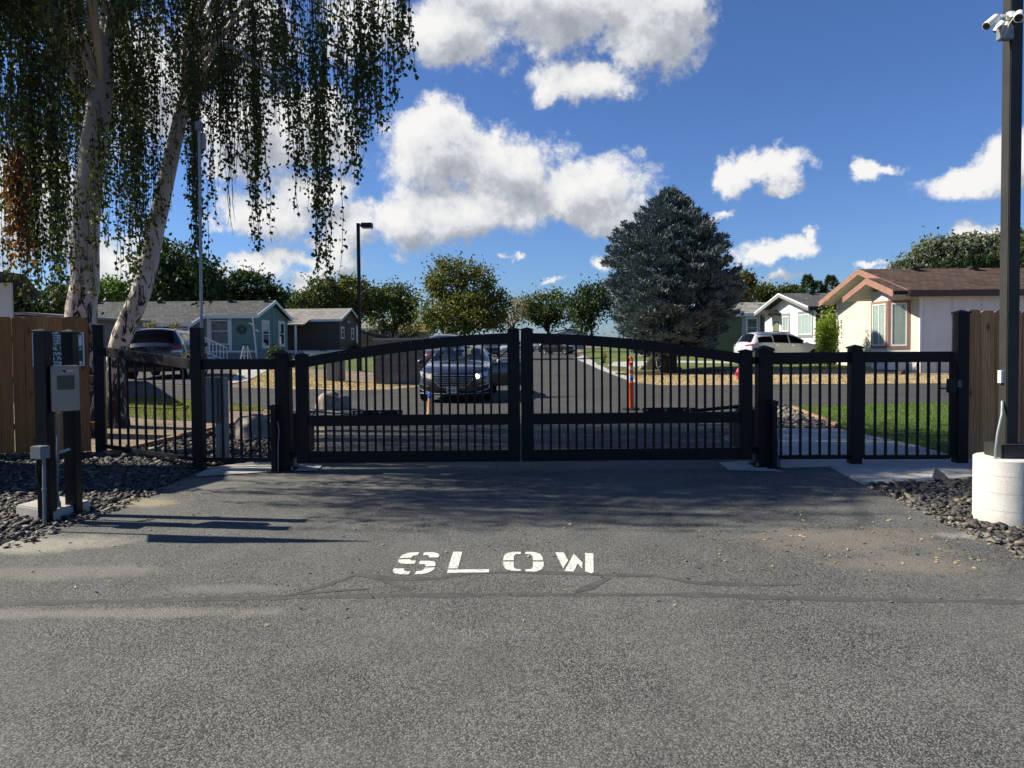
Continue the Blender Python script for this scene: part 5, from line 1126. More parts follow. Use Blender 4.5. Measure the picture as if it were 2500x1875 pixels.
        for k in range(n):
            px = rng.uniform(pxa, pxb); q = P(px, pt_ + rng.uniform(-60, 60), Y + rng.uniform(-0.3, 0.5)); end = pb_ - abs(rng.normal(0, 0.22)) * (pb_ - pt_) if k > 1 else pb_
            zb = P(px, end, q.y).z
            if zb < q.z - 0.2: strand(q, zb, rng.uniform(0.5, 1.05), 0.035, 0.25 if pxa > 520 else 0.0)
    for k in range(20):     # bare hanging twigs
        px = rng.uniform(500, 620); q = P(px, rng.uniform(0, 200), 9.8); strand(q, P(px, rng.uniform(300, 580), 9.8).z, 0.05, 0.06)
    c = np.concatenate(leaves); v, i = leaf_quads(c, 0.062, 0.048, rng, down=1.6); v -= np.array(base[:]); fast_mesh('foliage', v, 4, i, M['birch_leaf'], root)
    # a rusty dead cluster at the left
    leaves.clear()
    for k in range(34):
        px = rng.normal(46, 11); q = P(px, rng.uniform(340, 440), 9.25); strand(q, P(px, rng.uniform(480, 660), 9.25).z, 0.9)
    c = np.concatenate(leaves); v, i = leaf_quads(c, 0.062, 0.045, rng, down=1.6); v -= np.array(base[:]); fast_mesh('dead_foliage', v, 4, i, M['rust_leaf'], root)
    lb.build('limbs', M['birch'], root, smooth=60); tw.build('twigs', M['twig'], root)
    print('birch leaves', len(v))
birch()
# ------------------------------------------------------------------ houses
def win(root, origin, u, wd, hh, frame_m, frame=0.06, mull=(), sash=None, curtain=None, depth=0.03, outer=0.0, outer_m=None, name='window', blinds=0):
    # origin: lower left corner on the wall; u: unit vector along the wall (outward normal = u x z)
    o = Vector(origin); u = Vector(u).normalized(); n = u.cross(Vector((0, 0, 1))); Z = Vector((0, 0, 1))
    def quad(a0, a1, z0, z1, d0, d1):
        b = MB(); b.prism([o + u * a0 + Z * z0 + n * d0, o + u * a1 + Z * z0 + n * d0, o + u * a1 + Z * z1 + n * d0, o + u * a0 + Z * z1 + n * d0], n * (d1 - d0)); return b
    fr = MB()
    for q in (quad(0, frame, 0, hh, 0, depth), quad(wd - frame, wd, 0, hh, 0, depth), quad(frame, wd - frame, 0, frame, 0, depth), quad(frame, wd - frame, hh - frame, hh, 0, depth)): fr.add(q.v, q.f)
    for m_ in mull: q = quad(wd * m_ - 0.02, wd * m_ + 0.02, frame, hh - frame, 0, depth - 0.005); fr.add(q.v, q.f)
    if sash: q = quad(frame, wd - frame, hh * sash - 0.025, hh * sash + 0.025, 0, depth - 0.004); fr.add(q.v, q.f)
    w_ = fr.build(name, frame_m, root)
    if outer:
        b = MB()
        for q in (quad(-outer, 0, -outer, hh + outer, 0, depth * 0.8), quad(wd, wd + outer, -outer, hh + outer, 0, depth * .8), quad(0, wd, -outer, 0, 0, depth * .8), quad(0, wd, hh, hh + outer, 0, depth * .8)): b.add(q.v, q.f)
        b.build('trim', outer_m, w_)
    quad(frame, wd - frame, frame, hh - frame, 0.008, 0.012).build('pane', M['glass_see'] if (curtain or blinds) else M['glass_dark'], w_)
    if curtain:
        b = MB(); n_ = int(wd / 0.035); pts = []
        for i in range(n_ + 1):
            a = frame + (wd - 2 * frame) * i / n_; d = 0.0035 + 0.0015 * math.sin(i * 1.9); pts.append((a, d))
        vs = [o + u * a + Z * z + n * d for a, d in pts for z in (frame, hh - frame)]; b.add(vs, [(2 * i, 2 * i + 2, 2 * i + 3, 2 * i + 1) for i in range(n_)]); b.build('curtain', curtain, w_, smooth=60)
    if blinds:
        b = MB()
        for i in range(blinds): a = frame + (wd - 2 * frame) * (i + 0.5) / blinds; b.add([o + u * (a - 0.018) + Z * frame + n * 0.003, o + u * (a + 0.012) + Z * frame + n * 0.006, o + u * (a + 0.012) + Z * (hh - frame) + n * 0.006, o + u * (a - 0.018) + Z * (hh - frame) + n * 0.003], [(0, 1, 2, 3)])
        b.build('blinds', M['white_trim'], w_); q = quad(frame, wd - frame, frame, hh - frame, 0.0005, 0.0015); q.build('backing', M['trim_black'], w_)
    return w_
def gable_house(root, x0, x1, y0, y1, z0, ze, zr, wall_m, roof_m, fas_m, ov=0.3, ovg=0.3, skirt=0.7, skirt_m=None, fas=0.2, vents=(), gable_m=None, soffit=None):
    # ridge along x; eave height ze is the roof's lower edge
    ym = (y0 + y1) / 2; sl_ = (zr - ze) / (ym - y0 + ov); zw = ze + sl_ * ov - 0.06
    b = MB(); b.prism([(x0, y0, z0 + skirt), (x0, y1, z0 + skirt), (x0, y1, zw), (x0, ym, zr - 0.06), (x0, y0, zw)], (x1 - x0, 0, 0)); w = b.build('wall', wall_m, root)
    if skirt_m:
        b = MB(); b.bb((x0 - 0.02, y0 - 0.02, z0 - 0.1), (x1 + 0.02, y1 + 0.02, z0 + skirt - 0.003)); s = b.build('skirting', skirt_m, root)
    t = 0.09; b = MB()
    for sgn, ye in ((-1, y0 - ov), (1, y1 + ov)):
        pr = [(x0 - ovg, ye, ze), (x0 - ovg, ym, zr), (x0 - ovg, ym, zr + t), (x0 - ovg, ye, ze + t)]; b.prism(pr, (x1 - x0 + 2 * ovg, 0, 0))
    rf = b.build('roof', roof_m, root)
    for xg, dx in ((x0 - ovg, -0.035), (x1 + ovg, 0.035)):
        b = MB(); b.prism([(xg, y0 - ov, ze + t - fas), (xg, ym, zr + t - fas), (xg, y1 + ov, ze + t - fas), (xg, y1 + ov, ze + t + 0.012), (xg, ym, zr + t + 0.012), (xg, y0 - ov, ze + t + 0.012)], (dx, 0, 0)); b.build('fascia', fas_m, rf)
    for ye, dy in ((y0 - ov, -0.035), (y1 + ov, 0.035)):
        b = MB(); b.bb((x0 - ovg - 0.035, ye, ze + t - fas), (x1 + ovg + 0.035, ye + dy, ze + t - 0.005)); b.build('fascia', fas_m, rf)
    for (vx, f) in vents:
        vy = ym - (ym - y0) * f; vz = zr + t - sl_ * (ym - vy); b = MB(); b.bb((vx - 0.12, vy - 0.12, vz - 0.08), (vx + 0.12, vy + 0.12, vz + 0.10)); b.bb((vx - 0.22, vy - 0.2, vz + 0.10), (vx + 0.22, vy + 0.2, vz + 0.17)); b.build('vent', M['pole'], rf)
    return w, rf, zw, sl_
M['teal'] = siding('teal_siding', (0.12, 0.225, 0.205), 0.4, False, 0.75); M['teal_skirt'] = siding('teal_skirting', (0.16, 0.22, 0.23), 0.3, True, 0.7)
M['brown_wall'] = siding('brown_siding', (0.072, 0.056, 0.046), 0.25, False, 0.8); M['tan_wall'] = siding('tan_siding', (0.21, 0.185, 0.165), 0.3, True, 0.8)
M['cream'] = siding('cream_siding', (0.50, 0.475, 0.40), 0.30, True, 0.72); M['white_panel'] = siding('white_panel_siding', (0.60, 0.60, 0.60), 1.2, False, 0.75); M['white_house'] = siding('white_siding', (0.56, 0.55, 0.52), 1.25, False, 0.8)
M['green_wall'] = siding('sage_siding', (0.115, 0.135, 0.085), 0.17, True, 0.65); M['grey_wall'] = siding('grey_siding', (0.30, 0.31, 0.32), 0.2, True, 0.8)
M['roof_grey'] = shingle('grey_shingles', (0.05, 0.054, 0.052), (0.092, 0.096, 0.092)); M['roof_light'] = shingle('pale_shingles', (0.17, 0.165, 0.15), (0.25, 0.24, 0.22), 0.5, 0.2)
M['roof_brown'] = shingle('brown_shingles', (0.05, 0.033, 0.026), (0.092, 0.062, 0.049), 0.34, 0.15); M['roof_dark'] = shingle('charcoal_shingles', (0.055, 0.055, 0.058), (0.095, 0.094, 0.095)); M['roof_red'] = shingle('red_brown_shingles', (0.17, 0.09, 0.055), (0.23, 0.13, 0.085))
M['salmon'] = plain('salmon_fascia', (0.24, 0.128, 0.096), 0.7, 0, 0.3, 0.14, 3); M['dark_fascia'] = plain('dark_brown_fascia', (0.06, 0.032, 0.026), 0.6); M['blackpaint'] = plain('black_trim_paint', (0.013, 0.013, 0.017), 0.6)
M['grey_fascia'] = plain('grey_fascia', (0.17, 0.17, 0.175), 0.6); M['curtain'] = plain('pale_curtain', (0.55, 0.58, 0.55), 0.9, 0, 0.1, 0.06)
M['skirt_cream'] = siding('cream_skirting', (0.58, 0.54, 0.46), 0.6, False, 0.5)
# --- teal house
def teal():
    z0 = 0.4; Y0 = 44.0; X1 = -15.9; Y1 = 50.4; ze, zr = 3.22, 4.3; X0 = -40
    root = thing('teal_house', 'teal house with grey roof, white trims and a shaded front porch', 'house', (X1, Y0, z0), 0)
    w, rf, zw, sl_ = gable_house(root, X0, X1, Y0, Y1, z0, ze, zr, M['teal'], M['roof_grey'], M['white_trim'], 0.25, 0.25, 0.62, M['teal_skirt'], 0.2, [(P(240, 745, 47).x, 0.1), (P(392, 745, 47).x, 0.1), (P(565, 745, 47).x, 0.1), (P(652, 745, 47).x, 0.1)])
    # porch roof carried forward
    xp = P(466, 781, 42).x; yp = 42.1; zp = ze - sl_ * (43.75 - yp); t = 0.09
    b = MB(); b.prism([(X0, 43.76, ze), (X0, yp, zp), (X0, yp, zp + t), (X0, 43.76, ze + t)], (xp - X0, 0, 0)); pr = b.build('porch_roof', M['roof_grey'], root)
    b = MB(); b.bb((X0, yp - 0.05, zp - 0.11), (xp, yp - 0.001, zp + t - 0.005)); b.build('gutter', M['white_trim'], pr)
    b = MB(); b.prism([(xp, 43.72, ze + t - 0.2), (xp, yp - 0.05, zp + t - 0.2), (xp, yp - 0.05, zp + t + 0.01), (xp, 43.72, ze + t + 0.01)], (0.04, 0, 0)); b.build('fascia', M['white_trim'], pr)
    for px in (230, 330, 462):
        b = MB(); x = P(px, 820, yp + 0.1).x; b.bb((x - 0.06, yp + 0.05, z0 + 0.6), (x + 0.06, yp + 0.17, zp - 0.002)); b.build('porch_post', M['white_trim'], root)
    b = MB(); b.bb((X0, yp, z0), (xp, Y0 - 0.03, z0 + 0.6)); b.build('porch_deck', M['white_trim'], root)
    # front window with vertical blinds, panel trims
    a, c = P(514, 842, Y0), P(559, 781, Y0); win(root, (a.x, Y0 - 0.001, a.z), (1, 0, 0), c.x - a.x, c.z - a.z, M['white_trim'], 0.07, sash=0.55, blinds=18)
    for px in (509.5, 562.5):
        x = P(px, 820, Y0).x; b = MB(); b.bb((x - 0.09, Y0 - 0.035, z0 + 0.63), (x + 0.09, Y0 - 0.002, zw - 0.01)); b.build('trim', M['white_trim'], root)
    b = MB(); b.bb((P(476, 864, Y0).x, Y0 - 0.03, z0 + 0.6), (X1 + 0.03, Y0 - 0.022, z0 + 0.72)); b.build('trim', M['white_trim'], root)
    a, c = P(396, 838, Y0), P(418, 790, Y0); win(root, (a.x, Y0 - 0.001, a.z - .4), (1, 0, 0), c.x - a.x, c.z - a.z + .3, M['white_trim'], 0.06, name='door')
    # wall medallion
    c = P(590, 804, Y0); b = MB(); b.tube([(c.x + 0.26 * math.cos(k * .2618), Y0 - 0.03, c.z + 0.26 * math.sin(k * .2618)) for k in range(25)], 0.03, 6); b.tube([(c.x + 0.12 * math.cos(k * .524), Y0 - 0.03, c.z + 0.12 * math.sin(k * .524)) for k in range(13)], 0.02, 6)
    for k in range(8): b.tube([(c.x + .1 * math.cos(k * .785), Y0 - .03, c.z + .1 * math.sin(k * .785)), (c.x + .26 * math.cos(k * .785), Y0 - .03, c.z + .26 * math.sin(k * .785))], 0.018, 5)
    b.build('wall_medallion', M['pole'], root)
    # leaning downspout
    b = MB(); b.tube([P(617, 776, Y0 - 0.3), P(618, 790, Y0 - 0.15), P(627, 874, Y0 - 0.12)], 0.06, 4); b.build('downspout', M['white_trim'], root)
    b = MB()
    for px, py in ((612, 790), (628, 807)): q = P(px, py, Y0 - 0.14); b.box(q, (0.22, 0.1, 0.1), Matrix.Rotation(0.5, 3, 'Y'))
    b.build('flood_lamp', M['white_trim'], root)
    # gable windows
    for (pa, pb_, pt_, pbm) in ((642, 657, 786, 846), (682, 694.5, 788, 842)):
        ya = X1 * FPX / (pa - 1250); yb = X1 * FPX / (pb_ - 1250); zt = P(pa, pt_, ya).z; zb = P(pa, pbm, ya).z; win(root, (X1 + 0.001, ya, zb), (0, 1, 0), yb - ya, zt - zb, M['white_trim'], 0.07, sash=0.5, outer=0.13, outer_m=M['white_trim'])
    b = MB(); ym = (Y0 + Y1) / 2; b.bb((X1 + 0.002, ym - 0.05, z0 + 0.65), (X1 + 0.03, ym + 0.05, zr - 0.15)); b.build('trim', M['teal'], root)
    # steps and railing
    xr = P(500, 850, 42.6).x
    sr = MB()
    pts = [(xr, 42.3), (xr + 1.5, 42.3)]
    sr.tube([(xr, 42.3, z0 + 1.6), (xr + 1.45, 42.3, z0 + 0.9)], 0.04, 4); sr.tube([(xr, 42.3, z0 + 0.75), (xr + 1.45, 42.3, z0 + 0.12)], 0.035, 4)
    for k in range(8): t = k / 7; sr.tube([(xr + 1.45 * t, 42.3, z0 + 0.75 - 0.63 * t), (xr + 1.45 * t, 42.3, z0 + 1.6 - 0.7 * t)], 0.025, 4)
    sr.build('stair_railing', M['white_trim'], root)
    b = MB()
    for k in range(3): b.bb((xp + 0.001 + k * 0.4, 42.35, z0 - 0.02), (xp + 0.4 + k * 0.4, 43.6, z0 + 0.58 - k * 0.19))
    b.build('steps', M['white_trim'], root)
    for k, px in enumerate((370, 427)):        # hanging baskets under the porch gutter
        c = P(px, 792, yp - 0.02); r_ = thing('hanging_basket', ('flower filled hanging basket above the dark car', 'smaller hanging basket nearer the porch steps')[k], 'hanging basket', c, 0, 'hanging baskets on the porch')
        b = MB(); b.lathe((c.x, c.y, c.z - 0.26), [(0.08, -0.12), (0.2, 0.06), (0.21, 0.08)], 14); b.build('pot', M['cap'], r_)
        b = MB(); b.tube([(c.x - .2, c.y, c.z - .18), (c.x, c.y, c.z + 0.35), (c.x + .2, c.y, c.z - .18)], 0.008, 4); b.build('hanger', M['pole'], r_)
        rng = np.random.default_rng(k); pp = np.array(c[:]) + rng.normal(size=(420, 3)) * np.array([0.21, 0.18, 0.15]) * (1 - 0.25 * k) + np.array([0, 0, -0.12]); v, i = leaf_quads(pp, 0.10, 0.06, rng, 0.4); v -= np.array(c[:]); fast_mesh('flowers', v, 4, i, BASKET, r_)
BASKET = leaf('basket_flowers', (0.08, 0.12, 0.02), (0.16, 0.17, 0.04), (0.35, 0.16, 0.05), 0.3)
teal()
# --- step ladder by the teal house
def ladder():
    Y = 41.6; c = P(600, 874, Y); z0 = h(c.x, Y); zt = P(600, 843, Y).z; root = thing('step_ladder', 'white folding step ladder standing before the teal wall', 'ladder', (c.x, Y, z0))
    w = 0.16; L = (P(590, 874, Y).x, P(611, 874, Y).x)
    for sx in (-1, 1):
        b = MB(); b.tube([(c.x + sx * 0.11, Y - 0.02, zt), (L[0] if sx < 0 else L[1], Y - 0.35, z0)], 0.03, 4); b.build('rail', M['white_trim'], root)
        b = MB(); b.tube([(c.x + sx * 0.10, Y + 0.02, zt), ((L[0] if sx < 0 else L[1]), Y + 0.35, z0)], 0.022, 4); b.build('rear_rail', M['white_trim'], root)
    for k in range(4):
        t = (k + 1) / 5; hw = 0.11 + (L[1] - L[0]) * 0.5 * 0.8 * t - 0.05; b = MB(); b.bb((c.x - hw, Y - 0.02 - 0.33 * t - 0.05, zt - (zt - z0) * t), (c.x + hw, Y - 0.02 - 0.33 * t + 0.06, zt - (zt - z0) * t + 0.03)); b.build('tread', M['white_trim'], root)
    b = MB(); b.bb((c.x - 0.16, Y - 0.1, zt), (c.x + 0.16, Y + 0.1, zt + 0.06)); b.build('top_cap', M['pole'], root)
ladder()
def shrub(label, px0, px1, ptop, Y, mat, n, seed, ls=0.09, grp=None, base_py=None, name='shrub', kind='shrub', rd=None):
    rng = np.random.default_rng(seed); a, b_ = P(px0, ptop, Y), P(px1, ptop, Y); x = (a.x + b_.x) / 2; z0 = h(x, Y); hh = a.z - z0; w = (b_.x - a.x) / 2
    root = thing(name, label, kind, (x, Y, z0), 0, grp); ncl = 26; u = rng.normal(size=(ncl, 3)); u /= np.linalg.norm(u, axis=1)[:, None]; u *= rng.uniform(0.5, 1, ncl)[:, None]
    cc = u * np.array([w * 0.8, (rd or w) * 0.8, hh * 0.42]) + np.array([0, 0, hh * 0.52]); k = rng.integers(0, ncl, n); p = cc[k] + rng.normal(size=(n, 3)) * np.array([w * .2, w * .2, hh * .13]); p[:, 2] = np.abs(p[:, 2])
    v, i = leaf_quads(p, ls, ls * .6, rng, -0.3); fast_mesh('foliage', v, 4, i, mat, root)
    b = MB()
    for q in cc[:10]: b.tube([(0, 0, 0), (q[0] * 0.4, q[1] * .4, q[2] * 0.6), tuple(q)], [0.02, 0.014, 0.005], 4)
    b.build('stem', M['bark'], root, world=False)
shrub('dark rose bush below the gable window of the teal house', 652, 712, 842, 43.2, DK, 1500, 7, 0.13)
shrub('bright yellow green bush at the corner of the cream house', 1988, 2052, 768, 33.6, BR, 5200, 8, 0.11)
# --- brown house
def brown():
    z0 = 0.35; Y0, X1, Y1 = 56.0, -13.6, 63.0; ze, zr = 3.33, 4.35
    root = thing('brown_house', 'dark brown house with pale roof and two small white windows', 'house', (X1, Y0, z0))
    w, rf, zw, sl_ = gable_house(root, -30, X1, Y0, Y1, z0, ze, zr, M['brown_wall'], M['roof_light'], M['white_trim'], 0.2, 0.2, 0.65, M['white_trim'], 0.18)
    xp = P(741, 800, 54).x; b = MB(); zp = ze - 0.42
    b.prism([(-30, Y0 - 0.21, ze), (-30, 54.2, zp), (-30, 54.2, zp + .09), (-30, Y0 - 0.21, ze + .09)], (xp + 30, 0, 0)); pr = b.build('porch_roof', M['roof_light'], root)
    b = MB(); x = P(722, 820, 54.3).x; b.bb((x - .07, 54.25, z0), (x + .07, 54.39, zp)); b.build('porch_post', M['white_trim'], root)
    b = MB()
    for k in range(12): b.tube([(x + .05 + k * .16, 54.3, z0 + 1.5 - k * .07), (x + .05 + k * .16, 54.3, z0 + 0.3)], 0.02, 4)
    b.tube([(x, 54.3, z0 + 1.6), (x + 2, 54.3, z0 + .75)], 0.04, 4); b.build('stair_railing', M['blackpaint'], root)
    for (pa, pb_, pt_, pbm) in ((833, 841, 797, 827), (858, 864.5, 800, 829)):
        ya = X1 * FPX / (pa - 1250); yb = X1 * FPX / (pb_ - 1250); zt = P(pa, pt_, ya).z; zb = P(pa, pbm, ya).z; win(root, (X1 + .001, ya, zb), (0, 1, 0), yb - ya, zt - zb, M['white_trim'], 0.14, sash=0.5)
    q = X1 * FPX / (848 - 1250); b = MB(); zz = P(848, 788, q).z
    for d in (-.12, .12): b.lathe((X1 + 0.16, q + d * 2, zz), [(0.05, 0), (0.12, 0.14)], 10)
    b.bb((X1 + .002, q - .06, zz), (X1 + 0.2, q + .06, zz + .1)); b.build('flood_lamp', M['white_trim'], root)
    ya = X1 * FPX / (870 - 1250); b = MB(); b.bb((X1 + .001, ya, z0 + .65), (X1 + .04, ya + 0.95, z0 + 2.7)); b.build('door', M['white_trim'], root)
brown()
shrub('dark bush under the first small window of the brown house', 775, 812, 858, 55, DK, 500, 9, 0.16, 'bushes along the brown house'); shrub('dark bush under the second small window of the brown house', 855, 880, 836, 60, DK, 500, 10, 0.16, 'bushes along the brown house')
# --- tan house with a lean-to carport roof
def tan():
    z0 = 0.1; Y0, X1, Y1 = 80.0, -14.3, 88.0
    root = thing('tan_house', 'tan house with grey roof seen right of the tall lamp post', 'house', (X1, Y0, z0))
    w, rf, zw, sl_ = gable_house(root, -34, X1, Y0, Y1, z0, 3.1, 4.05, M['tan_wall'], M['roof_light'], M['white_trim'], 0.2, 0.2, 0.6, M['white_trim'], 0.2, [(P(932, 780, 84).x, 0.15)])
    b = MB(); a, c = P(893, 810, 74), P(950, 826, 74); b.prism([(a.x, 72, a.z - .15), (c.x, 72, c.z - .15), (c.x, 72, c.z), (a.x, 72, a.z)], (0, 7.5, 0)); b.build('carport_roof', M['pole'], root)
    for px in (897, 946): b = MB(); x = P(px, 840, 73).x; b.bb((x - .06, 73, 0), (x + .06, 73.12, P(px, 813 if px < 900 else 824, 73).z - 0.2)); b.build('carport_post', M['pole'], root)
    b = MB(); b.bb((P(885, 840, 79).x, 79.2, 0), (P(940, 840, 79).x, 79.9, 2.5)); b.build('carport_wall', M['tan_wall'], root)
    for (pa, pb_) in ((945, 949), (951, 953.5)): ya = X1 * FPX / (pa - 1250); yb = X1 * FPX / (pb_ - 1250); win(root, (X1 + .001, ya, 1.2), (0, 1, 0), yb - ya, 1.5, M['white_trim'], 0.1)
tan()
def redroof():
    root = thing('red_roof_house', 'low house with red brown roof half hidden behind the maple', 'house', (-12.5, 100, 0))
    gable_house(root, -26, -11.8, 100, 108, 0, 3.0, 4.35, M['tan_wall'], M['roof_red'], M['tan_wall'], 0.2, 0.2, 0.5, M['white_trim'])
    win(root, (-15.2, 99.999, 1.3), (1, 0, 0), 1.2, 1.2, M['white_trim'], 0.08); win(root, (-18.2, 99.999, 1.3), (1, 0, 0), 1.2, 1.2, M['white_trim'], 0.08)
redroof()
def endhouse():
    Y = 118; a, c, m_ = P(1352, 808, Y), P(1432, 812, Y), P(1392, 805, Y); root = thing('grey_house', 'small grey house at the far end of the street', 'house', (m_.x, Y, 0))
    b = MB(); b.prism([(a.x + .3, Y, 0), (c.x - .3, Y, 0), (c.x - .3, Y, c.z - .1), (m_.x, Y, m_.z), (a.x + .3, Y, a.z - .5)], (0, 8, 0)); b.build('wall', M['grey_wall'], root)
    b = MB()
    for e in (a, c): b.prism([(e.x, Y - .3, e.z - 0.25), (m_.x, Y - .3, m_.z + .05), (m_.x, Y - .3, m_.z + .22), (e.x, Y - .3, e.z - 0.08)], (0, 8.6, 0))
    b.build('roof', M['roof_grey'], root)
    b = MB(); b.bb((m_.x - 1.6, Y - .05, 2.45), (m_.x + 1.6, Y - .001, 2.85)); b.build('sign_board', M['white_trim'], root); win(root, (m_.x - 1.4, Y - .001, 1.1), (1, 0, 0), 2.8, 1.2, M['white_trim'], 0.08, mull=(.5,))
endhouse()
# --- cream house with salmon fascias
def cream():
    z0 = 0.05; Y0, X0, Y1 = 29.0, 16.7, 36.4; ze, zr = 3.36, 4.62; ovg = 0.75; ov = 0.42; ym = (Y0 + Y1) / 2
    root = thing('cream_house', 'cream house with salmon gable fascias, brown roof and a bay window', 'house', (X0, Y0, z0))
    w, rf, zw, sl_ = gable_house(root, X0, 38, Y0, Y1, z0, ze, zr, M['cream'], M['roof_brown'], M['salmon'], ov, ovg, 0.72, M['skirt_cream'], 0.26, [(P(2243, 662, 32).x, 0.12), (P(2388, 662, 32).x, 0.12)])
    # dark fascia along the long eave, white panel cladding on the long side
    b = MB(); b.bb((X0 - ovg + 0.05, Y0 - ov - 0.06, ze - 0.18), (38, Y0 - ov - 0.036, ze + 0.085)); b.build('fascia', M['dark_fascia'], rf)
    b = MB(); b.bb((X0 + 0.05, Y0 - 0.02, z0 + 0.72), (38, Y0 - 0.002, zw - 0.02)); b.build('side_cladding', M['white_panel'], root)
    b = MB(); b.bb((X0 - 0.05, Y0 - 0.03, z0 + 0.7), (X0 + 0.05, Y0 + 0.06, zw)); b.build('corner_trim', M['white_trim'], root)
    # soffit under the gable overhang
    b = MB()
    for s_ in (-1, 1):
        ye = ym + s_ * (ym - Y0 + ov); b.prism([(X0 - ovg, ye, ze - 0.10), (X0 - ovg, ym, zr - 0.10), (X0 - ovg, ym, zr - 0.085), (X0 - ovg, ye, ze - 0.085)], (ovg - 0.002, 0, 0))
    b.build('soffit', M['cream'], rf)
    # second, lower gable over the bay, near the street corner
    ya, yb = 28.55, 32.9; yc = (ya + yb) / 2; z1 = ze - 0.02; z2 = z1 + (yb - ya) / 2 * sl_ + 0.02; xo = X0 - 1.35
    b = MB()
    for ye in (ya, yb): b.prism([(xo, ye, z1), (xo, yc, z2), (xo, yc, z2 + 0.09), (xo, ye, z1 + 0.09)], (1.75, 0, 0))
    r2 = b.build('bay_roof', M['roof_brown'], root)
    b = MB(); b.prism([(xo, ya, z1 - 0.17), (xo, yc, z2 - 0.17), (xo, yb, z1 - 0.17), (xo, yb, z1 + 0.10), (xo, yc, z2 + 0.10), (xo, ya, z1 + 0.10)], (-0.04, 0, 0)); b.build('fascia', M['salmon'], r2)
    b = MB()
    for ye in (ya, yb): b.prism([(xo, ye, z1 - .1), (xo, yc, z2 - .1), (xo, yc, z2 - .085), (xo, ye, z1 - .085)], (1.34, 0, 0))
    b.build('soffit', M['cream'], r2)
    # the bay itself: three faces
    def yat(px, x): return x * FPX / (px - 1250)
    bx0 = X0 - 0.75; p0 = (X0, 29.75); p1 = (bx0, 30.15); p2 = (bx0, 31.5); p3 = (X0, 32.3); zb0, zb1 = z0 + 0.72, z1 + 0.02
    pol = [p0, p1, p2, p3]; b = MB(); b.prism([(x, y, zb0 - 0.6) for x, y in pol], (0, 0, z2 - 0.45 - zb0 + .6)); bay = b.build('bay', M['white_house'], root)
    def face(pA, pB, nm, curt, seed):
        a = Vector((*pA, 0)); c = Vector((*pB, 0)); u = (c - a).normalized(); L = (c - a).length; zbot, ztop = z0 + 1.15, 3.0
        n = u.cross(Vector((0, 0, 1)))
        win(root, Vector((*pA, zbot)) + u * 0.13 + n * 0.004, u, L - 0.26, ztop - zbot, M['white_trim'], 0.05, curtain=curt, outer=0.12, outer_m=M['salmon'], mull=((0.5,) if L > 1.2 else ()))
    face(p3, p2, 'w', M['curtain'], 1); face(p2, p1, 'w', M['curtain'], 2); face(p1, p0, 'w', M['curtain'], 3)
    # house number
    yq = yat(2055, X0); zq = P(2055, 790, yq).z
    for k, s in enumerate(('2', '2')):
        vs, fs = text_mesh(s, 0.26, M['pole'], root, (X0 - 0.02, yq + 0.12, zq + (0.02 if k == 0 else -0.24)), (0, -1, 0), (0, 0, 1), width=0.2); b = MB(); b.add(vs, fs); b.build('house_number', M['pole'], root)
    b = MB(); b.bb((X0 - 0.05, Y1 - 0.06, z0 + .7), (X0 + .02, Y1 + 0.02, zw)); b.build('corner_trim', M['white_trim'], root)
    q = P(2196, 910, 28.4); r_ = thing('garden_ornament', 'small dark lump of rock at the foot of the cream wall', 'rock', (q.x, 28.3, h(q.x, 28.3)))
    bm = bmesh.new(); bmesh.ops.create_icosphere(bm, subdivisions=2, radius=0.16); 
    for v in bm.verts: v.co *= random.uniform(0.75, 1.2); v.co.z = abs(v.co.z)
    me = bpy.data.meshes.new('stone'); bm.to_mesh(me); bm.free(); me.materials.append(M['dark_fascia']); link(bpy.data.objects.new('stone', me), r_)
cream()
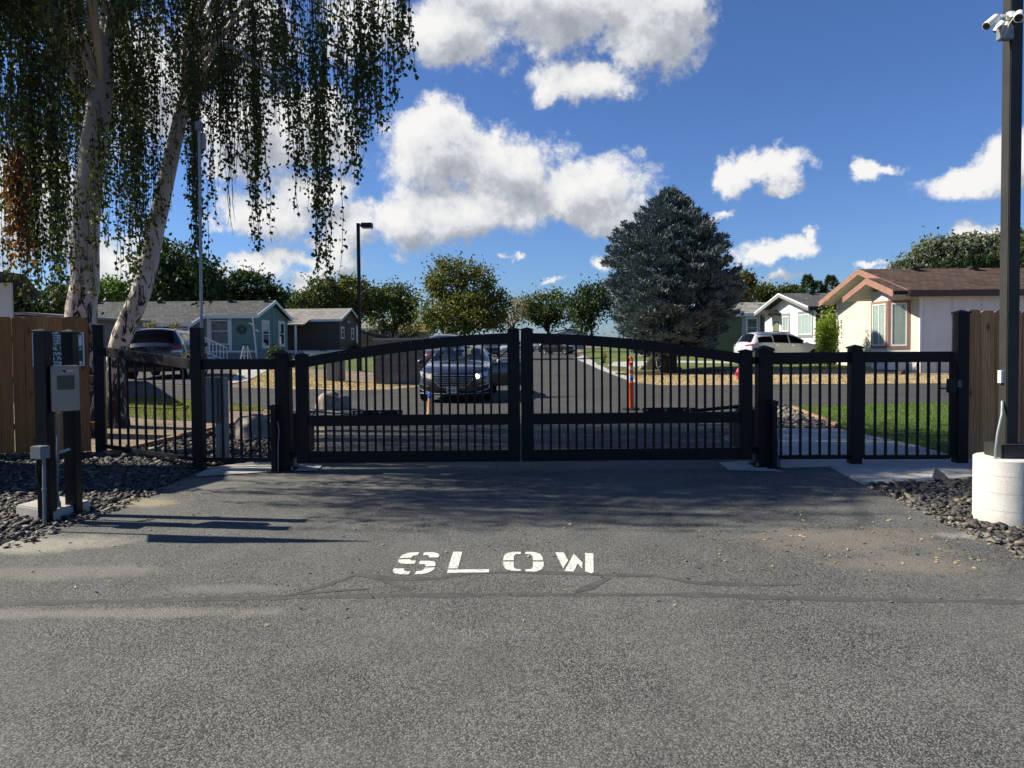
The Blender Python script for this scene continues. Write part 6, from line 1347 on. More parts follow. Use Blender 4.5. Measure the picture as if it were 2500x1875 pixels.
# --- white house with black trims
def whiteh():
    z0 = 0.2; X0, Y0, Y1 = 17.6, 41.0, 49.4; ze, zr = 3.3, 4.35; ovg = 0.6
    root = thing('white_house', 'white house with black trims and charcoal roof behind the silver car', 'house', (X0, Y0, z0))
    w, rf, zw, sl_ = gable_house(root, X0, 40, Y0, Y1, z0, ze, zr, M['white_house'], M['roof_dark'], M['grey_fascia'], 0.3, ovg, 0.6, M['white_house'], 0.24, [(P(1985, 722, 44.5).x, 0.12)])
    b = MB(); b.bb((X0 - ovg, Y0 - .37, ze - .15), (40, Y0 - .336, ze + .085)); b.build('fascia', M['blackpaint'], rf)
    b = MB(); ym = (Y0 + Y1) / 2; xg = X0 - ovg - .036; b.prism([(xg, Y0 - .3, ze + .02), (xg, ym, zr + .02), (xg, Y1 + .3, ze + .02), (xg, Y1 + .3, ze + .105), (xg, ym, zr + .105), (xg, Y0 - .3, ze + .105)], (-.02, 0, 0)); b.build('trim', M['white_trim'], rf)
    for x in (X0 - 0.02, X0 + 0.30): pass
    b = MB(); b.bb((X0 - .03, Y0 - .03, z0), (X0 + .2, Y0 + .09, zw)); b.build('corner_trim', M['blackpaint'], root)
    def yat(px): return X0 * FPX / (px - 1250)
    for (pa, pb_, pt_, pbm, ml) in ((1911, 1926, 771, 809, (.5,)), (1951.5, 1982.5, 765, 817, (.25, .5, .75))):
        ya, yb = yat(pa), yat(pb_); zt = P(pb_, pt_, yb).z; zb = P(pb_, pbm, yb).z; win(root, (X0 - .002, ya, zb), (0, -1, 0), ya - yb, zt - zb, M['white_trim'], 0.06, mull=ml, curtain=M['curtain'], outer=0.17, outer_m=M['grey_fascia'])
    a, c = P(2019, 800, Y0), P(2062, 764, Y0); win(root, (a.x, Y0 - .002, a.z), (1, 0, 0), 1.5, c.z - a.z, M['white_trim'], 0.08, outer=0.22, outer_m=M['blackpaint'], curtain=M['curtain'])
    # entry hood on a black post
    yq = yat(1896) ; xq = X0 - 0.9; b = MB(); zz = P(1903, 757, yq).z
    b.prism([(xq, yq + .9, zz - .25), (xq, yq, zz), (xq, yq - .9, zz - .25), (xq, yq - .9, zz - .40), (xq, yq, zz - .15), (xq, yq + .9, zz - .40)], (0.9, 0, 0)); b.build('entry_hood', M['blackpaint'], root)
    b = MB(); b.bb((xq, yq + .55, z0), (xq + .16, yq + .75, zz - .3)); b.build('hood_post', M['blackpaint'], root)
    b = MB(); b.bb((X0 - .03, yq - .45, z0 + .5), (X0 - .002, yq + .45, z0 + 2.5)); b.build('door', M['green_wall'], root)
whiteh()
def sage():
    z0 = 0.2; Y0 = 56.0; ze = 3.5
    root = thing('sage_house', 'sage green house with pale grey roof right of the spruce', 'house', (16, Y0, z0))
    w, rf, zw, sl_ = gable_house(root, 15.6, 30, Y0, 63, z0, ze, 4.55, M['green_wall'], M['roof_light'], M['white_trim'], 0.25, 0.25, 0.5, M['green_wall'], 0.24)
    for (px, py) in ((1855, 737), (1882, 744)):
        y = Y0 + (2.6 if py < 740 else 1.7); q = P(px, py, y); b = MB(); b.box((q.x, y, 4.28 - (0.3 if py > 740 else 0)), (0.32, 0.3, 0.26)); b.build('vent', M['pole'], rf)
    a, c = P(1822, 818, Y0), P(1850, 776, Y0); win(root, (a.x, Y0 - .002, a.z), (1, 0, 0), c.x - a.x, c.z - a.z, M['white_trim'], 0.09, sash=0.42, outer=0.1, outer_m=M['white_trim'], curtain=M['tan_wall'])
    for px in (1816, 1854.5): q = P(px, 820, Y0 - .01); b = MB(); b.bb((q.x - .16, Y0 - .03, a.z - .1), (q.x + .16, Y0 - .002, c.z + .1)); b.build('shutter', M['grey_wall'], root)
    b = MB(); b.bb((P(1881, 770, Y0).x, Y0 - .04, P(1880, 777, Y0).z), (P(1925, 770, Y0).x, Y0 - .002, P(1880, 768, Y0).z)); b.build('trim', M['white_trim'], root)
sage()
# --- white building at the far left edge, low roof beyond the fence
def leftb():
    Y = 16.5; root = thing('white_shed', 'white panelled building corner at the left edge above the fence', 'building', (P(30, 800, Y).x, Y, 0.4)); x1 = P(33, 760, Y).x; zt = P(30, 690, Y).z
    k = 1.34; b = MB(); b.prism([(x1 - 7, Y, 0.3), (x1, Y, 0.3), (x1 * k, Y * k, 0.3), (x1 * k - 7, Y * k, 0.3)], (0, 0, zt - 0.3)); b.build('wall', M['white_panel'], root)
    xr = P(62, 690, Y - 0.5).x; b = MB(); z2 = zt - .02; b.add([(x1 - 7, Y - .5, zt + .9), (xr, Y - .5, z2), (xr * k, Y * k, z2), (x1 * k - 7, Y * k, zt + .9), (x1 - 7, Y - .5, zt + 1.06), (xr, Y - .5, z2 + .16), (xr * k, Y * k, z2 + .16), (x1 * k - 7, Y * k, zt + 1.06)], [(0, 1, 2, 3), (4, 7, 6, 5), (0, 4, 5, 1), (1, 5, 6, 2), (2, 6, 7, 3), (3, 7, 4, 0)]); b.build('roof', M['roof_grey'], root)
    Y = 30; root = thing('tan_roof_house', 'low tan roofed building just above the cedar fence', 'building', (P(90, 790, Y).x, Y, 0.4))
    b = MB(); a, m_, c = P(28, 772, Y), P(60, 766, Y), P(168, 772, Y); b.prism([(a.x - 3, Y, .4), (c.x, Y, .4), (c.x, Y, c.z - .1), (m_.x, Y, m_.z - .1), (a.x - 3, Y, a.z)], (0, 6, 0)); b.build('wall', M['tan_wall'], root)
    b = MB(); b.prism([(a.x - 3, Y - .2, a.z), (m_.x, Y - .2, m_.z - .05), (c.x + .3, Y - .2, c.z - .12), (c.x + .3, Y - .2, c.z), (m_.x, Y - .2, m_.z + .07), (a.x - 3, Y - .2, a.z + .1)], (0, 6.4, 0)); b.build('roof', M['roof_light'], root)
leftb()
# ------------------------------------------------------------------ block wall, street lamps, street furniture
def blockwall():
    Y = 25.0; a, c = P(913, 900, Y), P(1033, 900, Y); zt = P(914, 826, Y).z; root = thing('block_wall', 'dark concrete block enclosure with pale cap beside the sedan', 'wall', (c.x, Y, 0))
    b = MB(); b.bb((a.x, Y, -.05), (c.x, Y + .2, zt - .06)); b.build('front_wall', M['block'], root)
    b = MB(); b.bb((a.x, Y + .201, -.05), (a.x + .2, Y + 3, zt - .06)); b.build('side_wall', M['block'], root)
    b = MB(); b.bb((a.x - .03, Y - .03, zt - .058), (c.x + .03, Y + .23, zt)); b.build('wall_cap', M['cap'], root, bevel=0.01)
    b = MB(); b.prism([(p[0], p[1], -0.02) for p in gp((798, 935), (1030, 941), (1035, 936), (910, 930), (800, 929))], (0, 0, 0.06)); tag(b.build('pavement', M['concrete']), kind='structure')
blockwall()
def lamp(px, ptop, Y, label, arm, z0=None):
    x = P(px, 850, Y).x; zt = P(px, ptop, Y).z; z0 = h(x, Y); root = thing('street_lamp', label, 'street lamp', (x, Y, z0), 0, 'shoebox street lamps')
    b = MB(); b.box((x, Y, z0 + .012), (0.36, 0.36, 0.025)); b.build('base_plate', M['pole'], root)
    b = MB(); b.box((x, Y, (z0 + zt) / 2), (0.14, 0.14, zt - z0)); b.build('pole', M['stucco_post'], root, bevel=0.006)
    b = MB(); b.bb((x + .07, Y - .06, zt - .14), (x + .16, Y + .06, zt - .05)); b.build('arm', M['stucco_post'], root)
    b = MB(); b.bb((x + .16, Y - .2, zt - .22), (x + .16 + arm, Y + .2, zt + .0)); hd = b.build('lamp_head', M['stucco_post'], root, bevel=0.015)
    b = MB(); b.bb((x + .2, Y - .17, zt - .232), (x + .12 + arm, Y + .17, zt - .2205)); b.build('lens', M['lamp_glass'], hd)
lamp(879, 545, 33, 'tall black street lamp beyond the left gate leaf', 0.5); lamp(1083, 684, 63, 'distant black street lamp in front of the maple', 0.75)
def ubox(px0, px1, pt_, pb_, label):
    g0 = G((px0 + px1) / 2, pb_); Y = g0.y; a, c = P(px0, pb_, Y), P(px1, pt_, Y); root = thing('transformer_box', label, 'utility box', g0, 0, 'grey utility boxes across the street')
    b = MB(); b.bb((a.x, Y, 0), (c.x, Y + (c.x - a.x) * .8, c.z)); bd = b.build('cabinet', M['galv'] if px0 < 800 else M['conduit'], root, bevel=0.015)
    b = MB(); b.bb((a.x - .02, Y - .02, c.z), (c.x + .02, Y + (c.x - a.x) * .8 + .02, c.z + .04)); b.build('lid', M['galv'], bd)
    b = MB(); b.bb((a.x + .04, Y - .008, .08), (c.x - .04, Y - .001, c.z - .06)); b.build('door', M['galv'], bd)
ubox(797, 819, 886, 931, 'wide grey utility box across the street'); ubox(824, 840, 880, 931, 'narrow grey utility box beside the wider one')
def picketf():
    Y = 52; a, c = P(745, 871, Y), P(915, 871, Y); root = thing('picket_fence', 'low white picket fence far behind the utility boxes', 'picket fence', (c.x, Y, h(c.x, Y)))
    n = 44; b = MB()
    for i in range(n): x = a.x + (c.x - a.x) * i / n; z0 = h(x, Y); b.prism([(x - .04, Y, z0), (x + .04, Y, z0), (x + .04, Y, z0 + .5), (x, Y, z0 + .58), (x - .04, Y, z0 + .5)], (0, .02, 0))
    b.build('pickets', M['white_trim'], root)
    for z in (.15, .4): b = MB(); z0 = h(c.x, Y); b.bb((a.x, Y + .021, z0 + z), (c.x, Y + .05, z0 + z + .05)); b.build('rail', M['white_trim'], root)
picketf()
def delineator():
    g0 = G(1540, 1001); Y = g0.y; zt = P(1540, 871, Y).z; s = Y / FPX; x = g0.x; root = thing('delineator_post', 'orange traffic delineator with silver bands on a black base', 'traffic post', (x, Y, 0.004))
    b = MB(); b.lathe((x, Y, 0.004), [(0.19, 0), (0.19, 0.03), (0.17, 0.045), (0.075, 0.05)], 8); b.build('base', M['rubber'], root)
    b = MB(); R0 = 0.064; zz = lambda py: P(1540, py, Y).z
    b.lathe((x, Y, 0), [(R0, 0.05), (R0 * 1.02, 0.09), (R0 * .96, zz(940)), (R0 * 1.1, zz(938)), (R0 * 1.1, zz(934)), (R0 * .9, zz(933)), (R0 * .88, zz(905)), (R0 * .84, zz(893)), (R0 * .82, zz(888)), (R0 * 1.0, zz(887)), (R0 * 1.0, zz(885)), (R0 * .6, zz(884))], 20); b.build('tube', M['orange'], root, smooth=35)
    for (p0, p1, m_) in ((903, 894, 'reflective'), (931, 912, 'reflective')):
        b = MB(); b.lathe((x, Y, 0), [(R0 * .93, zz(p0)), (R0 * .89, zz(p1))], 20, cap=False); q = b.build('band', M[m_], root, smooth=60)
    b = MB(); b.bb((x - .02, Y - R0 * .93 - .001, zz(928)), (x + .045, Y - R0 * .75, zz(921))); b.build('sticker', M['blue'], root)
    b = MB(); pts = [(x - .035, Y, zz(885)), (x - .035, Y, zz(877)), (x - .02, Y, zz(873)), (x, Y, zz(871.5)), (x + .02, Y, zz(873)), (x + .035, Y, zz(877)), (x + .035, Y, zz(885))]; b.tube(pts, 0.02, 8); b.build('handle', M['orange'], root, smooth=50)
delineator()
def tanpost(px, ptop, pb_, label, top, body, w):
    g0 = G(px, pb_); Y = g0.y; x = g0.x; zt = P(px, ptop, Y).z; root = thing('marker_cone', label, 'marker', (x, Y, 0.004))
    b = MB(); b.lathe((x, Y, 0.004), [(w * 1.0, 0), (w, .02), (w * .78, .1), (w * .5, zt - .12)], 16); b.build('cone', M[body], root, smooth=40)
    b = MB(); b.lathe((x, Y, 0.004), [(w * .52, zt - .12), (w * .66, zt - .10), (w * .6, zt - .06), (w * .35, zt - .05), (w * .45, zt - .02), (w * .2, zt)], 14); b.build('cap', M[top], root, smooth=40)
tanpost(1050, 958, 1016, 'tan cone with a bright blue top in front of the sedan', 'blue', 'tan', 0.078); tanpost(1299, 941, 1016, 'white capped pale post behind the gap of the gate leaves', 'white_plastic', 'galv', 0.06)
def hydrant():
    g0 = G(1802, 926); Y = g0.y; x = g0.x + .02; s = 0.78 / 0.75; root = thing('fire_hydrant', 'red fire hydrant on the dry grass behind the gate stile', 'hydrant', (x, Y, 0)); zt = P(1802, 896, Y).z; k = zt / 0.75
    b = MB(); b.lathe((x, Y, 0), [(.17 * k, 0), (.17 * k, .04 * k), (.11 * k, .06 * k), (.11 * k, .42 * k), (.15 * k, .44 * k), (.15 * k, .47 * k), (.13 * k, .5 * k), (.12 * k, .58 * k), (.07 * k, .66 * k), (.04 * k, .68 * k), (.04 * k, .75 * k)], 16); b.build('barrel', M['hydrant'], root, smooth=45)
    for sx in (-1, 1): b = MB(); b.lathe((x + sx * .1 * k, Y, .36 * k), [(.07 * k, 0), (.07 * k, sx * .08 * k), (.03 * k, sx * .085 * k), (.03 * k, sx * .12 * k)], 12, 'x'); b.build('nozzle', M['hydrant'], root)
    b = MB(); b.lathe((x, Y - .1 * k, .34 * k), [(.085 * k, 0), (.085 * k, -.09 * k), (.03 * k, -.095 * k), (.03 * k, -.13 * k)], 12, 'y'); b.build('nozzle', M['hydrant'], root)
hydrant()
# rocks, wagon wheel and mulch under the spruce
def spruce_bed():
    cx, cy = P(1636, 840, 32.2).x, 32.2
    sheet('mulch', [wob([(cx + 2.6 * math.cos(k * .45), cy + 1.9 * math.sin(k * .45)) for k in range(14)], .1, .3, 4)], 3, plain('bark_mulch', (0.035, 0.026, 0.02), 0.95, 0, 0.1, 0.4, 14, 0.7, 50), label='dark bark mulch around the spruce trunk', kind='stuff', cat='mulch')
    boulder(1579, 1622, 874, 903, 'large dark boulder left of the spruce trunk', 31, grp='boulders under the spruce', mat='bark'); boulder(1560, 1578, 893, 903, 'low dark boulder at the left of the spruce bed', 32, grp='boulders under the spruce', mat='boulder'); boulder(1650, 1668, 896, 906, 'low boulder right of the spruce trunk', 33, grp='boulders under the spruce', mat='boulder')
    c = P(1618, 888, 33.6); root = thing('wagon_wheel', 'weathered wagon wheel leaning beside the spruce trunk', 'wheel', (c.x, 33.6, 0.02)); r = .36; b = MB(); tl = Matrix.Rotation(-.3, 3, 'X') @ Matrix.Rotation(.5, 3, 'Z'); ce = Vector((c.x, 33.6, .38))
    b.tube([ce + tl @ Vector((r * math.cos(k * .2618), 0, r * math.sin(k * .2618))) for k in range(25)], .03, 6); b.build('felloe', M['cap'], root)
    for k in range(10): b = MB(); b.tube([ce, ce + tl @ Vector((r * math.cos(k * .628), 0, r * math.sin(k * .628)))], .016, 5); b.build('spoke', M['cap'], root)
spruce_bed()
g0 = G(1472, 885); bm = bmesh.new(); bmesh.ops.create_icosphere(bm, subdivisions=3, radius=0.2)
from mathutils import noise as mnoise
for v in bm.verts: v.co *= 1 + .35 * mnoise.noise(v.co * 9); v.co.z = max(v.co.z * .8, -.08) + .1
me = bpy.data.meshes.new('plastic_bag'); bm.to_mesh(me); bm.free(); me.materials.append(M['green_bag']); o = bpy.data.objects.new('plastic_bag', me); COL.objects.link(o); o.location = (g0.x, g0.y, 0.0); tag(o, 'crumpled bright green bag at the road edge left of the spruce', 'bag')
shrub('small yellow flowering plant behind the green bag', 1464, 1482, 860, 46, leafmat('flower', (.10, .12, .02), (.2, .16, .03), (.35, .2, .03)), 260, 12, 0.1)
shrub('dark bush at the foot of the red roofed house', 965, 1035, 795, 72, leafmat('plum', (.03, .035, .02), (.06, .05, .03)), 1500, 14, 0.22)
def hose():
    pts = [G(290, 1001), G(340, 1000), G(400, 1004), G(440, 1002), G(455, 996), G(448, 990), G(430, 992)]; b = MB(); b.tube([p + Vector((0, 0, .05)) for p in pts], .018, 6); tag(b.build('garden_hose', plain('yellow_hose', (.35, .33, .03), .6), smooth=60), 'yellow garden hose lying on the small lawn', 'hose')
hose()
def flag():
    Y = 100; a = P(1434, 783, Y); root = thing('flag', 'small striped national flag on a pole by the far trees', 'flag', (a.x, Y, 0)); b = MB(); b.tube([(a.x, Y, 0), (a.x, Y, a.z + .3)], .04, 6); b.build('flagpole', M['galv'], root)
    red = plain('flag_red', (.35, .03, .04), .8); wht = M['white_trim']; 
    for k in range(7):
        b = MB(); n = 8; w, hh = 1.1, .1; z = a.z - k * hh - .05; vs = []
        for i in range(n + 1): xx = a.x + .04 + w * i / n; dz = -.35 * (i / n) ** 1.3; yy = Y + .06 * math.sin(i * 1.2); vs += [(xx, yy, z + dz), (xx, yy, z + dz - hh)]
        b.add(vs, [(2 * i, 2 * i + 2, 2 * i + 3, 2 * i + 1) for i in range(n)]); b.build('stripe', red if k % 2 == 0 else wht, root)
    b = MB(); b.bb((a.x + .04, Y - .09, a.z - .45), (a.x + .45, Y - .08, a.z - .06)); b.build('canton', plain('flag_blue', (.03, .04, .15), .8), root)
flag()
# ------------------------------------------------------------------ cars
def spl(pts):
    xs = [p[0] for p in pts]; ys = [p[1] for p in pts]; n = len(xs); d = [(ys[i + 1] - ys[i]) / (xs[i + 1] - xs[i]) for i in range(n - 1)]
    m_ = [d[0]] + [0 if d[i - 1] * d[i] <= 0 else 2 * d[i - 1] * d[i] / (d[i - 1] + d[i]) for i in range(1, n - 1)] + [d[-1]]
    def f(x):
        if x <= xs[0]: return ys[0]
        if x >= xs[-1]: return ys[-1]
        i = max(k for k in range(n - 1) if xs[k] <= x); hh = xs[i + 1] - xs[i]; t = (x - xs[i]) / hh
        return (2 * t ** 3 - 3 * t * t + 1) * ys[i] + (t ** 3 - 2 * t * t + t) * hh * m_[i] + (-2 * t ** 3 + 3 * t * t) * ys[i + 1] + (t ** 3 - t * t) * hh * m_[i + 1]
    return f
def wheel(root, x, y, r, side, w=0.21, spokes=7, name='wheel'):
    b = MB(); x0 = x - side * w; sg_ = side
    b.lathe((0, y, r), [(r * .66, x0), (r * .94, x0), (r, x0 + sg_ * .03), (r, x - sg_ * .03), (r * .94, x), (r * .66, x - sg_ * .012), (r * .66, x0)], 28, 'x', cap=False)
    wb = b.build(name, M['rubber'], root, world=False, smooth=40)
    b = MB(); b.lathe((0, y, r), [(r * .64, x - sg_ * .11), (r * .67, x - sg_ * .02), (r * .60, x - sg_ * .03), (r * .58, x - sg_ * .08)], 28, 'x', cap=False)
    b.lathe((0, y, r), [(r * .001, x - sg_ * .02), (r * .13, x - sg_ * .022), (r * .15, x - sg_ * .05)], 14, 'x', cap=False)
    for k in range(spokes):
        a = 6.283 * k / spokes; d = Vector((0, math.cos(a), math.sin(a))); t = Vector((0, -math.sin(a), math.cos(a))); c = Vector((0, y, r)); i0, i1 = .11 * r, .64 * r
        b.prism([c + d * i0 + t * .16 * r + Vector((x - sg_ * .03, 0, 0)), c + d * i1 + t * .09 * r + Vector((x - sg_ * .028, 0, 0)), c + d * i1 - t * .09 * r + Vector((x - sg_ * .028, 0, 0)), c + d * i0 - t * .16 * r + Vector((x - sg_ * .03, 0, 0))], (-sg_ * .03, 0, 0))
    b.build('rim', M['rim'], wb, world=False, smooth=40)
    b = MB(); b.lathe((0, y, r), [(r * .001, x - sg_ * .115), (r * .64, x - sg_ * .115)], 24, 'x', cap=False); b.build('brake_disc', M['trim_black'], wb, world=False)
def car_body(root, S, paint, skip_side=None):
    # S: dict of curves over s (0 = nose, L = tail); local frame: nose towards -Y
    L, W = S['L'], S['W']; top, et, belt, wt = spl(S['top']), spl(S['etop']), spl(S['belt']), spl(S['wt']); zb = S.get('zb', 0.2); plan = spl(S['plan'])
    bowF, bowR = S.get('bowF', .38), S.get('bowR', .2); rake = S.get('rake', .10); wbelt = S.get('wbelt', .93)
    marks = sorted(set([0, L] + [a for w_ in S['side_win'] for a in w_[:2]] + list(S['ws']) + list(S['rw'])))
    st = []
    for a, c in zip(marks[:-1], marks[1:]):
        n = max(1, int(round((c - a) / .055))); st += [a + (c - a) * i / n for i in range(n)]
    st.append(L)
    WC = S['wheels']; RW = S['rw_r']; arch = RW + .055
    def deform(x, s, z):
        f = max(0, 1 - s / 1.0) ** 1.6; g_ = max(0, 1 - (L - s) / .8) ** 1.6; q = (abs(x) / W) ** 2.4
        zz = (z - .52) / .34
        return s + f * (bowF * q + rake * zz * zz * (1 if zz > 0 else .8)) - g_ * (bowR * q + S.get('rakeR', .06) * ((z - .75) / .45) ** 2)
    def ring(s):
        pf = plan(s); w = W * pf; bz, ez, tz, wtt = belt(s), et(s), top(s), wt(s) * pf; pts = [(0, zb), (w * .74, zb)]; n1 = 12
        for i in range(n1 + 1):
            t = i / n1; x = w * (1 - .085 * (1 - t) ** 2.2 - (1 - wbelt) * t ** 3); z = zb + .02 + (bz - zb - .02) * t
            cr = S.get('crease')
            if cr: x += .012 * math.exp(-((t - cr) / .06) ** 2)
            pts.append((x, z))
        xb = pts[-1][0]; n2 = 6
        for i in range(1, n2 + 1): t = i / n2; pts.append((xb + (wtt - xb) * t + .025 * math.sin(math.pi * t) * min(1, (ez - bz) / .3), bz + (ez - bz) * t))
        n3 = 9
        for i in range(1, n3 + 1):
            a = i / n3; x = wtt * (1 - a); pts.append((x, ez + (tz - ez) * (1 - (1 - a) ** 2.4)))
        for wc in WC:
            ds = s - wc
            if abs(ds) < arch:
                za = RW + math.sqrt(arch * arch - ds * ds)
                pts = [(x, max(z, za) if 0 < k <= n1 + 2 else z) for k, (x, z) in enumerate(pts)]
        return pts
    rings = [ring(s) for s in st]; NK = len(rings[0]); iB, iE = 14, 20
    groups = {}
    def cls(s0, s1, k):
        sm = (s0 + s1) / 2
        if iB <= k < iE:
            for j, w_ in enumerate(S['side_win']):
                lo, hi = (w_[2], w_[3]) if len(w_) > 2 else (0, 1)
                if w_[0] - 1e-6 <= s0 and s1 <= w_[1] + 1e-6 and lo <= (k - iB) / (iE - iB) and (k + 1 - iB) / (iE - iB) <= hi + 1e-6: return 'side_window'
        if k >= iE:
            if S['ws'][0] - 1e-6 <= s0 and s1 <= S['ws'][1] + 1e-6: return 'windshield'
            if k >= iE + S.get('rw_in', 0) and S['rw'][0] - 1e-6 <= s0 and s1 <= S['rw'][1] + 1e-6: return 'rear_window'
        if k < 2: return 'underbody'
        if S.get('clad') and k < 5: return 'cladding'
        return 'body'
    def vtx(i, k, sg_): x, z = rings[i][k]; return (sg_ * x, deform(x, st[i], z), z)
    for sg_ in (-1, 1):
        for i in range(len(st) - 1):
            for k in range(NK - 1):
                nm = cls(st[i], st[i + 1], k); key = (nm, sg_) if nm == 'side_window' else (nm, 0); groups.setdefault(key, MB()).add([vtx(i, k, sg_), vtx(i + 1, k, sg_), vtx(i + 1, k + 1, sg_), vtx(i, k + 1, sg_)], [(0, 1, 2, 3)])
        for i, s in ((0, 0), (len(st) - 1, L)):          # nose and tail caps
            nx = 8
            for k in range(1, NK - 2):
                (xa, za), (xc, zc) = rings[i][k], rings[i][k + 1]
                for j in range(nx):
                    f0, f1 = 1 - j / nx, 1 - (j + 1) / nx; q = [(xa * f0, za), (xa * f1, za), (xc * f1, zc), (xc * f0, zc)]
                    key = ('body', 0) if not (S.get('clad') and k < 5) else ('cladding', 0)
                    groups[key].add([(sg_ * x, deform(x, s, z), z) for x, z in q], [(0, 1, 2, 3)])
    MT = {'body': paint, 'windshield': M['glass_see'] if S.get('see') else M['glass_dark'], 'rear_window': M['glass_privacy'] if not S.get('see') else M['glass_see'], 'side_window': M['glass_see'] if S.get('see') else M['glass_privacy'], 'underbody': M['trim_black'], 'cladding': M['trim_black']}
    for (nm, sg_), mb in groups.items():
        o = mb.build(nm, MT[nm], root, world=False)
        bm = bmesh.new(); bm.from_mesh(o.data); bmesh.ops.remove_doubles(bm, verts=bm.verts, dist=.0008); bmesh.ops.recalc_face_normals(bm, faces=bm.faces); bm.to_mesh(o.data); bm.free()
        for p in o.data.polygons: p.use_smooth = True
        o.data.set_sharp_from_angle(angle=R(38))
    for wc in WC:
        for sg_ in (-1, 1): wheel(root, sg_ * (W * plan(wc) - .012), wc, RW, sg_, spokes=S.get('spokes', 7))
        b = MB(); b.bb((-W * .72, wc - arch, zb + .01), (W * .72, wc + arch, RW + arch)); b.build('wheel_well', M['trim_black'], root, world=False)
    return deform, rings, st
def on_nose(deform, pts, off, s=0):    # outline on the nose: list of (x, z) -> points just proud of the skin
    return [(x, deform(x, s, z) - off, z) for x, z in pts]
def sheet_on(deform, poly, off, s, sgn=1, sub=6):
    # a skin patch following the nose or tail: poly (x,z) quad corners bl, br, tr, tl
    b = MB(); (x0, z0), (x1, z1), (x2, z2), (x3, z3) = poly; vs = []
    for j in range(sub + 1):
        for i in range(sub + 1):
            u, v = i / sub, j / sub; x = (1 - v) * ((1 - u) * x0 + u * x1) + v * ((1 - u) * x3 + u * x2); z = (1 - v) * ((1 - u) * z0 + u * z1) + v * ((1 - u) * z3 + u * z2); vs.append((x, deform(x, s, z) - sgn * off, z))
    b.add(vs, [(j * (sub + 1) + i, j * (sub + 1) + i + 1, (j + 1) * (sub + 1) + i + 1, (j + 1) * (sub + 1) + i) for j in range(sub) for i in range(sub)]); return b
def carpaint(name, c, metal=0.35, rough=0.3): return plain(name, c, rough, metal, 0.5, 0.04, 3, 0, 60, 1.0, dirt=((0.10, 0.095, 0.085), 3.0, 0.02))
def mirrors(root, x, y, z, paint, only=None):
    for sg_ in (-1, 1):
        if only and sg_ != only: continue
        bm = bmesh.new(); bmesh.ops.create_uvsphere(bm, u_segments=14, v_segments=8, radius=1)
        for v in bm.verts: v.co = Vector((v.co.x * .12, v.co.y * .07 if v.co.y < 0 else v.co.y * .02, v.co.z * .075)) + Vector((sg_ * x, y, z))
        me = bpy.data.meshes.new('mirror'); bm.to_mesh(me); bm.free(); me.materials.append(paint)
        for p in me.polygons: p.use_smooth = True
        o = bpy.data.objects.new('mirror', me); link(o, root); b = MB(); b.tube([(sg_ * (x - .05), y + .02, z - .03), (sg_ * (x - .16), y + .05, z - .05)], .02, 6); b.build('mirror_stalk', M['trim_black'], o, world=False)
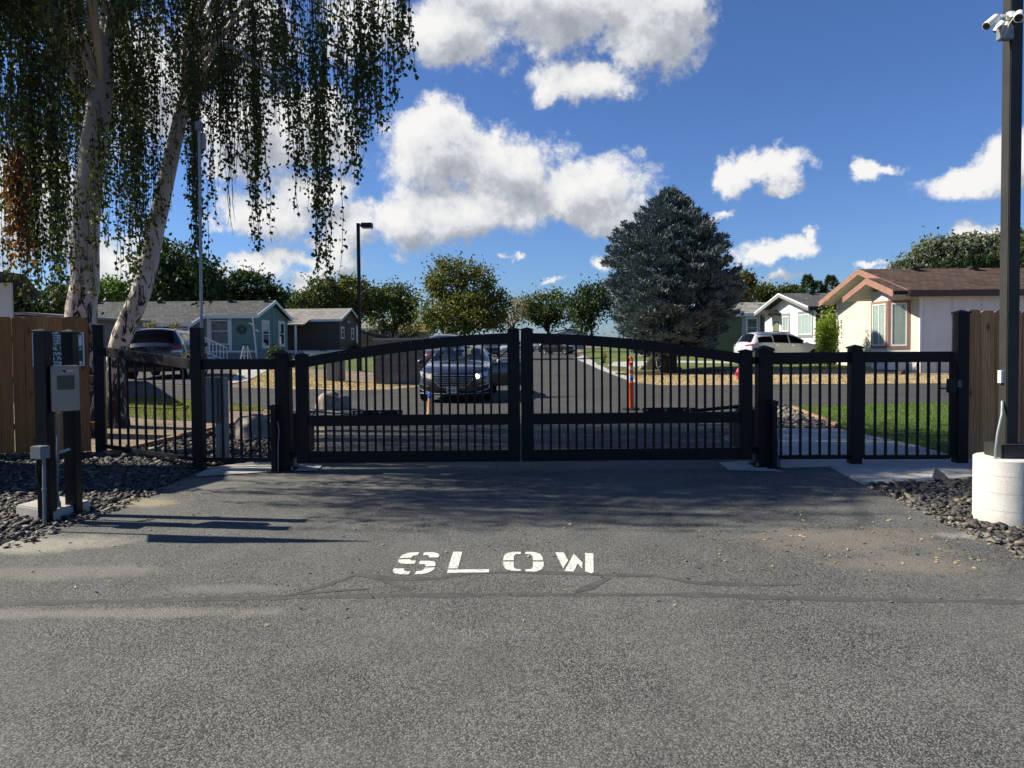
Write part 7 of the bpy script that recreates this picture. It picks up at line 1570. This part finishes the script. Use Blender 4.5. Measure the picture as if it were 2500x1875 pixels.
# --- dark sedan facing the gate, driver's door open, headlights on
def sedan():
    c = P(1108, 985, 17.6); sc = 1.0
    root = thing('sedan_car', 'dark grey sedan facing the gate with lights on and driver door open', 'car', (c.x, 17.35, 0.005), R(-1.0))
    S = dict(L=4.85, W=.93, zb=.20, wheels=(.98, 3.78), rw_r=.33, top=[(0, .74), (.12, .82), (.5, .92), (1.25, 1.0), (1.42, 1.03), (2.15, 1.39), (2.6, 1.465), (3.1, 1.455), (3.6, 1.36), (4.2, 1.10), (4.6, 1.07), (4.85, .98)],
             etop=[(0, .70), (.12, .77), (.5, .865), (1.25, .945), (1.42, .99), (2.15, 1.31), (2.6, 1.385), (3.1, 1.375), (3.6, 1.29), (4.2, 1.05), (4.6, 1.02), (4.85, .94)],
             belt=[(0, .60), (.15, .69), (.5, .79), (1.3, .90), (2, .94), (3.3, .98), (4.2, .98), (4.6, .95), (4.85, .85)], wt=[(0, .70), (.5, .80), (1.25, .80), (1.42, .76), (2.15, .60), (2.6, .575), (3.1, .57), (3.6, .60), (4.2, .72), (4.6, .75), (4.85, .7)],
             plan=[(0, .93), (.3, .965), (.8, .995), (1.5, 1), (3.6, 1), (4.3, .97), (4.85, .92)], side_win=[(1.55, 2.25, .0, .84), (2.32, 3.02, 0, .84), (3.08, 3.75, 0, .84)], ws=(1.42, 2.15), rw=(3.55, 4.2), see=True, crease=.62, bowF=.42)
    paint = carpaint('charcoal_paint', (0.022, 0.023, 0.027), .3)
    df, rings, st = car_body(root, S, paint)
    nm = lambda poly, off: [Vector(p) for p in on_nose(df, poly, off)]
    # grille: wide hexagon with chrome surround and bars
    gp_ = [(-.30, .39), (.30, .39), (.52, .62), (.50, .685), (-.50, .685), (-.52, .62)]
    b = MB(); n = len(gp_)
    for z0, z1 in ((.39, .45), (.45, .51), (.51, .57), (.57, .62), (.62, .685)):
        wz = lambda z: .30 + (z - .39) / .23 * .22 if z < .62 else .52 - (z - .62) / .065 * .02
        q = sheet_on(df, [(-wz(z0), z0), (wz(z0), z0), (wz(z1), z1), (-wz(z1), z1)], .006, 0, 1, 8); b.add(q.v, q.f)
    gr = b.build('grille', M['trim_black'], root, world=False)
    b = MB()
    for z in (.425, .475, .525, .575, .625): w_ = wz(z) - .02; b.tube([Vector((x, df(x, 0, z) - .014, z)) for x in np.linspace(-w_, w_, 9)], .0085, 6)
    b.build('bars', M['chrome'], gr, world=False)
    b = MB(); ol = []
    for i in range(n):
        (xa, za), (xb, zb_) = gp_[i], gp_[(i + 1) % n]; ol += [(xa + (xb - xa) * k / 8, za + (zb_ - za) * k / 8) for k in range(8)]
    b.tube([Vector((x, df(x, 0, z) - .012, z)) for x, z in ol + ol[:1]], .013, 6); b.build('surround', M['chrome'], gr, world=False)
    b = MB(); b.tube([Vector((.085 * math.cos(k * .2618), df(0, 0, .60) - .026, .60 + .045 * math.sin(k * .2618))) for k in range(25)], .006, 6)
    y_ = df(0, 0, .6) - .026; b.tube([(-.038, y_, .572), (-.022, y_, .628)], .006, 5); b.tube([(.022, y_, .572), (.038, y_, .628)], .006, 5); b.tube([(-.03, y_, .59), (.0, y_, .602), (.03, y_, .61)], .005, 5); b.build('emblem', M['chrome'], gr, world=False)
    # licence plate
    b = MB(); yp = df(0, 0, .33) - .02; b.bb((-.152, yp - .012, .255), (.152, yp, .41)); pl = b.build('licence_plate', M['sign_white'], root, world=False)
    vs, fs = text_mesh('BFK8078', .1, M['sign_navy'], pl, (-.135, yp - .0135, .29), (1, 0, 0), (0, 0, 1), width=.27, thick=.0008, bold=.002)
    b = MB(); b.add(vs, fs); b.build('lettering', M['sign_navy'], pl, world=False)
    # headlights
    for sg_ in (-1, 1):
        ps = [(.50, .585), (.83, .67), (.865, .79), (.55, .715)]; q = sheet_on(df, [(sg_ * x, z) for x, z in ps], .010, 0, 1, 8); hl = q.build('headlight', M['head'], root, world=False, smooth=50)
        b = MB(); cx = .585; cz = .655; b.lathe((sg_ * cx, df(cx, 0, cz) - .012, cz), [(.055, 0), (.055, -.006), (.001, -.012)], 18, 'y', cap=False); b.build('low_beam', EM_WARM if sg_ > 0 else EM_DIM, hl, world=False)
        b = MB(); b.lathe((sg_ * .74, df(.74, 0, .70) - .012, .70), [(.04, 0), (.04, -.005), (.001, -.01)], 16, 'y', cap=False); b.build('high_beam', M['chrome'], hl, world=False)
        fl_ = [(.60, .27), (.86, .36), (.87, .46), (.62, .40)]; q = sheet_on(df, [(sg_ * x, z) for x, z in fl_], .008, 0, 1, 6); fo = q.build('fog_lamp', M['trim_black'], root, world=False)
        b = MB(); b.tube([Vector((sg_ * x, df(x, 0, z) - .014, z)) for x, z in [(.62, .41), (.75, .445), (.865, .47), (.875, .40), (.86, .35), (.74, .30), (.58, .265)]], .012, 6); b.build('fog_trim', M['chrome'], fo, world=False)
    b = MB(); q = sheet_on(df, [(-.55, .215), (.55, .215), (.60, .30), (-.60, .30)], .004, 0, 1, 8); q.build('lower_intake', M['trim_black'], root, world=False)
    b = MB(); b.tube([Vector((x, df(x, 0, .235) - .02, .235)) for x in np.linspace(-.86, .86, 17)], .014, 6); b.build('splitter', M['galv'], root, world=False)
    mirrors(root, 1.02, 1.78, .985, paint, -1)
    # cabin
    b = MB(); b.bb((-.82, 1.5, .5), (.82, 4.1, .62)); b.bb((-.78, 1.45, .62), (.78, 1.75, .96)); b.build('dashboard', M['interior'], root, world=False)
    for sx in (-.38, .38):
        b = MB(); b.box((sx, 2.75, .85), (.48, .16, .62), Matrix.Rotation(-.2, 3, 'X')); b.box((sx, 2.5, .58), (.5, .5, .14)); se = b.build('seat', M['seat_grey'], root, world=False, bevel=.04)
        b = MB(); b.box((sx, 2.86, 1.23), (.27, .1, .18)); b.build('headrest', M['seat_grey'], se, world=False, bevel=.03)
    b = MB(); b.box((0, 3.6, .8), (1.35, .16, .6), Matrix.Rotation(-.25, 3, 'X')); b.build('rear_seat', M['seat_grey'], root, world=False, bevel=.04)
    b = MB(); b.tube([Vector((.36 + .18 * math.cos(k * .2618), 1.98 + .06 * math.sin(k * .2618), .93 + .17 * math.sin(k * .2618))) for k in range(25)], .015, 6); b.build('steering_wheel', M['interior'], root, world=False)
    b = MB(); b.box((0, 1.98, 1.27), (.24, .03, .07)); b.build('rear_mirror', M['interior'], root, world=False, bevel=.01)
    for sx in (-1, 1): b = MB(); b.tube([(sx * .05 - .3, 1.36, 1.02), (sx * .3 - .05, 1.5, 1.07)], .01, 5); b.build('wiper', M['trim_black'], root, world=False)
    # open driver's door (image right)
    dr = bpy.data.objects.new('driver_door', None); link(dr, root); dr.location = (.885, 1.60, 0); dr.rotation_euler = (0, 0, R(-62))
    # in door frame: hinge at origin, panel runs along +y when closed
    b = MB(); sec = [(.0, .32), (.028, .5), (.045, .66), (.03, .84), (.0, .955)]; vs = []; n_ = 10
    for i in range(n_ + 1):
        y = 1.08 * i / n_
        for (x, z) in sec: vs.append((x, y, z))
        for (x, z) in reversed(sec): vs.append((x - .09, y, z))
    k_ = len(sec) * 2; b.add(vs, [(i * k_ + j, i * k_ + (j + 1) % k_, (i + 1) * k_ + (j + 1) % k_, (i + 1) * k_ + j) for i in range(n_) for j in range(k_)] + [tuple(range(k_)), tuple(n_ * k_ + j for j in range(k_ - 1, -1, -1))])
    b.build('door_panel', paint, dr, world=False, smooth=35)
    fr = [(-.03, .05, .95), (-.12, .50, 1.25), (-.17, .80, 1.35), (-.17, 1.02, 1.36), (-.04, 1.08, .95)]; b = MB(); b.tube(fr, .024, 6); b.build('window_frame', M['trim_black'], dr, world=False)
    b = MB(); b.add([fr[0], fr[4], fr[3], fr[2], fr[1]], [(0, 1, 2, 3, 4)]); b.build('window_glass', M['glass_see'], dr, world=False)
    bm = bmesh.new(); bmesh.ops.create_uvsphere(bm, u_segments=14, v_segments=8, radius=1)
    for v in bm.verts: v.co = Vector((v.co.x * .12 + .13, v.co.y * .07 + .16, v.co.z * .075 + .99))
    me = bpy.data.meshes.new('mirror'); bm.to_mesh(me); bm.free(); me.materials.append(carpaint('mirror_paint', (.30, .30, .31)))
    for p in me.polygons: p.use_smooth = True
    link(bpy.data.objects.new('mirror', me), dr)
EM_WARM = emit('headlamp_lit', (1.0, .82, .52), 9.0); EM_DIM = emit('headlamp_dim', (1.0, .72, .45), 0.35)
sedan()
def suv(label, name, x, y, z, rz, paint, S, rear=True, rails=True, plate=True, lights=True, group=None):
    root = thing(name, label, 'car', (x, y, z), rz, group); df, rings, st = car_body(root, S, paint); L, W = S['L'], S['W']
    top = spl(S['top'])
    if rails:
        for sg_ in (-1, 1):
            wt = spl(S['wt']); et = spl(S['etop']); s0, s1 = S['rails']; b = MB(); b.tube([(sg_ * wt(s) * .97, s, et(s) + (.02 if s in (s0, s1) else .065)) for s in (s0, s0 + .12, (s0 + s1) / 2, s1 - .12, s1)], .022, 6); b.build('roof_rail', M['galv'] if not S.get('dark_rails') else M['trim_black'], root, world=False, smooth=50)
    tl = S['tail']
    for sg_ in (-1, 1):
        q = sheet_on(df, [(sg_ * a, c) for a, c in tl], .012, L, -1, 8); t_ = q.build('tail_light', M['tail'], root, world=False, smooth=50)
        if S.get('tail_white'): q = sheet_on(df, [(sg_ * a, c) for a, c in S['tail_white']], .013, L, -1, 6); q.build('reverse_lamp', M['head'], t_, world=False)
    bz = S.get('bumper', (.42, .62)); q = sheet_on(df, [(-W * .8, bz[0]), (W * .8, bz[0]), (W * .8, bz[1]), (-W * .8, bz[1])], .03, L, -1, 10); q.build('rear_bumper', S.get('bumper_m', M['trim_black']), root, world=False)
    if plate:
        zp = S.get('plate_z', .82); yq = df(0, L, zp) + .012; b = MB(); b.bb((-.15, yq, zp), (.15, yq + .012, zp + .15)); b.build('licence_plate', M['sign_white'], root, world=False)
    for (s, sg_, z) in [(s, g_, z) for s, z in S.get('handles', ()) for g_ in (-1, 1)]:
        b = MB(); b.box((sg_ * (W + .012), s, z), (.03, .19, .03)); b.build('door_handle', S.get('handle_m', M['chrome']), root, world=False, bevel=.008)
    for s in S.get('doorlines', ()):
        pass
    mirrors(root, W + .09, S['mirror'][0], S['mirror'][1], paint)
    if S.get('wiper'): b = MB(); b.tube([(0, df(0, L - .12, 1.1) + .06, 1.02), (.42, df(.4, L - .12, 1.1) + .05, 1.06)], .014, 5); b.build('rear_wiper', M['trim_black'], root, world=False)
    return root, df
SUV1 = dict(rw_in=1, L=4.57, W=.925, zb=.26, wheels=(.9, 3.61), rw_r=.36, top=[(0, .85), (.15, .96), (1.1, 1.10), (1.25, 1.13), (1.95, 1.58), (2.4, 1.66), (3.6, 1.66), (4.05, 1.61), (4.42, 1.18), (4.57, 1.06)], etop=[(0, .80), (.15, .9), (1.1, 1.04), (1.25, 1.08), (1.95, 1.50), (2.4, 1.585), (3.6, 1.585), (4.05, 1.54), (4.42, 1.13), (4.57, 1.0)],
            belt=[(0, .7), (.2, .85), (1.2, 1.02), (2.4, 1.05), (4.0, 1.10), (4.42, 1.06), (4.57, .95)], wt=[(0, .7), (1.1, .78), (1.25, .78), (1.95, .64), (2.4, .62), (3.6, .61), (4.05, .62), (4.42, .76), (4.57, .78)], plan=[(0, .92), (.4, .97), (1, 1), (3.8, 1), (4.3, .975), (4.57, .94)],
            side_win=[(1.55, 2.3, 0, .84), (2.38, 3.15, 0, .84), (3.22, 3.85, 0, .84)], ws=(1.25, 1.95), rw=(4.05, 4.42), bowF=.3, bowR=.22, rakeR=.08, rails=(2.3, 4.0), tail=[(.58, .93), (.90, .95), (.88, 1.12), (.60, 1.06)], tail_white=[(.58, .86), (.88, .88), (.90, .94), (.58, .925)], bumper=(.40, .60), plate_z=.655, mirror=(1.62, 1.1), handles=((2.2, .92), (3.05, .94)), wiper=True, crease=.7, clad=False)
q = P(370, 934, 23.2)
s1, d1 = suv('dark navy suv parked with its back to the camera before the teal house', 'suv_car', 0, 0, 0, 0, carpaint('navy_black_paint', (.0035, .004, .007), .1), SUV1)
b = MB(); yq = d1(0, 4.57, .98) + .015; b.bb((-.07, yq, .94), (.07, yq + .012, 1.06)); em = b.build('emblem', M['galv'], s1, world=False)
b = MB(); b.bb((-.055, yq + .0121, .955), (.055, yq + .016, 1.045)); b.build('emblem_field', M['trim_black'], em, world=False)
b = MB(); b.tube([(-.035, yq + .02, .97), (.0, yq + .02, 1.03), (.0, yq + .02, .97), (.035, yq + .02, 1.03)], .006, 5); b.build('emblem_mark', M['chrome'], em, world=False)
# rear of the car faces the camera: nose points away (+Y), so turn by 180 degrees plus the heading
hd = math.pi + R(12.0); rear = Vector((P(368, 930, 22.3).x, 22.3, 0.34)); fwd_local_tail = Vector((0, 4.57, 0)); s1.rotation_euler = (0, 0, hd)
rm = Matrix.Rotation(s1.rotation_euler.z, 3, 'Z'); s1.location = rear - rm @ fwd_local_tail; s1.location.z = h(s1.location.x, s1.location.y) - 0.0
SUV2 = dict(rw_in=1, L=4.95, W=.965, zb=.24, wheels=(.98, 3.83), rw_r=.375, top=[(0, .86), (.2, 1.0), (1.15, 1.12), (1.3, 1.15), (2.15, 1.62), (2.7, 1.72), (3.9, 1.70), (4.45, 1.62), (4.80, 1.18), (4.95, 1.05)], etop=[(0, .82), (.2, .94), (1.15, 1.06), (1.3, 1.10), (2.15, 1.53), (2.7, 1.64), (3.9, 1.62), (4.45, 1.53), (4.80, 1.12), (4.95, 1.0)],
            belt=[(0, .72), (.2, .88), (1.2, 1.04), (2.4, 1.08), (4.0, 1.14), (4.75, 1.10), (4.95, .95)], wt=[(0, .7), (1.15, .8), (1.3, .8), (2.15, .66), (2.7, .64), (3.9, .62), (4.45, .62), (4.80, .78), (4.95, .8)], plan=[(0, .9), (.4, .965), (1, 1), (4.1, 1), (4.6, .97), (4.95, .93)],
            side_win=[(1.6, 2.5, 0, .84), (2.58, 3.45, 0, .84), (3.53, 4.42, .0, .70)], ws=(1.3, 2.15), rw=(4.45, 4.80), bowF=.35, bowR=.24, rakeR=.10, rails=(2.3, 4.3), dark_rails=True, tail=[(.42, .95), (.93, .99), (.93, 1.09), (.50, 1.02)], bumper=(.32, .50), bumper_m=M['galv'], plate_z=.78, mirror=(1.75, 1.14), handles=((2.4, .98), (3.35, 1.0)), handle_m=M['chrome'], crease=.72, spokes=9)
s2, d2 = suv('silver white suv parked beside the white house, tail to the spruce', 'suv_car', 0, 0, 0, 0, carpaint('silver_white_paint', (.46, .48, .52), .1, .28), SUV2)
b = MB(); q = sheet_on(d2, [(-.45, 1.26), (.45, 1.26), (.42, 1.32), (-.42, 1.32)], .03, 4.5, -1, 4); q.build('spoiler', M['trim_black'], s2, world=False)
ang = R(90 + 14); s2.rotation_euler = (0, 0, ang); rm = Matrix.Rotation(ang, 3, 'Z'); rc = Vector((P(1818, 870, 37.2).x, 37.2, 0)); s2.location = rc - rm @ Vector((-.5, 4.95, 0)); s2.location.z = .22
SUV3 = dict(SUV1); SUV3.update(L=4.57)
def clone_car(src, label, loc, rz, paint, group=None):
    r = src.copy(); COL.objects.link(r); r.location = loc; r.rotation_euler = (0, 0, rz); r['label'] = label
    if 'group' in r and not group: del r['group']
    if group: r['group'] = group
    for ch in list(src.children):
        c_ = ch.copy(); COL.objects.link(c_); c_.parent = r
        if ch.name.split('.')[0] in ('body', 'mirror'): c_.data = ch.data.copy(); c_.data.materials[0] = paint
        for g_ in ch.children: d_ = g_.copy(); COL.objects.link(d_); d_.parent = c_
    return r
# maroon van roof behind the block wall, silver car by the spruce, cars down the street
clone_car(s1, 'maroon suv whose roof shows above the gate behind the sedan', (P(1079, 840, 29).x, 29, .22), R(2), carpaint('maroon_paint', (.05, .018, .018)), None)
cs_ = clone_car(s2, 'silver car parked on the drive left of the spruce', (P(1520, 860, 58).x + 1.2, 58, 0), R(-90 + 8), carpaint('silver_paint', (.34, .36, .37)), None)
clone_car(s1, 'white suv far down the street above the open car door', (P(1230, 850, 85).x, 83, 0), R(0), carpaint('white_paint', (.5, .52, .55)), None)
clone_car(s2, 'dark suv parked far down on the left of the street', (P(1198, 850, 72).x, 72, 0), R(3), carpaint('black_paint', (.012, .012, .013)), None)
clone_car(s1, 'dark car parked at the far right of the street end', (P(1402, 850, 84).x, 84, 0), R(60), carpaint('dark_paint', (.02, .018, .02)), None)
clone_car(s2, 'pale car at the far end of the street', (P(1315, 850, 105).x, 105, 0), R(80), carpaint('pale_paint', (.42, .43, .44)), None)
def redtable():
    Y = 88; root = thing('red_mailbox_stand', 'red and white street stand at the far right of the street', 'stand', (P(1383, 850, Y).x, Y, 0)); x = P(1383, 850, Y).x
    b = MB(); b.bb((x - .5, Y - .2, 1.0), (x + .5, Y + .2, 1.9)); b.build('panel', M['hydrant'], root, bevel=.03)
    for sx in (-.4, .4): b = MB(); b.bb((x + sx - .05, Y - .05, 0), (x + sx + .05, Y + .05, 1.0)); b.build('leg', M['white_trim'], root)
redtable()
# off the left edge: a garage and banner, unseen, added for their shadows
def outside():
    root = thing('blocker', 'pale garage added unseen beyond the left edge to shade the gravel', 'building', (-10.5, 8.4, 0))
    b = MB(); b.bb((-14, 7.75, 0), (-7.9, 9.15, 3.3)); b.build('wall', M['white_panel'], root)
    b = MB(); b.prism([(-14.2, 7.7, 3.3), (-14.2, 9.2, 3.3), (-14.2, 9.2, 3.42), (-14.2, 8.45, 3.6), (-14.2, 7.7, 3.42)], (6.4, 0, 0)); b.build('roof', M['roof_grey'], root)
    root = thing('shadow_banner', 'white banner shape on a pole, added out of view to cast a wedge shadow', 'banner', (-4.62, 5.8, 0)); x, y = -4.62, 5.8
    b = MB(); b.tube([(x, y, 0), (x, y, 2.75)], 0.014, 8); b.build('pole', M['galv'], root)
    b = MB(); b.add([(x, y, 1.35), (x - .02, y - .2, 1.45), (x - .02, y - .19, 1.75), (x, y - .08, 2.4), (x, y, 2.75), (x + .004, y, 1.35), (x - .016, y - .2, 1.45), (x - .016, y - .19, 1.75), (x + .004, y - .08, 2.4), (x + .004, y, 2.75)], [(0, 1, 2, 3, 4), (9, 8, 7, 6, 5), (0, 5, 6, 1), (1, 6, 7, 2), (2, 7, 8, 3), (3, 8, 9, 4)]); b.build('cloth', M['sign_white'], root)
outside()

# fallen leaves and chips on the asphalt near the planted edges
def litter():
    rng = np.random.default_rng(77); pts = []
    for k in range(420):
        px, py = (rng.uniform(1700, 2480), rng.normal(1300, 60)) if k % 3 else (rng.uniform(60, 1700), rng.normal(1300, 130))
        if py < 1165 or py > 1850: continue
        g_ = G(px, py, 0.012)
        if inside(gravR, g_.x, g_.y) or inside(gravL, g_.x, g_.y): continue
        pts.append((g_.x, g_.y, 0.011))
    c = np.array(pts); ax = np.concatenate([rng.normal(size=(len(c), 2)), np.full((len(c), 1), 0.06)], 1)
    v, i = leaf_quads(c, 0.03, 0.02, rng, 0, ax * 3); v[:, 2] = np.clip(v[:, 2], 0.009, 0.022)
    tag(fast_mesh('fallen_leaves', v, 4, i, leaf('litter_leaf', (0.20, 0.15, 0.07), (0.36, 0.28, 0.15), (0.12, 0.07, 0.03), 0.1)), 'small dry leaves scattered over the asphalt', 'fallen leaves', None, 'stuff')
litter()
